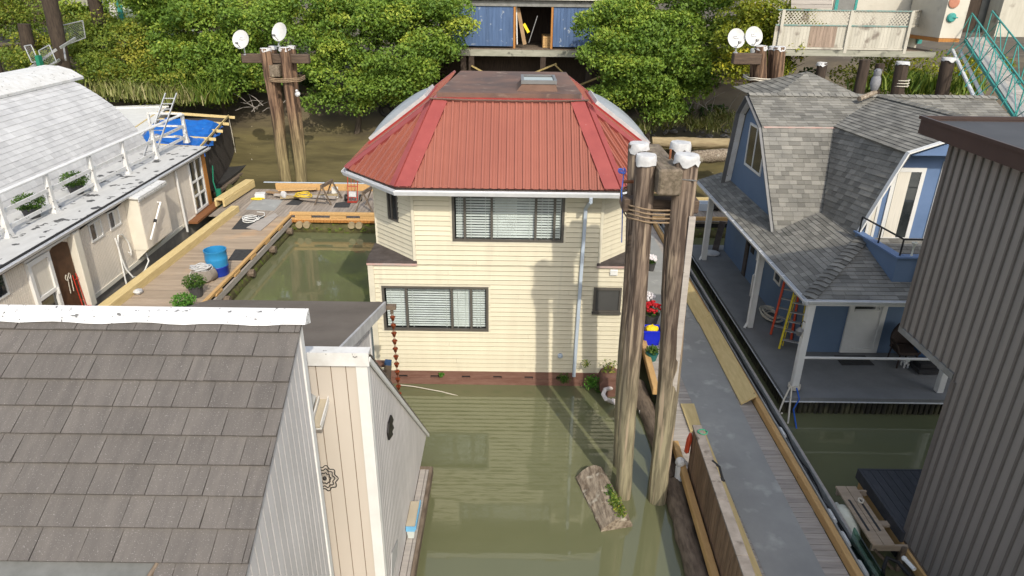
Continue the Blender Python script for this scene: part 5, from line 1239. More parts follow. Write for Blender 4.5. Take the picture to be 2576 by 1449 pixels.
# wicker chair
cc = at_z(2265, 915, BZ)
ch = thing('wicker_chair', (cc.x, cc.y, BZ), 'dark wicker armchair with a rounded back on the blue porch', 'chair')
for sx in (-.24, .26):
    for sy in (-.25, .25): mb = MB(); mb.tube([cc + V(sx, sy, 0), cc + V(sx * .92, sy * .92, .42)], .022, 6); mb.build('leg', 'wicker', ch)
mb = MB(); mb.obox(cc + V(0, 0, .44), (.28, 0, 0), (0, .27, 0), (0, 0, .04)); mb.build('seat', 'wicker', ch, bevel=.02)
mb = MB(); K = 14; vs = []
for j in range(7):
    zz = .45 + .60 * j / 6; wv = [1.0, 1.08, 1.14, 1.15, 1.08, .9, .55][j]
    for i in range(K + 1):
        a_ = math.pi * (.02 + .96 * i / K); vs.append(cc + V(math.cos(a_) * .31 * wv, .10 + math.sin(a_) * .24 + .10 * j / 6, zz))
mb.add(vs, [(j * (K + 1) + i, j * (K + 1) + i + 1, (j + 1) * (K + 1) + i + 1, (j + 1) * (K + 1) + i) for j in range(6) for i in range(K)])
o = mb.build('backrest', 'wicker', ch, smooth=True); md = o.modifiers.new('thick', 'SOLIDIFY'); md.thickness = .03
for sx in (-1, 1): mb = MB(); mb.tube([cc + V(sx * .32, .15, .68), cc + V(sx * .33, -.18, .64), cc + V(sx * .28, -.26, .45)], .03, 6); mb.build('armrest', 'wicker', ch, smooth=True)
mb = MB(); mb.obox(cc + V(.62, .25, .32), (.26, 0, 0), (0, .26, 0), (0, 0, .14)); mb.obox(cc + V(.70, .45, .6), (.3, 0, 0), (0, .05, 0), (0, 0, .22)); tag(mb.build('porch_cushion', 'cushion', bevel=.05), 'dark blue seat cushion beside the wicker chair', 'cushion')
# small white ornament dog under the chair and a stack of boxes
dg = cc + V(.03, -.14, 0); og = thing('ornament_dog', dg, 'small white ornamental dog figure on the floor by the wicker chair', 'ornament')
mb = MB(); mb.ball(dg + V(0, 0, .16), .085, 10, 7, (.8, 1.1, 1.2)); mb.ball(dg + V(-.02, -.10, .27), .065, 10, 7); mb.ball(dg + V(-.025, -.16, .255), .03, 8, 5)
for sx, sy in ((-.05, -.08), (.05, -.08), (-.05, .07), (.05, .07)): mb.tube([dg + V(sx, sy, .0), dg + V(sx, sy, .13)], .024, 6)
mb.build('body', 'plastic_white', og, smooth=True); mb = MB(); mb.ball(dg + V(-.07, -.09, .30), .022, 6, 5, (.6, 1, 1.6)); mb.ball(dg + V(.04, -.09, .30), .022, 6, 5, (.6, 1, 1.6)); mb.build('ears', 'grey_trim', og)
a = at_z(2325, 925, BZ + .1); mb = MB(); mb.obox(a, (.28, 0, 0), (0, .25, 0), (0, 0, .06)); mb.obox(a + V(.02, .05, .12), (.22, 0, 0), (0, .2, 0), (0, 0, .055)); tag(mb.build('storage_crate', 'room', bevel=.01), 'low dark crates stacked at the right of the porch', 'crate')
# hanging lantern at the corner post
hl = at_y(2012, 830, 14.98); t = thing('hanging_lantern', hl, 'small black lantern hung on the white corner post', 'lantern')
mb = MB(); mb.lathe([(.03, -.16), (.06, -.15), (.075, -.03), (.10, -.02), (.02, .08)], hl, 6); mb.build('lamp_body', 'steel_dark', t); mb = MB(); mb.tube([hl + V(0, 0, .07), hl + V(-.01, 0, .18), hl + V(.06, .02, .24), hl + V(.12, .04, .18)], .01, 5); mb.build('hook', 'black_iron', t)
# mooring ropes at the front corner
mb = MB(); c = V(7.30, 15.06, BZ + .05)
for k in range(3): mb.tube([c + V(.14 * math.cos(i * .63), .14 * math.sin(i * .63), .04 * k + .01 * i % .03) for i in range(11)], .022, 6)
mb.tube([c + V(-.12, -.05, .06), c + V(-.4, -.45, -.05), c + V(-.62, -.75, -.35), (6.58, 13.9, .55)], .022, 6); mb.tube([c + V(-.10, -.10, .06), c + V(-.3, -.6, -.12), c + V(-.45, -1.0, -.3), (6.58, 13.5, .55)], .022, 6)
tag(mb.build('mooring_rope', 'rope_pale', smooth=True), 'pale mooring rope tied round the white corner post of the blue porch', 'rope')
mb = MB(); mb.tube([c + V(.0, -.15, .08), c + V(-.02, -.45, -.05), at_y(1996, 1030, 14.5), at_y(2012, 1130, 13.6) + V(0, 0, 0), at_z(2013, 1140, -.1)], .02, 6)
tag(mb.build('mooring_rope', 'rope_blue', smooth=True), 'blue mooring rope dropping from the porch corner into the water', 'rope')
# owl decoy on the dormer ridge
ow = at_y(2197, 232, apx.y - .2); base_ = V(ow.x, ow.y, ow.z)
t = thing('owl_decoy', base_, 'grey owl decoy perched on the blue house ridge', 'decoy')
mb = MB(); mb.lathe([(.06, 0), (.12, .08), (.16, .25), (.145, .42), (.10, .5), (.125, .56), (.12, .66), (.06, .72)], base_ + V(0, 0, .02), 12); o = mb.build('body', 'owl_grey', t, smooth=True)
mb = MB(); mb.ball(base_ + V(-.07, -.09, .70), .03, 6, 4, (.6, .6, 1.4)); mb.ball(base_ + V(.07, -.09, .70), .03, 6, 4, (.6, .6, 1.4)); mb.build('ear_tufts', 'owl_grey', t)
mb = MB(); mb.tube([base_ + V(-.62, -.42, -.16), base_ + V(.05, -.03, .0)], .085, 8); tag(mb.build('perch_log', 'log_wood'), 'short cut log lying on the dormer ridge below the owl', 'log')
# board leaning on side wall
mb = MB(); a = at_z(1808, 632, BZ); mb.bar(a + V(-.15, 0, 0), a + V(.15, .5, 1.05), .24, .04); tag(mb.build('leaning_board', 'dark_shelf'), 'dark board leaning on the blue side wall at the far end of the porch', 'board')
# ------------------------------------------------------------------ long white house on the left
lh = thing('white_roofed_house', (-15, 22, 0), 'long beige floating house with a curved white shingle roof and a railed roof deck', 'house')
def LX(off, Y): return -13.39 - .035 * (Y - 20) + off
ld = Vector((-.035, 1, 0)).normalized(); ln = Vector((1, .035, 0)).normalized()
plL2 = Plane((LX(0, 0), 0, 0), ld, ln)          # u = distance along, v = height, n = towards the walkway
Y0_, Y1_ = 7.0, 30.0
mb = MB(); boards(mb, plL2, [plL2.p(Y0_, .6), plL2.p(Y1_, .6), plL2.p(Y1_, 3.05), plL2.p(Y0_, 3.05)], .085, .014, .012, backing=False); mb.build('ribbed_wall', 'tan_ribbed', lh)
mb = MB(); pbox(mb, plL2, Y0_, Y1_, .6, 3.05, -.08, 0); mb.build('wall_backing', 'tan_groove', lh)
mb = MB(); pbox(mb, plL2, Y0_, Y1_, -.3, .58, -2.5, -.03); mb.build('concrete_float', 'concrete', lh)
def LP(x, y, h=0.0):
    p = at_plane(x, y, plL2.p(0, 0, h), ln); return plL2.uv(p)
# doorway, storm door, wing wall
d0 = LP(50, 640); d1 = LP(109, 612); d2 = LP(168, 785); e0 = LP(163, 589); e1 = LP(196, 747); w0 = LP(163, 589, .3); w1_ = LP(224, 754, .0); w2_ = LP(176, 581, .3)
du0, du1 = (d0[0]), d1[0]; wu0 = max(e0[0], du1 + .8); wu1 = w1_[0]; ztop = 2.85
mb = MB(); pbox(mb, plL2, du1 + .02, wu0 - .01, .62, ztop - .12, .013, .02); K = 8; wdt = wu0 - du1 - .03
pts = [plL2.p(du1 + .02 + wdt * k / K, ztop - .119 + .16 * math.sin(math.pi * k / K), .02) for k in range(K + 1)]
mb.face(pts); mb.build('doorway', 'dark_interior', lh)
mb = MB(); pbox(mb, plL2, du0 - .12, wu0, 2.92, 3.04, .013, .14); mb.build('door_surround', 'white', lh)
mb = MB(); pbox(mb, plL2, wu0, wu1, .55, 3.0, .013, .24); mb.build('wing_wall', 'cream_pilaster', lh, bevel=.02)
o = flat_window(lh, plL2, du0, du1, .6, ztop, fw=.13, pane='dark_pane', name='storm_door', proud=.10, trans=(1.72,))
mb = MB(); pbox(mb, plL2, du0 + .13, du1 - .13, 1.78, ztop - .13, .02, .045); mb.build('roller_blind', 'curtain', o); mb = MB(); pbox(mb, plL2, du1 - .10, du1 - .06, 1.55, 1.75, .10, .14); mb.build('handle', 'white', o)
mb = MB(); pbox(mb, plL2, du0 + .005, du1 - .005, .605, 1.02, .03, .095); mb.build('kick_panel', 'white', o)
HU = wu0
for (tl, tr_, br) in (((218, 566), (248, 547), (260, 592)), ((266, 537), (293, 519), (307, 561))):
    a_, b_, c_ = LP(*tl), LP(*tr_), LP(*br); u0_, u1_ = a_[0], max(b_[0], a_[0] + .45); v1_ = (a_[1] + b_[1]) / 2; v0_ = c_[1]; m_ = (u0_ + u1_) / 2
    flat_window(lh, plL2, u0_, u1_, v0_, v1_, fw=.055, mull=(m_,), curtains=((m_ + .03, u1_ - .06),), proud=.045)
a_ = LP(22, 739); b_ = LP(4, 672); flat_window(lh, plL2, a_[0] - 1.0, a_[0], a_[1], b_[1], fw=.055, proud=.045)
mb = MB(); pbox(mb, plL2, wu1 + .01, 26.6, .585, .72, .013, .05); pbox(mb, plL2, 26.7, 28.0, .585, .70, .013, .04); mb.build('base_board', 'cream_pilaster', lh)
# bump-out
BO = [LP(x, y, .49) for x, y in ((340, 489), (374, 628), (407, 458), (435, 580))]; bu0 = (BO[0][0] + BO[1][0]) / 2; bu1 = (BO[2][0] + BO[3][0]) / 2; bv0 = (BO[1][1] + BO[3][1]) / 2; bv1 = 3.02; print('BUMP', BO)
mb = MB(); q = [(bu0, bv0), (bu1, bv0), (bu1, 3.02), (bu0, 3.02)]; mb.prism([plL2.p(u, v, .013) for u, v in q], ln * .48); mb.build('bump_out', 'cream_pilaster', lh)
pb = Plane(plL2.p(0, 0, .493), ld, ln); mb = MB(); boards(mb, pb, [pb.p(bu0 + .02, bv0 + .02), pb.p(bu1 - .02, bv0 + .02), pb.p(bu1 - .02, 3.0), pb.p(bu0 + .02, 3.0)], .085, .014, .012, backing=False); mb.build('bump_out_face', 'tan_ribbed', lh)
mb = MB(); mb.prism([plL2.p(bu0 + .03, bv0 - .002, .02), plL2.p(bu0 + .03, bv0 - .002, .47), plL2.p(bu0 + .03, .73, .02)], ld * (bu1 - bu0 - .06)); mb.build('bump_out_base', 'cream_pilaster', lh)
mb = MB(); mb.prism([plL2.p(bu0 - .1, 3.06, .0), plL2.p(bu0 - .1, 3.02, .58), plL2.p(bu1 + .1, 3.02, .58), plL2.p(bu1 + .1, 3.06, .0)], (0, 0, .06)); mb.prism([plL2.p(bu0 - .1, 2.92, .56), plL2.p(bu1 + .1, 2.92, .56), plL2.p(bu1 + .1, 3.015, .58), plL2.p(bu0 - .1, 3.015, .58)], ln * .02); mb.build('bump_out_roof', 'white_worn', lh)
# pipe on the bump-out, downspout
mb = MB(); mb.tube([pb.p(bu1 - .75, 2.50, .02), pb.p(bu1 - .75, 2.50, .14), pb.p(bu0 + .05, 1.5, .14)], .035, 8); pp_ = mb.build('waste_pipe', 'plastic_white', lh, smooth=True); mb = MB(); mb.tube([pb.p((bu0 + bu1 - .7) / 2, 2.05, .14), pb.p((bu0 + bu1 - .7) / 2 - .08, 1.97, .14)], .06, 8); mb.build('coupling', 'black_iron', pp_)
mb = MB(); mb.bar(plL2.p(26.75, 3.05, .10), plL2.p(26.85, .35, .10), .08, .07); mb.build('downspout', 'white', lh, bevel=.01)
# glazed end doors, orange post, brown step
o = flat_window(lh, plL2, 28.1, 29.45, .75, 3.0, fw=.09, mull=(28.78,), trans=(1.45, 2.05), name='glazed_door', proud=.07)
mb = MB(); pbox(mb, plL2, 29.5, 29.85, .7, 3.15, -.1, .08); mb.build('corner_post', 'orange_wood', lh)
mb = MB(); pbox(mb, plL2, 27.2, 30.1, .585, .68, .0, .42); mb.build('door_step', 'brown_step', lh)
# roof deck, gutter
mb = MB(); K = 30; vs = []
mb.prism([plL2.p(Y0_, 3.12, .17), plL2.p(Y1_ + .1, 3.12, .17), plL2.p(Y1_ + .1, 3.18, -2.6), plL2.p(Y0_, 3.18, -2.6)], (0, 0, .10)); mb.build('roof_deck', 'white_deck', lh)
mb = MB(); pbox(mb, plL2, Y0_, Y1_ + .1, 3.08, 3.235, .175, .20); mb.build('drip_edge', 'black_mat', lh)
mb = MB(); ogee(mb, plL2.p(Y0_, 3.17, .205), plL2.p(Y1_ + .12, 3.17, .205), ln, .10, .10); mb.build('gutter', 'gutter_white', lh)
mb = MB(); pbox(mb, plL2, Y0_, Y1_, 3.0, 3.075, -.06, .17); mb.build('soffit', 'dark_shelf', lh)
mb = MB(); pbox(mb, plL2, Y1_ - .2, Y1_ + .12, 3.05, 3.115, -1.6, .19); mb.build('end_fascia', 'white_worn', lh)
# curved roof
def LXc(off, z, Y): return V(LX(off, Y), Y, z)
arc = [(-2.15, 3.22), (-2.42, 3.85), (-2.85, 4.45), (-3.35, 5.0), (-3.9, 5.45), (-4.5, 5.85), (-5.1, 6.12)]
YE = 29.6
mb = MB()
for (o0, z0), (o1, z1) in zip(arc, arc[1:]):
    a, b, c, d = LXc(o0, z0, Y0_ - 4), LXc(o0, z0, YE), LXc(o1, z1, YE), LXc(o1, z1, Y0_ - 4)
    nn = (b - a).cross(d - a).normalized(); nn = nn if nn.z > 0 else -nn; L_ = (d - a).length
    rows = max(2, round(L_ / .21)); shingles(mb, Plane(a, b - a, nn), [a, b, c, d], L_ / rows, [.22, .3, .36], t=.013, gap=.005)
mb.build('curved_roof', 'white_shingle', lh)
mb = MB(); mb.prism([LXc(o_, z_ - .03, YE - .12) for o_, z_ in arc] + [LXc(-5.1, 3.2, YE - .12)], (0, .06, 0)); mb.build('end_gable', 'tan_ribbed', lh)
mb = MB(); q = [(-4.75, 6.10), (-5.2, 6.38), (-5.7, 6.52), (-6.3, 6.55), (-6.9, 6.45)]
mb.prism([LXc(o_, z_, Y0_ - 4) for o_, z_ in q] + [LXc(o_, z_ - .10, Y0_ - 4) for o_, z_ in q[::-1]], LXc(0, 0, YE + .75) - LXc(0, 0, Y0_ - 4)); mb.build('ridge_cap', 'white_worn', lh)
mb = MB(); q = [(-6.9, 6.35), (-9, 5.2), (-10, 3.4)]
for (o0, z0), (o1, z1) in zip(q, q[1:]): mb.face([LXc(o0, z0, 8), LXc(o0, z0, YE), LXc(o1, z1, YE), LXc(o1, z1, 8)])
mb.build('back_roof', 'white_shingle', lh)
# railing
ps = [at_z(*p, 3.25) for p in ((45, 594), (152, 532), (248, 477), (330, 435), (396, 397), (466, 357))]
us = [p.y for p in ps]; us = [us[0] - 2 * (us[1] - us[0]), us[0] - (us[1] - us[0])] + us; off = -.97
RH = 1.22
rl = thing('roof_railing', plL2.p(24, 3.25, off), 'white painted railing along the roof deck of the long white house', 'railing')
for u in us:
    mb = MB(); a = plL2.p(u, 3.235, off); n_ = []
    for (hw, hn, z) in ((.13, .12, 0), (.075, .075, .25), (.065, .06, RH)): n_ += [a + ld * sx * hw + ln * sy * hn + V(0, 0, z) for sx, sy in ((-1, -1), (1, -1), (1, 1), (-1, 1))]
    mb.add(n_, [(i * 4 + k, i * 4 + (k + 1) % 4, (i + 1) * 4 + (k + 1) % 4, (i + 1) * 4 + k) for i in range(2) for k in range(4)]); mb.build('post', 'white_worn', rl)
ua_, ub_ = us[0] - .5, us[-1] + .06
mb = MB(); pbox(mb, plL2, ua_, ub_, 3.235 + RH, 3.285 + RH, off - .09, off + .09); mb.build('top_rail', 'white', rl, bevel=.008)
for z in (.2, .68): mb = MB(); pbox(mb, plL2, ua_, ub_, 3.235 + z, 3.235 + z + .11, off - .025, off + .025); mb.build('mid_rail', 'white_worn', rl)
eo = plL2.p(us[-1], 3.235, off); mb = MB()
for z in (.2, .68, RH + .01): mb.bar(eo + V(0, 0, z + .05), eo + V(-1.55, 0, z + .05), .04, .08)
mb.bar(eo + V(-1.5, 0, 0), eo + V(-1.5, 0, RH), .09, .09); mb.build('end_rail', 'white_worn', rl)
# planters on the deck
def leaves_np(pos, size, mname, name, parent=None, tones=None, updir=.5, aspect=.55):
    """one mesh of diamond leaves at the given positions"""
    N = len(pos); nrm = rng.normal(size=(N, 3)); nrm[:, 2] = np.abs(nrm[:, 2]) + updir; nrm[:, 1] -= .45
    nrm /= np.linalg.norm(nrm, axis=1)[:, None]; t = rng.normal(size=(N, 3)); t -= nrm * (t * nrm).sum(1)[:, None]; t /= np.linalg.norm(t, axis=1)[:, None]
    b = np.cross(nrm, t); s = (size * rng.uniform(.65, 1.3, N))[:, None]
    vs = np.stack([pos - t * s * .5, pos + b * s * aspect * .5 + nrm * s * .06, pos + t * s * .5 - nrm * s * .10, pos - b * s * aspect * .5 + nrm * s * .06], 1).reshape(-1, 3)
    if parent is not None: vs = vs - np.array(root_loc(parent))
    me = bpy.data.meshes.new(name); me.vertices.add(4 * N); me.vertices.foreach_set('co', vs.astype(np.float32).ravel())
    me.loops.add(4 * N); me.loops.foreach_set('vertex_index', np.arange(4 * N, dtype=np.int32)); me.polygons.add(N)
    me.polygons.foreach_set('loop_start', np.arange(0, 4 * N, 4, dtype=np.int32)); me.polygons.foreach_set('loop_total', np.full(N, 4, np.int32))
    me.update(calc_edges=True); at = me.attributes.new('tone', 'FLOAT', 'FACE')
    tn = rng.uniform(0, 1, N) if tones is None else tones; at.data.foreach_set('value', np.clip(tn, 0, 1).astype(np.float32))
    me.materials.append(MATS[mname]); me.validate(); o = bpy.data.objects.new(name, me); COL.objects.link(o)
    if parent is not None: o.parent = parent
    return o
def clump(c, r, n, squash=(1, 1, .7), shell=.55):
    d = rng.normal(size=(n, 3)); d /= np.linalg.norm(d, axis=1)[:, None]; q = shell + (1 - shell) * rng.uniform(0, 1, n)
    return np.array(c) + d * (q * r)[:, None] * np.array(squash)
def planter(c, label, r=.30, h=.26, w=.24, shrub='leaf_shrub', group=None, pot='pot_dark', n=900, squash=(1, 1, .62), leaf=.06):
    t = thing('potted_shrub', c, label, 'potted plant', group); c = Vector(c)
    mb = MB(); mb.lathe([(w * .72, 0), (w, h), (w * 1.06, h), (w * 1.06, h - .04), (w * .9, h - .03), (.01, h - .04)], c, 14); mb.build('pot', pot, t)
    leaves_np(clump(c + V(0, 0, h + r * .35), r, n, squash, .5), leaf, shrub, 'foliage', t); return t
GP = 'potted shrubs on the roof deck'
planter(at_z(84, 548, 3.235), 'dark pot with a clipped shrub on the roof deck, nearer of the two', .46, .34, .27, group=GP, n=1700)
planter(at_z(195, 488, 3.235), 'dark pot with a clipped shrub on the roof deck, farther of the two', .46, .34, .27, group=GP, n=1700)
# hoses on the wall
mb = MB(); pts = [(21.75, 2.0), (21.8, 1.6), (21.85, 1.2), (21.95, .8), (22.05, .45), (22.4, .30), (22.9, .35), (23.3, .55), (23.45, .85), (23.4, 1.1)]
mb.tube([plL2.p(u - .2, v, .10 + (.12 if v < .6 else 0)) for u, v in pts], .028, 6)
mb.tube([plL2.p(u, v, .08) for u, v in ((21.6, .3), (21.62, 1.2), (21.65, 1.75), (21.8, 2.02), (22.05, 1.95), (22.3, 1.6), (22.35, 1.25), (22.28, 1.1), (22.2, 1.25))], .026, 6)
tag(mb.build('garden_hose', 'plastic_white', smooth=True), 'white hose hung in loops on the beige ribbed wall', 'hose')
mb = MB(); mb.tube([plL2.p(u, v, .05) for u, v in ((19.9, 2.90), (21.0, 2.98), (22.0, 2.88), (22.4, 2.92), (22.55, 2.98))], .022, 6); tag(mb.build('wall_cable', 'black_iron', smooth=True), 'black cable sagging under the eave of the long white house', 'cable')
# red hand truck in the doorway
ht = thing('hand_truck', plL2.p(19.3, .6, .1), 'red hand truck leaning in the dark doorway of the white house', 'hand truck')
mb = MB()
for u in (HU - .22, HU - .05): mb.tube([plL2.p(u, .65, .10), plL2.p(u - .02, 1.75, .05)], .013, 6)
for z in (.9, 1.6): mb.tube([plL2.p(HU - .22, z, .09), plL2.p(HU - .06, z, .09)], .010, 5)
mb.build('frame', 'red_bright', ht, smooth=True); mb = MB(); pbox(mb, plL2, HU - .25, HU - .02, .622, .65, .1, .25); mb.build('toe_plate', 'red_bright', ht)
mb = MB(); a = plL2.p(HU - .55, 1.8, .06)
for k in range(2): mb.tube([a + ld * (.05 * math.cos(i * .7) + .16 * k) + V(0, 0, .09 * math.sin(i * .7)) for i in range(10)] + [a + ld * .16 * k + V(0, 0, -.5)], .012, 5)
tag(mb.build('rope_hank', 'rope_pale', smooth=True), 'two small hanks of pale rope in the dark doorway', 'rope')
mb = MB(); a = at_z(215, 785, .68); mb.obox(a + V(.05, -.05, -.05), (.35, 0, 0), (0, .45, 0), (0, 0, .07)); tag(mb.build('door_step', 'brown_step', bevel=.01), 'brown wooden step in front of the dark doorway', 'step')
# aluminium ladder standing on the deck
a = at_z(375, 394, 3.24); b = at_y(431, 234, a.y + .9)
ld_ = thing('extension_ladder', a, 'aluminium extension ladder standing on the far end of the roof deck', 'ladder')
s = Vector((1, .1, 0)).normalized()
for sg in (-1, 1): mb = MB(); mb.bar(a + s * .22 * sg, b + s * .22 * sg, .035, .08, (0, -1, .3)); mb.build('rail', 'steel', ld_)
K = 12
for k in range(1, K): mb = MB(); c = a.lerp(b, k / K); mb.bar(c - s * .2, c + s * .2, .035, .035); mb.build('rung', 'steel', ld_)
# flat white roof and the black tarp-covered shed behind
wr2 = thing('white_annex', at_z(345, 305, 3.4), 'flat white roofed annex behind the curved roof', 'building')
q = [at_z(*p, 3.45) for p in ((270, 268), (425, 262), (395, 300), (345, 352), (300, 330))]; mb = MB(); mb.prism(q, (0, 0, -.15)); mb.build('flat_roof', 'white', wr2)
mb = MB(); c = sum(q, Vector()) / len(q); mb.prism([c + (p - c) * .95 + V(0, 0, -.155) for p in q], (0, 0, -3)); mb.build('wall', 'tan_ribbed', wr2)
mb = MB(); p0, p1 = at_z(290, 272, 3.47), at_z(425, 268, 3.47); mb.bar(p0, p1, .06, .06); mb.build('roof_edge', 'white_worn', wr2)
bs = thing('black_shed', at_z(540, 420, .75), 'black corrugated shed with bare rafters half covered by a blue tarp', 'shed')
A_ = at_z(538, 473, .72); B_ = at_z(590, 396, .72); C_ = at_y(574, 292, B_.y); zt = C_.z
wd = (B_ - A_); wl = wd.length; wd = wd.normalized(); wn = Vector((wd.y, -wd.x, 0)); plB = Plane(A_, wd, wn)
mb = MB(); u = 0; zA = plB.uv(at_plane(470, 366, A_, wn))[1]; mb.prism([plB.p(-2.2, 0), plB.p(wl, 0), plB.p(wl, zt - .72), plB.p(-1.9, zt - .72 - .35)], -wn * .08)
while u < wl: pbox(mb, plB, u, u + .035, 0, zt - .72 - .03 - .08 * (1 - u / wl), .0, .03); u += .10
mb.build('corrugated_wall', 'black_corr', bs)
r_ = -wd.cross(Vector((0, 0, 1))); back = -wn * 3.2
tp = [plB.p(-1.6, zt - .72 - .2), plB.p(wl * .62, zt - .72 + .03), plB.p(wl * .62, zt - .72 + .05) + back * .8 + V(0, 0, .3), plB.p(-1.6, zt - .72 - .1) + back * .95 + V(0, 0, .35)]
mb = MB(); K = 14; vs = []
for j in range(K + 1):
    for i in range(K + 1):
        p = tp[0].lerp(tp[1], i / K).lerp(tp[3].lerp(tp[2], i / K), j / K); e = .04 * math.sin(i * 2.1 + j) + .03 * math.sin(j * 1.7) + random.uniform(-.02, .02); e += .07 * math.sin(i * .9 + j * .6) * math.sin(j * 1.1 + i * .3); vs.append(p + V(0, 0, .08 + e) if j else p + V(0, 0, -.22 - .10 * math.sin(i * 1.3)) + wn * (.10 + .05 * math.sin(i * 2.3)))
mb.add(vs, [(j * (K + 1) + i, j * (K + 1) + i + 1, (j + 1) * (K + 1) + i + 1, (j + 1) * (K + 1) + i) for j in range(K) for i in range(K)])
tag(mb.build('tarp', 'tarp_blue', smooth=True), 'crumpled blue tarp spread over the rafters of the black shed', 'tarp')
mb = MB()
for q in (0, .25, .5, .75, 1.0): a = plB.p(-1.4 + (wl + 1.35) * q, zt - .72 - .08, .35); mb.bar(a, a + back * 1.1 + V(0, 0, .35), .05, .14)
mb.bar(plB.p(-1.6, zt - .60) + back * 1.05 + V(0, 0, .25), plB.p(wl + .5, zt - .60) + back * 1.05 + V(0, 0, .25), .06, .15); mb.bar(plB.p(-1.5, zt - .72, .03), plB.p(wl, zt - .70, .03), .05, .10)
mb.build('rafters', 'lumber_pale', bs)
mb = MB(); mb.prism([plB.p(-2, -.0) + back, plB.p(wl, 0) + back, plB.p(wl, zt - .8) + back, plB.p(-2, zt - .8) + back], wn * .05); mb.prism([plB.p(wl - .05, 0, -.1), plB.p(wl - .05, 0) + back, plB.p(wl - .05, zt - .8) + back, plB.p(wl - .05, zt - .8, -.1)], wd * .05); mb.build('shed_wall', 'black_corr', bs)
mb = MB(); mb.tube([plB.p(wl - .05, zt - .75, .03), plB.p(wl + .05, 1.2, .06), plB.p(wl, .2, .1), plB.p(wl + .4, .06, .3), at_z(632, 398, .78), at_z(634, 402, .8)], .018, 5); tag(mb.build('shore_rope', 'rope_pale', smooth=True), 'white rope running down the black shed to its float', 'rope')
fl = thing('shed_float', at_z(590, 440, .6), 'black plastic float deck in front of the black shed, on barrel floats', 'float')
q = [at_z(*p, .70) for p in ((536, 478), (635, 404), (628, 392), (588, 395))]; mb = MB(); mb.prism(q, (0, 0, -.12)); mb.build('deck_sheet', 'black_poly', fl)
mb = MB(); mb.bar(q[0] + V(.1, 0, -.2), q[1] + V(.05, 0, -.2), .2, .12); mb.build('deck_beam', 'old_wood', fl)
for p in ((618, 432), (598, 452), (578, 478), (556, 500)):
    a = at_z(*p, .28); mb = MB(); mb.lathe([(.10, -.35), (.27, -.32), (.29, 0), (.27, .32), (.10, .35)], a, 12, (.55, -.8, 0)); mb.build('float_barrel', 'algae_log', fl, smooth=True)
mb = MB(); a = at_z(553, 505, .6); mb.tube([a + V(0, 0, -.3), a + V(0, 0, .55)], .13, 10); mb.tube([a + V(-.1, 0, .5), a + V(-.2, .1, .9), a + V(-.15, .2, 1.6)], .03, 6); tag(mb.build('green_pipe', 'green_pipe', smooth=True), 'upright green pipe beside the brown door step', 'pipe')
# ------------------------------------------------------------------ shore: buildings
def px_box(mb, x0, x1, y0, y1, Y, d, tone=.5):
    """box whose front face, at distance Y, spans the given picture rectangle; depth d"""
    a = at_y(x0, y1, Y); b = at_y(x1, y1, Y); c = at_y((x0 + x1) / 2, y0, Y); e = at_y((x0 + x1) / 2, y1, Y)
    return mb.box(a.x, b.x, Y, Y + d, e.z, c.z, tone)
YS = 43.0
zd = at_y(1310, 122, YS).z; zt = at_y(1310, 16, YS).z
xa, xb, xc, xd, xe = [at_y(x, 60, YS).x for x in (1136, 1291, 1392, 1500, 1600)]
sh = thing('boat_shed', ((xa + xd) / 2, YS + 2, zd), 'blue plank boat shed on stilts with an open bay full of lumber', 'shed')
pl = Plane((0, YS, 0), (1, 0, 0), (0, -1, 0))
mb = MB(); boards(mb, pl, [pl.p(xa, zd + .12), pl.p(xb, zd + .12), pl.p(xb, zt), pl.p(xa, zt)], .20, .02, .02); mb.build('plank_wall', 'shed_blue', sh)
mb = MB(); boards(mb, pl, [pl.p(xc, zd + .12), pl.p(xe, zd + .12), pl.p(xe, zt), pl.p(xc, zt)], .20, .02, .02); mb.build('plank_wall', 'shed_blue', sh)
mb = MB(); pbox(mb, pl, xa - .2, xe, zt, zt + .28, .02, .10); pbox(mb, pl, xa - .2, xe, zt + .285, zt + 1.2, -.3, .02); mb.build('header', 'grey_trim', sh)
mb = MB(); pbox(mb, pl, xa - .4, xe, zt + .36, zt + .55, .03, .35); mb.build('eave_board', 'offwhite_wall', sh)
mb = MB(); pbox(mb, pl, xa - .3, xe, zd - .42, zd - .05, .10, .3); mb.build('deck_beam', 'grey_beam', sh)
mb = MB(); mb.box(xa - .3, xe, YS - .3, YS + 5, zd - .045, zd + .0); mb.build('floor', 'old_wood', sh)
for x in (xb + .02, xc - .14): mb = MB(); pbox(mb, pl, x, x + .12, zd, zt, -.05, .06); mb.build('bay_post', 'orange_wood', sh)
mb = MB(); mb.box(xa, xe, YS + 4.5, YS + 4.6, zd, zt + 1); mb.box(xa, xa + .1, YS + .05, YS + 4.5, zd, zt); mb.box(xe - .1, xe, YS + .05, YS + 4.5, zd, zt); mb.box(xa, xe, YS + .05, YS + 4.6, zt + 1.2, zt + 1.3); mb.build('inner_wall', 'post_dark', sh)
for x in (1166, 1186, 1366, 1482, 1560): mb = MB(); a = at_y(x, 150, YS - .1); mb.bar((a.x, YS - .1, zd - .42), (a.x, YS + .1, ground_z(a.x, YS) - .5), .32, .32); mb.build('stilt', 'post_dark', sh)
mb = MB()
for (p, q) in (((1290, 205), (1400, 160)), ((1395, 162), (1450, 215)), ((1186, 165), (1240, 195)), ((1430, 225), (1530, 185))): mb.bar(at_y(*p, YS - .3), at_y(*q, YS - .3), .07, .26, (0, -1, 0))
mb.build('brace', 'brace_wood', sh)
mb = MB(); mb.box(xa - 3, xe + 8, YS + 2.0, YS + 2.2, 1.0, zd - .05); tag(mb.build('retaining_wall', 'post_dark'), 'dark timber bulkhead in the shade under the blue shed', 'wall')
ls = at_y(1377, 100, YS + .8)
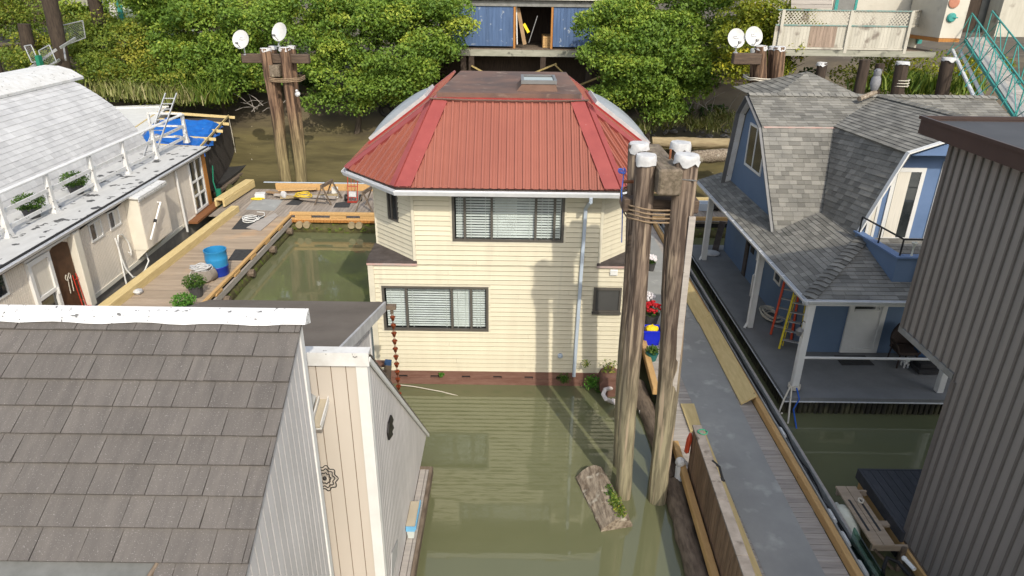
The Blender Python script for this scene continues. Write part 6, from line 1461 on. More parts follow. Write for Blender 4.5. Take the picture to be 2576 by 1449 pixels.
for j in range(5):
    for i in range(3):
        mb = MB(); mb.box(ls.x - .28 + i * .19, ls.x - .28 + i * .19 + .17, YS + .5, YS + 3, zd + .02 + j * .13, zd + .02 + j * .13 + .115)
        tag(mb.build('lumber_piece', 'lumber'), 'squared lumber end in the stack inside the open bay of the blue shed', 'lumber', 'lumber stacked in the blue shed')
for (p, q, w_, m_, lab, nm_, ct_) in (((1303, 20), (1320, 112), .22, 'cardboard', 'wide plank leaning inside the left post of the blue shed bay', 'leaning_board', 'board'), ((1299, 5), (1301, 112), .06, 'white', 'thin white strip leaning at the left of the blue shed bay', 'trim_strip', 'strip'), ((1352, 40), (1330, 108), .04, 'steel_dark', 'thin dark rod leaning in the blue shed bay', 'metal_rod', 'rod'), ((1318, 60), (1330, 82), .16, 'yellow_bright', 'small yellow case inside the blue shed bay', 'tool_case', 'case')):
    mb = MB(); mb.bar(at_y(*p, YS + .35), at_y(*q, YS + .15), w_, .05, (0, -1, 0)); tag(mb.build(nm_, m_), lab, ct_)
# white house with the lattice-topped deck (upper right)
YW = 34.0
wz = at_y(2150, 128, YW).z
wx0, wx1 = at_y(1940, 130, YW).x, at_y(2352, 130, YW).x
wh = thing('deck_house', ((wx0 + wx1) / 2, YW + 2, wz), 'off-white shore house with teal trim and a lattice-topped plank deck', 'house')
pl = Plane((0, YW, 0), (1, 0, 0), (0, -1, 0))
dz0 = wz
mb = MB(); pbox(mb, pl, wx0, wx1, dz0 - .24, dz0 + .02, .0, .12); mb.build('deck_beam', 'grey_beam', wh)
mb = MB(); mb.box(wx0, wx1, YW, YW + 3.4, dz0 - .05, dz0 + .03); mb.build('deck_floor', 'old_wood', wh)
ph = at_y(2140, 28, YW).z - dz0
xs_ = [at_y(x, 80, YW).x for x in (1962, 2132, 2283, 2350)]
kink = xs_[2]
mb = MB(); boards(mb, pl, [pl.p(wx0, dz0 + .14), pl.p(kink, dz0 + .14), pl.p(kink, dz0 + ph * .62), pl.p(wx0, dz0 + ph * .62)], .15, .006, .02, u0=wx0); mb.build('deck_panel', 'fence_white', wh)
x1_ = at_y(2108, 60, YW).x; mb = MB(); boards(mb, Plane((0, YW - .025, 0), (1, 0, 0), (0, -1, 0)), [V(x1_ - 1.25, YW, dz0 + .14), V(x1_, YW, dz0 + .14), V(x1_, YW, dz0 + ph * .62), V(x1_ - 1.25, YW, dz0 + ph * .62)], .16, .006, .012, backing=False); mb.build('bare_panel', 'fence_bare', wh)
mb = MB()
for x in xs_[:3]: pbox(mb, pl, x - .07, x + .07, dz0 - .1, dz0 + ph + .03, .03, .13)
pbox(mb, pl, wx0, kink, dz0 + .05, dz0 + .135, .021, .07); mb.build('deck_post', 'fence_white', wh)
mb = MB(); pbox(mb, pl, wx0, kink, dz0 + ph, dz0 + ph + .05, -.05, .09); pbox(mb, pl, wx0, kink, dz0 + ph * .62, dz0 + ph * .62 + .06, .0, .06); mb.build('deck_rail', 'teal_dull', wh)
def lattice(pl_, u0, u1, v0, v1):
    mb = MB(); st = .16; h = v1 - v0
    u = u0 - h
    while u < u1:
        for sg in (1, -1):
            a = (u, v0) if sg > 0 else (u, v1); b = (u + h, v1) if sg > 0 else (u + h, v0)
            ta = max(0, (u0 - a[0]) / h); tb = min(1, (u1 - a[0]) / h)
            if tb > ta:
                pa = pl_.p(a[0] + h * ta, a[1] + (b[1] - a[1]) * ta, .02 + .01 * sg); pb_ = pl_.p(a[0] + h * tb, a[1] + (b[1] - a[1]) * tb, .02 + .01 * sg); mb.bar(pa, pb_, .045, .008, tuple(pl_.n))
        u += st
    return mb
for a, b in zip([wx0] + xs_[1:2], xs_[1:3]): lattice(pl, a + .08, b - .08, dz0 + ph * .65, dz0 + ph).build('lattice', 'fence_white', wh)
kp = V(kink, YW, 0); ke = V(at_y(2365, 10, YW - .0).x + .1, YW + 1.6, 0); pk_ = Plane(kp, ke - kp, (ke - kp).cross(Vector((0, 0, 1)))); L_ = (ke - kp).length
mb = lattice(pk_, .08, L_, dz0 + ph * .65, dz0 + ph); mb.build('lattice', 'fence_white', wh)
mb = MB(); pbox(mb, pk_, 0, L_, dz0 + ph, dz0 + ph + .05, -.05, .06); pbox(mb, pk_, 0, L_, dz0 + ph * .6, dz0 + ph * .66, .0, .05); mb.build('deck_rail', 'fence_white', wh)
# walls behind the deck
YH = YW + 2.6
mb = MB(); mb.box(wx0 - 1, at_y(2318, 60, YH).x, YH, YH + .2, dz0 - .3, dz0 + 4); mb.build('house_wall', 'offwhite_wall', wh)
mb = MB(); px_box(mb, 2095, 2150, -40, 25, YH - .05, .04); mb.build('dark_panel', 'grey_wall', wh)
for q in ((2098, 2106, -40, 26), (2148, 2154, -40, 26), (2306, 2318, -40, 110)): mb = MB(); px_box(mb, *q, YH - .08, .03); mb.build('teal_trim', 'teal_paint', wh)
mb = MB(); pl5 = Plane((0, YW + .6, 0), (1, 0, 0), (0, -1, 0)); boards(mb, pl5, [at_y(1990, 22, YW + .6), at_y(2093, 22, YW + .6), at_y(2093, -60, YW + .6), at_y(1990, -60, YW + .6)], .2, .02, .02, horiz=True); mb.build('log_siding', 'plank_weather', wh)
ew = MB(); px_box(ew, 2362, 2416, -60, 96, YW - .6, 3.0); ew.build('end_wall', 'offwhite_wall', wh)
mb = MB(); px_box(mb, 2360, 2412, 97, 106, YW - .7, 3.0); mb.build('sill_beam', 'orange_wood', wh)
c = at_y(2393, 44, YW - .62); mb = MB(); mb.lathe([(.20, 0), (.20, .05), (.16, .07), (.16, .09), (.05, .10)], c, 20, (0, -1, 0)); mb.tube([c + V(0, -.1, 0), c + V(.22, -.14, .0)], .025, 6); tag(mb.build('hose_reel', 'teal_paint', smooth=True), 'round teal hose reel on the off-white end wall', 'hose reel')
c = at_y(2400, 6, YW - .62); mb = MB(); mb.lathe([(.24, 0), (.24, .03), (.20, .05), (.02, .03)], c, 20, (0, -1, 0)); tag(mb.build('wall_plaque', 'terracotta', smooth=True), 'round terracotta plaque on the off-white end wall above the hose reel', 'plaque')
# building behind the gangway
gb = thing('grey_shore_building', at_y(2500, 60, YW + 2), 'grey shore building behind the teal gangway at the upper right corner', 'building')
mb = MB(); px_box(mb, 2418, 2545, -80, 82, YW + 2.2, 1.0); mb.build('dark_wall', 'grey_wall', gb); mb = MB(); px_box(mb, 2500, 2640, -80, 93, YW + .9, 1.0); mb.build('light_wall', 'fence_white', gb)
mb = MB(); px_box(mb, 2420, 2450, -80, 80, YW + 2.0, .15); mb.build('doorway', 'post_dark', gb)
# gangway: teal truss sloping down to the right
gw = thing('gangway', at_y(2450, 88, YW), 'teal steel truss gangway sloping down from the shore on the right', 'gangway')
g0l, g0r = at_y(2428, 98, YW - .3), at_y(2478, 92, YW - .3); YG = 25.5
g1l, g1r = at_y(2560, 300, YG), at_y(2640, 295, YG)
g1l = V(g0l.x + 2.6, YG, 4.1); e1 = at_y(2552, 290, YG); g1l = g0l.lerp(e1, 1.7); g1r = g1l + (g0r - g0l)
mb = MB(); K = 62
for k in range(K):
    a, b = g0l.lerp(g1l, k / K), g0l.lerp(g1l, (k + .9) / K); c, d = g0r.lerp(g1r, (k + .9) / K), g0r.lerp(g1r, k / K); mb.prism([a, b, c, d], (0, 0, -.04), random.random())
mb.build('deck_slat', 'plank_weather', gw)
mb = MB(); s_ = (g0r - g0l); mb.prism([g0l + s_ * .05 + V(0, 0, .03), g1l + s_ * .05 + V(0, 0, .03), g1l + s_ * .48 + V(0, 0, .03), g0l + s_ * .48 + V(0, 0, .03)], (0, 0, .012)); mb.build('grip_mat', 'dock_mat', gw)
for nm, p, q in (('truss_side', g0l, g1l), ('truss_side', g0r, g1r)):
    mb = MB(); H = V(0, 0, 1.1); mb.bar(p + V(0, 0, -.06), q + V(0, 0, -.06), .08, .12); mb.bar(p + H, q + H, .05, .05); K = 10
    for k in range(K):
        a, b = p.lerp(q, k / K), p.lerp(q, (k + 1) / K); mb.bar(a, a + H, .035, .035); mb.bar(a + H if k % 2 else a, b if k % 2 else b + H, .025, .025)
    mb.build(nm, 'teal_paint', gw)
K = 11
for k in range(K): mb = MB(); a, b = g0l.lerp(g1l, k / K), g0r.lerp(g1r, k / K); mb.bar(a + V(0, 0, -.15), b + V(0, 0, -.15), .05, .06); mb.bar(a + V(-.02, 0, -.1), a + V(-.65, 0, -.7), .03, .03); mb.bar(a + V(0, 0, 1.1), a + V(-.65, 0, -.7), .025, .025); mb.build('outrigger', 'teal_paint', gw)
for off_ in (.1, .45): mb = MB(); mb.tube([g0l + V(-off_, 0, -.5), g1l + V(-off_ - .2, 0, -1.0)], .075, 8); tag(mb.build('gangway_pipe', 'gutter_white', smooth=True), 'pale grey service pipe slung along the left side of the teal gangway' if off_ < .2 else 'second pale service pipe lower beside the teal gangway', 'pipe')
# capped piles under the deck
GPL = 'piles in front of the lattice deck'
for (xt, yt, yb_, dy, r, lab) in ((2175, 150, 250, -1.0, .24, 'dark pile under the left part of the lattice deck'), (2272, 156, 235, -2.4, .27, 'capped pile lashed with pale rope, middle of the lattice deck piles'), (2388, 146, 236, -2.6, .27, 'capped pile nearest the teal gangway'), (2215, 160, 240, -.4, .2, 'uncapped dark pile deep under the lattice deck'), (2068, 158, 240, -.6, .22, 'short capped pile under the left end of the lattice deck')):
    t_ = at_y(xt, yt, YW + dy); b_ = V(at_y(xt - 6, yb_, YW + dy).x, YW + dy, .0); pile(b_, t_, r * 1.05, r, 'post_dark', lab, GPL, capped=xt in (2272, 2388, 2068))
a = at_y(2268, 205, YW - 2.4); mb = MB()
for k in range(3): mb.tube([a + V(.31 * math.cos(i * .5), .31 * math.sin(i * .5), -.12 * k + .02 * i / 3) for i in range(14)], .022, 5)
tag(mb.build('rope_lashing', 'rope_pale', smooth=True), 'pale rope wound round the middle capped pile', 'rope')
# upper left: pole, mint building, fence panels, stairs
def px_pole(p, q, Y, r, m_, label, name='utility_pole'):
    a, b = at_y(*p, Y), at_y(*q, Y); d = (b - a).normalized(); mb = MB(); K = 8
    mb.tube([a.lerp(b, k / K) for k in range(K + 1)], [r * random.uniform(.95, 1.05) for _ in range(K + 1)], 10); return tag(mb.build(name, m_, smooth=True), label, 'pole')
px_pole((165, 185), (98, -120), 40, .38, 'bark_dark', 'thick dark leaning pole at the upper left')
px_pole((250, 60), (220, -80), 44, .38, 'bark_dark', 'second dark pole behind the brambles at the upper left')
px_pole((88, 200), (60, 60), 41, .34, 'bark_dark', 'dark stump pole among brambles at the far left', 'timber_pile')
px_pole((6, 230), (-20, 150), 38, .34, 'bark_dark', 'dark pile at the left edge behind the white roof', 'timber_pile')
mt = thing('mint_building', at_y(300, 60, 46), 'pale mint green building with teal trim behind the trees at the upper left', 'building')
mb = MB(); px_box(mb, 250, 430, -60, 88, 46, 4); mb.build('wall', 'mint', mt); mb = MB(); px_box(mb, 283, 312, -60, 82, 45.9, .09); mb.build('white_panel', 'white_worn', mt); 
for q in ((264, 270, -60, 85), (308, 320, -60, 88), (415, 428, -60, 60)): mb = MB(); px_box(mb, *q, 45.86, .12); mb.build('teal_trim', 'teal_paint', mt)
mb = MB(); px_box(mb, 165, 235, 0, 14, 45, .5); tag(mb.build('plank_landing', 'grey_beam'), 'weathered plank landing at the top left behind the poles', 'deck')
mb = MB(); px_box(mb, -200, 700, -90, 70, 52, 1); tag(mb.build('dark_building', 'post_dark'), 'dark building side behind the trees at the upper left', 'building')
def mesh_panel(c4, Y, label, st=.12):
    a, b, c, d = [at_y(*p, Y) for p in c4]; t = thing('fence_panel', d, label, 'fence', 'chain-link fence panels')
    mb = MB()
    for p, q in ((a, b), (b, c), (c, d), (d, a)): mb.tube([p, q], .03, 6)
    mb.build('panel_frame', 'steel', t)
    mb = MB(); N = int((b - a).length / st); Mn = int((d - a).length / st)
    for i in range(-Mn, N + 1):
        for sg in (0, 1):
            t0, t1 = max(0, -i / Mn), min(1, (N - i) / Mn)
            if t1 > t0:
                def P(t): u = (i + t * Mn) / N; return (a.lerp(b, u).lerp(d.lerp(c, u), t if sg == 0 else 1 - t))
                mb.tube([P(t0), P(t1)], .008, 3, cap=False)
    mb.build('wire_mesh', 'chain_link', t)
mesh_panel(((61, 116), (78, 113), (97, 155), (80, 157)), 38, 'small leaning chain-link panel, left of the pair by the dark pole')
mesh_panel(((97, 128), (124, 113), (142, 156), (112, 170)), 38, 'small leaning chain-link panel, right of the pair by the dark pole')
mesh_panel(((140, 68), (208, 52), (215, 95), (150, 120)), 41, 'chain-link fence behind the dark pole', .14)
mb = MB(); px_box(mb, 95, 104, 140, 174, 37.6, .3); tag(mb.build('green_post', 'green_pipe'), 'dark green post below the chain-link panels', 'post')
mb = MB()
for p, q in (((66, 178), (142, 124)), ((110, 175), (150, 150)), ((152, 120), (190, 96)), ((165, 150), (160, 115))): mb.bar(at_y(*p, 37.8), at_y(*q, 39), .08, .12)
tag(mb.build('stair_rail', 'steel'), 'grey metal handrails descending beside the dark pole', 'railing')
# logs stranded on the mud
log('stranded_log', at_y(1640, 357, 38.2), at_y(1860, 362, 38.0), .30, 'log_pale', 'long pale barkless log stranded on the mud beyond the near piles', 'logs stranded on the mud')
log('stranded_log', at_y(1690, 400, 34.6), at_y(1850, 388, 34.8), .34, 'log_wood', 'grey split log on the mud behind the blue house gutter', 'logs stranded on the mud')
ty = at_y(972, 278, 41); mb = MB(); N, n_ = 20, 8; vs = []
for i in range(N):
    a = 2 * math.pi * i / N
    for k in range(n_): b = 2 * math.pi * k / n_; r = .34 + .13 * math.cos(b); vs.append(ty + V(r * math.cos(a), .13 * math.sin(b) - .25 * r * math.sin(a), r * math.sin(a) * .9))
mb.add(vs, [(i * n_ + k, ((i + 1) % N) * n_ + k, ((i + 1) % N) * n_ + (k + 1) % n_, i * n_ + (k + 1) % n_) for i in range(N) for k in range(n_)]); tag(mb.build('old_tyre', 'rubber', smooth=True), 'old tyre half sunk in the shaded mud left of the red roof', 'tyre')
# ------------------------------------------------------------------ trees and brush
def rad(px, Y): return px * (Y / cp * .96) / FPX
def crown(name, blobs, nclust, per, leaf, mname, parent=None, spread=.42, bias=0.0, sub=.85):
    """leaf clusters on the upper shells of many small domes spread over the big blobs: tops tinted lighter as if lit, dark gaps between"""
    B = [(np.array(at_y(x, y, Y)), rad(rx, Y), rad(ry, Y)) for x, y, rx, ry, Y in blobs]
    w_ = np.array([b[1] * b[2] for b in B]); w_ /= w_.sum(); pos = []; tn = []
    nsub = max(6, nclust // 5); per2 = per * 5
    for _ in range(nsub):
        c, rx, rz = B[rng.choice(len(B), p=w_)]; d = rng.normal(size=3); d[1] -= .7; d /= np.linalg.norm(d)
        q = 1 - abs(rng.normal()) * .22; cc = c + d * np.array([rx, min(rx, rz) * .9, rz]) * q
        rs = sub * rng.uniform(.55, 1.25); k = int(per2 * rng.uniform(.6, 1.4) * (rs / sub) ** 1.5)
        e = rng.normal(size=(k, 3)); e[:, 2] = e[:, 2] * .8 + .45; e /= np.linalg.norm(e, axis=1)[:, None]
        out = d * .35 * rs
        p = cc + out + e * rs * (1 - np.abs(rng.normal(size=k)) * .16)[:, None] * np.array([1.15, 1.0, .62]) + rng.normal(size=(k, 3)) * .07
        base = rng.uniform(.22, .68) + bias
        if rng.uniform() < .12: base += .28
        pos.append(p); tn.append(base + rng.normal(size=k) * .15 + .10 * e[:, 2])  # tone rises towards each dome top, light painted into the leaf colour
    return leaves_np(np.concatenate(pos), leaf, mname, name, parent, np.concatenate(tn), updir=.35), B
def tree(base_px, Yb, blobs, label, nclust=260, per=46, leaf=.22, mname='leaf', spread=.42, bias=0.0, r=.17):
    b = at_y(*base_px, Yb); b.z = min(b.z, ground_z(b.x, Yb) + .0) if True else b.z
    t = thing('tree', b, label, 'tree'); o, B = crown('crown', blobs, nclust, per, leaf, mname, t, spread, bias)
    mb = MB(); top = Vector(B[0][0]); mid = b.lerp(top, .5) + V(random.uniform(-.3, .3), 0, 0)
    mb.tube([b + V(0, 0, -.4), b.lerp(mid, .5), mid, top], [r * 1.15, r, r * .8, r * .4], 9)
    for c, rx, rz in B[1:]:
        c = Vector(c); s0 = b.lerp(top, random.uniform(.25, .6)); m_ = s0.lerp(c, .5) + V(0, 0, -.2); mb.tube([s0, m_, c], [r * .5, r * .35, r * .15], 6)
        for k in range(4):
            dd = Vector(rng.normal(size=3)); dd.normalize(); mb.tube([m_.lerp(c, .5), c + dd * rx * .8], [r * .2, r * .08], 5)
    mb.build('trunk', 'bark', t, smooth=True); return t
tree((567, 285), 42.0, [(540, 85, 120, 85, 42), (430, 55, 100, 65, 43), (645, 50, 95, 80, 41.5), (590, 170, 85, 55, 41.5), (465, 145, 80, 55, 42), (680, 140, 55, 60, 41.5), (380, 10, 90, 50, 44), (520, 10, 120, 50, 43)], 'broad leafy tree behind the far left dishes', 720, 88, .195)
tree((893, 305), 41.0, [(960, 120, 130, 95, 41), (860, 60, 105, 75, 41.5), (1065, 60, 100, 70, 41.5), (890, 210, 90, 52, 40.5), (1010, 200, 90, 52, 40.5), (800, 120, 55, 65, 41.5), (845, 262, 42, 26, 40.3), (1085, 145, 55, 45, 41), (960, 10, 150, 50, 42)], 'large leafy tree between the far left dishes and the red roof', 820, 88, .195)
tree((1640, 300), 39.0, [(1640, 150, 115, 92, 39), (1570, 95, 80, 68, 39.5), (1725, 65, 90, 75, 39.5), (1565, 200, 55, 50, 38.5), (1655, 240, 82, 46, 38.5), (1738, 170, 72, 68, 39), (1640, 20, 125, 50, 40), (1510, 105, 42, 24, 39)], 'large leafy tree right of the red roof, in front of the blue shed', 760, 88, .19)
tree((1900, 260), 37.0, [(1950, 60, 70, 60, 36), (1880, 130, 70, 50, 36), (1990, 150, 45, 40, 35), (1850, 40, 60, 60, 37), (1990, 40, 40, 40, 36), (1890, 170, 60, 25, 35.5)], 'sparse yellowing tree behind the right satellite dishes', 260, 64, .18, 'leaf_yellow', .40, -.06, .11)
tree((330, 240), 47.0, [(330, 20, 110, 60, 47), (700, 0, 160, 60, 48), (230, 50, 60, 50, 46)], 'pale green treetops against the mint building at the upper left', 150, 46, .24, 'leaf', .5, .1)
def brush(name, label, blobs, n, per, leaf, mname, spread, bias=0.0, kind='stuff'):
    o, _ = crown(name, blobs, n, per, leaf, mname, None, spread, bias); tag(o, label, 'brush', None, kind); return o
brush('bramble_thicket', 'dense bramble thicket covering the bank at the upper left', [(60, 60, 130, 90, 44), (40, 150, 90, 60, 41), (300, 130, 110, 70, 43), (390, 190, 90, 50, 42), (250, 100, 70, 40, 44.5), (480, 210, 70, 40, 42), (200, 30, 60, 40, 46), (0, 20, 80, 60, 46), (340, 180, 90, 45, 41.5), (420, 205, 80, 36, 40.8), (300, 195, 90, 36, 41)], 860, 70, .165, 'leaf_bramble', .42, .08)
brush('shade_tinted_undergrowth', 'undergrowth beneath the trees along the bank, shade painted into its dark leaf colour', [(700, 220, 160, 50, 45), (900, 230, 140, 40, 45), (1080, 210, 60, 50, 45), (1740, 250, 160, 50, 44), (1560, 250, 90, 40, 44), (560, 120, 300, 100, 47), (1000, 60, 260, 90, 47), (1750, 60, 200, 120, 46), (2060, 170, 70, 60, 38)], 520, 46, .24, 'leaf_dark', .6)
brush('bank_weeds', 'low weeds and ivy on the bank under the lattice deck', [(2150, 200, 90, 45, 38), (2290, 205, 110, 40, 37), (2400, 200, 80, 40, 37), (2250, 180, 120, 30, 40)], 170, 40, .17, 'leaf_yellow', .4, -.1)
def blades(name, label, pts, n, h, mname, lean=.4, w=.025):
    P = []; V_ = []; T_ = []
    pos = []
    for _ in range(n):
        x, y, Y = pts[rng.integers(len(pts))]; p = np.array(at_y(x + rng.normal() * 26, y + rng.normal() * 5, Y + rng.normal() * .5)); pos.append(p)
    pos = np.array(pos); N = n; pos[:, 2] = np.minimum(pos[:, 2], pos[:, 2]); hh = h * rng.uniform(.5, 1.25, N); d = rng.normal(size=(N, 2)) * lean; a = rng.uniform(0, math.pi, N)
    wv = np.stack([np.cos(a), np.sin(a), 0 * a], 1) * w; tip = pos + np.stack([d[:, 0] * hh, d[:, 1] * hh, hh], 1); mid = pos + np.stack([d[:, 0] * hh * .3, d[:, 1] * hh * .3, hh * .55], 1)
    vs = np.stack([pos - wv, pos + wv, mid + wv * .8, tip, mid - wv * .8], 1).reshape(-1, 3)
    me = bpy.data.meshes.new(name); me.vertices.add(5 * N); me.vertices.foreach_set('co', vs.astype(np.float32).ravel()); me.loops.add(5 * N); me.loops.foreach_set('vertex_index', np.arange(5 * N, dtype=np.int32)); me.polygons.add(N)
    me.polygons.foreach_set('loop_start', np.arange(0, 5 * N, 5, dtype=np.int32)); me.polygons.foreach_set('loop_total', np.full(N, 5, np.int32)); me.update(calc_edges=True)
    at = me.attributes.new('tone', 'FLOAT', 'FACE'); at.data.foreach_set('value', rng.uniform(0, 1, N).astype(np.float32)); me.materials.append(MATS[mname]); o = bpy.data.objects.new(name, me); COL.objects.link(o)
    return tag(o, label, 'grass', None, 'stuff')
blades('dry_reeds', 'dry pale reeds along the water edge at the left bank', [(270, 240, 40), (320, 245, 39.5), (370, 250, 39.5), (420, 255, 39.5), (460, 258, 39.5), (300, 235, 40.5), (400, 250, 40)], 1500, .8, 'grass', .38, .03)
blades('green_grass', 'tall green grass below the trees at the left bank', [(430, 215, 41), (480, 225, 40.5), (520, 235, 40.5), (540, 255, 40), (500, 258, 40), (440, 235, 40.5)], 1500, .95, 'grass_green', .42, .03)
blades('bank_grass', 'dry grass tufts on the muddy bank right of the red roof', [(1700, 310, 40), (1760, 318, 39.5), (1800, 325, 39), (1640, 320, 39.5), (1830, 300, 40), (1600, 330, 38.5)], 1000, .5, 'grass', .7, .025)
blades('bank_grass', 'green grass on the bank under the lattice deck', [(2210, 225, 34), (2300, 230, 33.5), (2350, 232, 33.5), (2420, 230, 33.5), (2260, 215, 35)], 1200, .8, 'grass_green', .4, .03)
# roots and driftwood in the shade
mb = MB()
for k in range(26):
    a = at_y(random.choice([620, 655, 690, 1010, 1760, 1800, 1600]) + random.uniform(-30, 30), random.uniform(255, 285), 41); d = Vector((random.uniform(-1, 1), random.uniform(-.4, .2), random.uniform(.1, .9))).normalized()
    mb.tube([a, a + d * .5 + V(0, 0, .1), a + d * random.uniform(.8, 1.5)], [.025, .018, .006], 5)
tag(mb.build('dead_branches', 'plank_weather'), 'bare dead branches sticking out of the shaded bank', 'branches', None, 'stuff')
mb = MB()
for k in range(60):
    a = at_y(random.uniform(1500, 1840), random.uniform(255, 330), random.uniform(39, 42)); a.z = ground_z(a.x, a.y) + .05; mb.ball(a, random.uniform(.08, .26), 7, 5, (1, 1, .6), jitter=.25)
tag(mb.build('bank_stones', 'concrete'), 'loose stones scattered over the shaded bank', 'stones', None, 'stuff')
# ------------------------------------------------------------------ things on the left docks
# blue barrel
a = at_z(556, 700, DZ); b0 = at_z(550, 697, DZ)
c = at_z(551, 690, DZ); rB = .36
bt = thing('blue_barrel', c, 'open blue plastic barrel standing on the plank walkway', 'barrel')
mb = MB(); mb.lathe([(rB * .9, 0), (rB * .98, .06), (rB * .98, .32), (rB * 1.02, .34), (rB * .98, .36)], c, 22, cap=False); mb.build('lower_body', 'barrel_deep', bt, smooth=True)
mb = MB(); mb.lathe([(rB * .98, .362), (rB, .5), (rB * 1.03, .60), (rB * 1.03, .64), (rB, .66), (rB * 1.02, .86), (rB * 1.05, .88), (rB * 1.05, .93), (rB * .97, .93), (rB * .95, .86), (rB * .93, .14), (.01, .14)], c, 24, cap=False); mb.build('upper_body', 'barrel_blue', bt, smooth=True)
mb = MB(); mb.lathe([(rB * .9, .165), (.01, .17)], c, 20, cap=False); mb.build('residue', 'curtain', bt)
# grey bag with hose coil
c = at_z(516, 704, DZ); bg_ = thing('rope_bag', c, 'slumped grey canvas bag topped by a coil of grey hose, next to the blue barrel', 'bag')
mb = MB(); mb.lathe([(.30, 0), (.40, .08), (.43, .22), (.40, .36), (.34, .42), (.28, .40), (.2, .36), (.01, .34)], c, 18); b_ = len(mb.v)
mb.v = [(x + random.uniform(-.03, .03), y + random.uniform(-.03, .03), z + random.uniform(-.02, .02)) for x, y, z in mb.v]; mb.build('bag_body', 'bag_grey', bg_, smooth=True)
mb = MB()
for k in range(7): mb.tube([c + V(-.06 + (.20 + .03 * k) * math.cos(i * .42 + k) , .0 + (.17 + .03 * (k % 4)) * math.sin(i * .42 + k), .43 + .03 * (k % 3) + .04 * math.sin(i * .8 + k)) for i in range(16)], .022, 6)
mb.tube([c + V(-.3, -.1, .45), c + V(-.36, -.22, .3), c + V(-.34, -.36, .02)], .022, 6); mb.build('hose_coil', 'rope_grey', bg_, smooth=True)
GD2 = 'potted plants on the plank walkway'
planter(at_z(496, 745, DZ), 'dark pot with a bushy green plant beside the grey rope bag', .34, .40, .24, 'leaf_shrub', GD2, n=800, squash=(1.15, 1, .75), leaf=.07)
planter(at_z(467, 785, DZ), 'pot with a low green plant at the near end of the plank walkway', .36, .28, .24, 'bright_leaf', GD2, n=700, squash=(1.1, 1, .6), leaf=.07)
def flat_mat(px, z, label, m_='black_mat', th=.008):
    mb = MB(); mb.prism([at_z(*p, z + th) for p in px], (0, 0, -th + .002)); return tag(mb.build('rubber_mat', m_), label, 'mat')
flat_mat(((592, 627), (640, 627), (620, 655), (573, 655)), DZ, 'black mat on the plank walkway beside the blue barrel')
flat_mat(((612, 542), (668, 542), (640, 577), (582, 577)), DZ, 'black mat under a tangle of white rope on the plank walkway')
flat_mat(((640, 500), (712, 503), (690, 530), (618, 527)), DZ, 'dark mat at the left end of the cross dock', 'dock_mat')
flat_mat(((740, 500), (770, 500), (752, 516), (718, 515)), DZ, 'small dark mat below the scrap pile on the cross dock')
flat_mat(((845, 510), (885, 505), (878, 522), (838, 522)), DZ, 'dark mat near the red hand truck on the cross dock')
mb = MB(); c = at_z(628, 556, DZ + .03)
for k in range(4): mb.tube([c + V((.25 + .05 * k) * math.cos(i * .6 + k * .4), (.28 + .10 * (k % 2)) * math.sin(i * .6 + k * .3) + .06 * k, .02 * (k + 1)) for i in range(11)], .018, 5)
mb.tube([c + V(.2, .2, .02), c + V(.4, .7, .02), c + V(.25, 1.1, .03), c + V(-.1, 1.2, .02)], .018, 5); tag(mb.build('rope_tangle', 'plastic_white', smooth=True), 'tangle of white rope lying on a black mat', 'rope')
mb = MB(); q = [at_z(*p, DZ + .04) for p in ((652, 553), (692, 536), (700, 542), (655, 580), (620, 572))]; mb.prism(q, (0, 0, -.03)); tag(mb.build('hatch_board', 'plank_weather'), 'weathered hatch board lying where the walkway meets the cross dock', 'board')
c = at_z(348, 738, DZ + .02); mb = MB(); mb.lathe([(.02, .0), (.12, .01), (.15, .07), (.13, .12), (.05, .15)], c, 12); mb.v = [(x + random.uniform(-.01, .01), y, z + random.uniform(-.01, .01)) for x, y, z in mb.v]; tag(mb.build('foil_bowl', 'cap_cloth', smooth=True), 'crumpled white bundle on the walkway against the pale kerb', 'bundle')
# scrap heap on the cross dock
GSC = 'scrap lumber heaped on the cross dock'
for (p, q, w_, h_, m_, lab) in (((672, 482), (760, 497), .22, .06, 'cardboard', 'brown scrap board at the left of the heap on the cross dock'), ((690, 490), (845, 497), .16, .10, 'plank_weather', 'long grey plank on top of the heap on the cross dock'), ((705, 497), (850, 490), .12, .12, 'log_pale', 'round pale pole in the heap on the cross dock'), ((700, 478), (797, 474), .35, .05, 'lumber', 'new yellow plank across the back of the heap on the cross dock'), ((755, 500), (820, 506), .12, .08, 'plank_grey', 'short dark board at the front of the heap on the cross dock')):
    a, b = at_z(*p, DZ + .14), at_z(*q, DZ + .16); mb = MB(); mb.bar(a, b, w_, h_); tag(mb.build('scrap_board', m_, bevel=.01), lab, 'board', GSC)
mb = MB(); c = at_z(762, 492, DZ + .25)
for k in range(4): mb.tube([c + V((.42 - .04 * k) * math.cos(i * .55 + k), (.30) * math.sin(i * .55 + k), .03 * k + .03 * math.sin(i)) for i in range(13)], .02, 5)
tag(mb.build('yellow_rope', 'rope_yellow', smooth=True), 'coil of yellow rope on the scrap heap', 'rope')
c = at_z(655, 492, DZ + .1); mb = MB(); mb.obox(c, (.22, .05, 0), (-.04, .2, 0), (0, 0, .12)); tag(mb.build('white_box', 'white', bevel=.01), 'small white box at the left corner of the cross dock', 'box')
c = at_z(648, 501, DZ + .03); mb = MB(); mb.tube([c + V(.3 * math.cos(i * .7), .12 * math.sin(i * .7), .02) for i in range(9)], .03, 5); tag(mb.build('yellow_strap', 'yellow_bright', smooth=True), 'yellow strap on the deck below the white box', 'strap')
c = at_z(714, 490, DZ + .25); mb = MB(); mb.ball(c, .2, 9, 6, (.8, .8, .9), jitter=.2); tag(mb.build('plastic_bag', 'cap_cloth', smooth=True), 'crumpled white plastic bag on the scrap heap', 'bag')
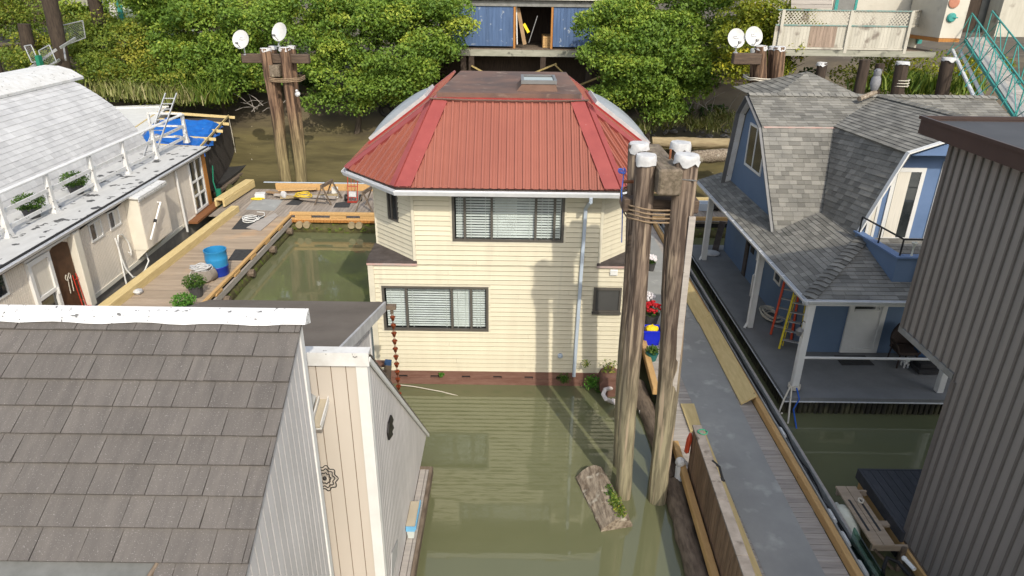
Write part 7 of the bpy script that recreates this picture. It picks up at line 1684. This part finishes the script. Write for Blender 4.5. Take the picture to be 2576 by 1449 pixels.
def sawhorse(pk, f1, f2, w_, label):
    top = at_z(*pk, DZ + .85); t = thing('sawhorse', V(top.x, top.y, DZ), label, 'sawhorse', 'sawhorses on the cross dock')
    mb = MB(); a, b = top + V(-.12, -.55, 0), top + V(.12, .55, 0); mb.bar(a, b, .09, .14); mb.build('beam', 'old_wood', t)
    for e in (a, b):
        for sg in (-1, 1): mb = MB(); mb.bar(e.lerp(top, .12), V(e.x + sg * .38, e.y, DZ + .0), .05, .1, (0, 1, 0)); mb.build('leg', 'old_wood', t)
sawhorse((822, 462), None, None, 0, 'weathered wooden sawhorse beside the scrap heap')
sawhorse((925, 478), None, None, 0, 'weathered wooden sawhorse at the corner of the cream house')
c = at_z(844, 497, DZ); mb = MB(); mb.obox(c + V(0, 0, .26), (.15, 0, 0), (0, .03, .0), (0, .06, .25)); tag(mb.build('white_sheet', 'white_worn'), 'small white panel leaning on the sawhorse', 'panel')
# red hand truck on the cross dock
c = at_z(888, 508, DZ); hk = thing('hand_truck', c, 'red two-wheeled hand truck standing on the cross dock beside the cream house', 'hand truck')
mb = MB()
for sx in (-.22, .22): mb.tube([c + V(sx, 0, .06), c + V(sx * 1.05, .42, 1.45)], .022, 6)
for k in (-.07, .07): mb.tube([c + V(k, .03, .1), c + V(k, .40, 1.4)], .014, 5)
for q in (.1, .45, .78, 1.0): mb.tube([c + V(-.23, .42 * q, .06 + 1.39 * q), c + V(.23, .42 * q, .06 + 1.39 * q)], .018, 5)
mb.build('frame', 'red_metal', hk, smooth=True); mb = MB(); mb.box(c.x - .22, c.x + .22, c.y - .22, c.y, c.z + .03, c.z + .05); mb.build('toe_plate', 'red_metal', hk)
mb = MB(); mb.obox(c + V(0, .06, .36), (.16, 0, 0), (0, .05, 0), (0, .02, .11)); mb.build('wheel_guard', 'cap_cloth', hk)
for sx in (-.34, .34):
    mb = MB(); mb.lathe([(.07, -.045), (.145, -.05), (.165, -.02), (.165, .02), (.145, .05), (.07, .045)], c + V(sx, .12, .165), 16, (1, 0, 0)); w_ = mb.build('wheel', 'rubber', hk, smooth=True); mb = MB(); mb.lathe([(.065, -.05), (.065, .05)], c + V(sx, .12, .165), 12, (1, 0, 0)); mb.build('rim', 'steel', w_)
# ------------------------------------------------------------------ around the cream house
def sprout(px, Y, r, n, label, mname='bright_leaf', leaf=.07, sq=(1, .6, 1), name='weed_plant'):
    c = at_y(*px, Y); t = thing(name, c, label, 'plant'); leaves_np(clump(c, r, n, sq, .2), leaf, mname, 'foliage', t)
    mb = MB()
    for k in range(5): mb.tube([c + V(0, .05, -r * .8), c + V(random.uniform(-r, r) * .7, -.02, random.uniform(0, r))], .006, 4)
    mb.build('stem', 'leaf_dark', t); return t
sprout((1110, 943), FY - .10, .09, 90, 'small green sprout growing on the brown skirt of the cream house', leaf=.05)
sprout((1418, 952), FY - .14, .20, 240, 'tuft of grass hanging over the brown skirt by the downspout', 'leaf_shrub', .05, (1, .5, .9))
for (px, r, n, lab, mm) in (((1530, 925), .28, 110, 'wispy weed in front of the cream siding, right of the downspout', 'leaf_bramble'), ((1474, 915), .16, 40, 'thin drooping weed stem right beside the downspout', 'leaf_bramble'), ((1490, 962), .24, 320, 'leafy green weed at the water edge by the round log end', 'bright_leaf'), ((1510, 990), .18, 180, 'low weed trailing into the water by the white pipe', 'leaf_shrub')): sprout(px, FY - .35, r, n, lab, mm, .065)
lg = at_y(1530, 957, FY - .35); log('float_log', lg + V(.05, -.25, -.05), lg + V(.1, 4, -.05), .30, 'skirt_brown', 'brown round log end under the right corner of the cream house', 'float logs under the docks')
mb = MB(); mb.tube([at_y(1542, 975, FY - .5), at_y(1522, 980, FY - .8), at_y(1517, 992, FY - 1.0), at_y(1524, 1004, FY - 1.1), at_z(1540, 1010, .05), at_z(1562, 1022, .0)], .055, 9); a = at_z(1538, 1008, .08); mb.tube([a, a + V(.08, -.03, -.01)], .075, 9)
tag(mb.build('drain_pipe', 'pvc', smooth=True), 'curved white plastic drain pipe dipping into the water near the piles', 'pipe')
mb = MB(); a = at_z(1608, 1036, .12); mb.tube([a, a + V(.62, .02, .02)], .04, 8); tag(mb.build('water_pipe', 'plastic_white', smooth=True), 'straight white pipe between the two near piles', 'pipe')
mb = MB(); mb.tube([at_y(1003, 968, FY - .3), at_z(1040, 972, .06), at_z(1110, 985, .02), at_z(1180, 1003, -.03)], .012, 5); tag(mb.build('mooring_line', 'rope_pale', smooth=True), 'thin pale line running into the water in front of the cream house', 'rope')
# flowers and the recycling bin on the right walkway
fc = at_z(1640, 808, RZ + .3); fp = V(3.95, fc.y + 1.0, RZ)
def flower_pot(c, label, petals, pot, r=.22, n=260, h=.3):
    t = thing('flower_pot', c, label, 'potted plant', 'flower pots on the right walkway'); mb = MB(); mb.lathe([(r * .7, 0), (r, h), (r * 1.05, h), (r * .9, h - .03), (.01, h - .04)], c, 14); mb.build('pot', pot, t)
    leaves_np(clump(c + V(0, 0, h + .10), r * 1.15, n, (1, 1, .75), .3), .07, 'leaf_shrub', 'foliage', t)
    if petals:
        mb = MB()
        for k in range(70): d = Vector(rng.normal(size=3)); d.z = abs(d.z) + .2; d.normalize(); mb.ball(c + V(0, 0, h + .12) + d * r * random.uniform(.85, 1.2), random.uniform(.03, .05), 6, 4)
        mb.build('flowers', petals, t)
    return t
p1 = at_z(1637, 815, RZ); flower_pot(V(p1.x, p1.y, RZ), 'pot of red flowers beside the blue bin on the right walkway', 'flower_red', 'pot_dark', .24, 200, .34)
p1b = at_z(1634, 775, RZ + .3); flower_pot(V(p1b.x, p1b.y + .4, RZ), 'pot of white flowers behind the red ones on the right walkway', 'flower_white', 'pot_dark', .2, 120)
p2 = at_z(1636, 862, RZ); bb = thing('recycling_bin', V(p2.x, p2.y, RZ), 'bright blue recycling bin holding a yellow sack on the right walkway', 'bin')
c = V(p2.x, p2.y, RZ); mb = MB(); mb.add([c + V(sx * (.20 + .05 * k), sy * (.16 + .04 * k), .46 * k) for k in (0, 1) for sx, sy in ((-1, -1), (1, -1), (1, 1), (-1, 1))], [(0, 1, 5, 4), (1, 2, 6, 5), (2, 3, 7, 6), (3, 0, 4, 7), (0, 3, 2, 1)]); mb.obox(c + V(0, -.205, .45), (.26, 0, 0), (0, .012, 0), (0, 0, .03)); mb.obox(c + V(0, .205, .45), (.26, 0, 0), (0, .012, 0), (0, 0, .03)); mb.build('tub', 'bin_blue', bb)
mb = MB(); mb.ball(c + V(0, 0, .44), .19, 10, 7, (1, .8, .7), jitter=.15); tag(mb.build('yellow_sack', 'yellow_bright'), 'crumpled yellow sack inside the blue recycling bin', 'sack')
p3 = at_z(1650, 905, RZ); flower_pot(V(p3.x - .12, p3.y, RZ), 'green glazed pot with small green plants in front of the blue bin', None, 'pot_green', .17, 220, .22)
p4 = at_z(1640, 655, RZ + .4); flower_pot(V(p4.x, p4.y, RZ), 'small pot of mixed flowers farther up the right walkway', 'flower_white', 'pot_dark', .15, 130)
# far end of the cross dock beside the blue house
c = at_z(1762, 528, DZ); mb = MB(); mb.obox(c + V(0, 0, .2), (.38, 0, 0), (0, .25, 0), (0, 0, .18)); o = mb.build('cool_box', 'downspout', bevel=.02); tag(o, 'pale blue cool box on the far dock beside the blue porch', 'cool box')
c = at_z(1800, 530, DZ); mb = MB(); mb.ball(c + V(0, 0, .28), .32, 10, 7, (1, .8, .8), jitter=.18); tag(mb.build('black_sack', 'black_poly', smooth=True), 'black sack on the far dock beside the blue porch', 'sack')
c = at_z(1790, 638, BZ + .02); mb = MB(); mb.lathe([(.3, 0), (.3, .05), (.2, .08), (.01, .08)], c, 16); tag(mb.build('round_tray', 'cap_cloth', smooth=True), 'white round tray lying at the far end of the blue porch', 'lid')
# growth on the drift log and the float logs
lc = dl.location
for k, (f, n, mm) in enumerate(((.55, 120, 'leaf_shrub'), (.72, 260, 'grass_green'), (.90, 200, 'leaf_bramble'))):
    a_, b_ = at_z(1482, 1188, .12), at_z(1550, 1322, .10); p = a_.lerp(b_, f) + V(.13, .05, .20)
    leaves_np(clump(p, .16, n, (.9, 1.6, .5), .1), .06, mm, 'foliage', dl)
pos = np.concatenate([clump((-9.70, y, .28), .16, 46, (.6, 1, .6), .2) for y in np.arange(18.5, 28, .55)]); tag(leaves_np(pos, .06, 'leaf_shrub', 'float_weeds'), 'small weeds growing along the mossy float log of the plank walkway', 'weeds', None, 'stuff')
pos = np.concatenate([clump((x, 27.9, .20), .14, 20, (1, .6, .5), .2) for x in np.arange(-9.4, -3.6, .5)]); tag(leaves_np(pos, .06, 'leaf_bramble', 'float_weeds'), 'weeds along the mossy float log of the cross dock', 'weeds', None, 'stuff')
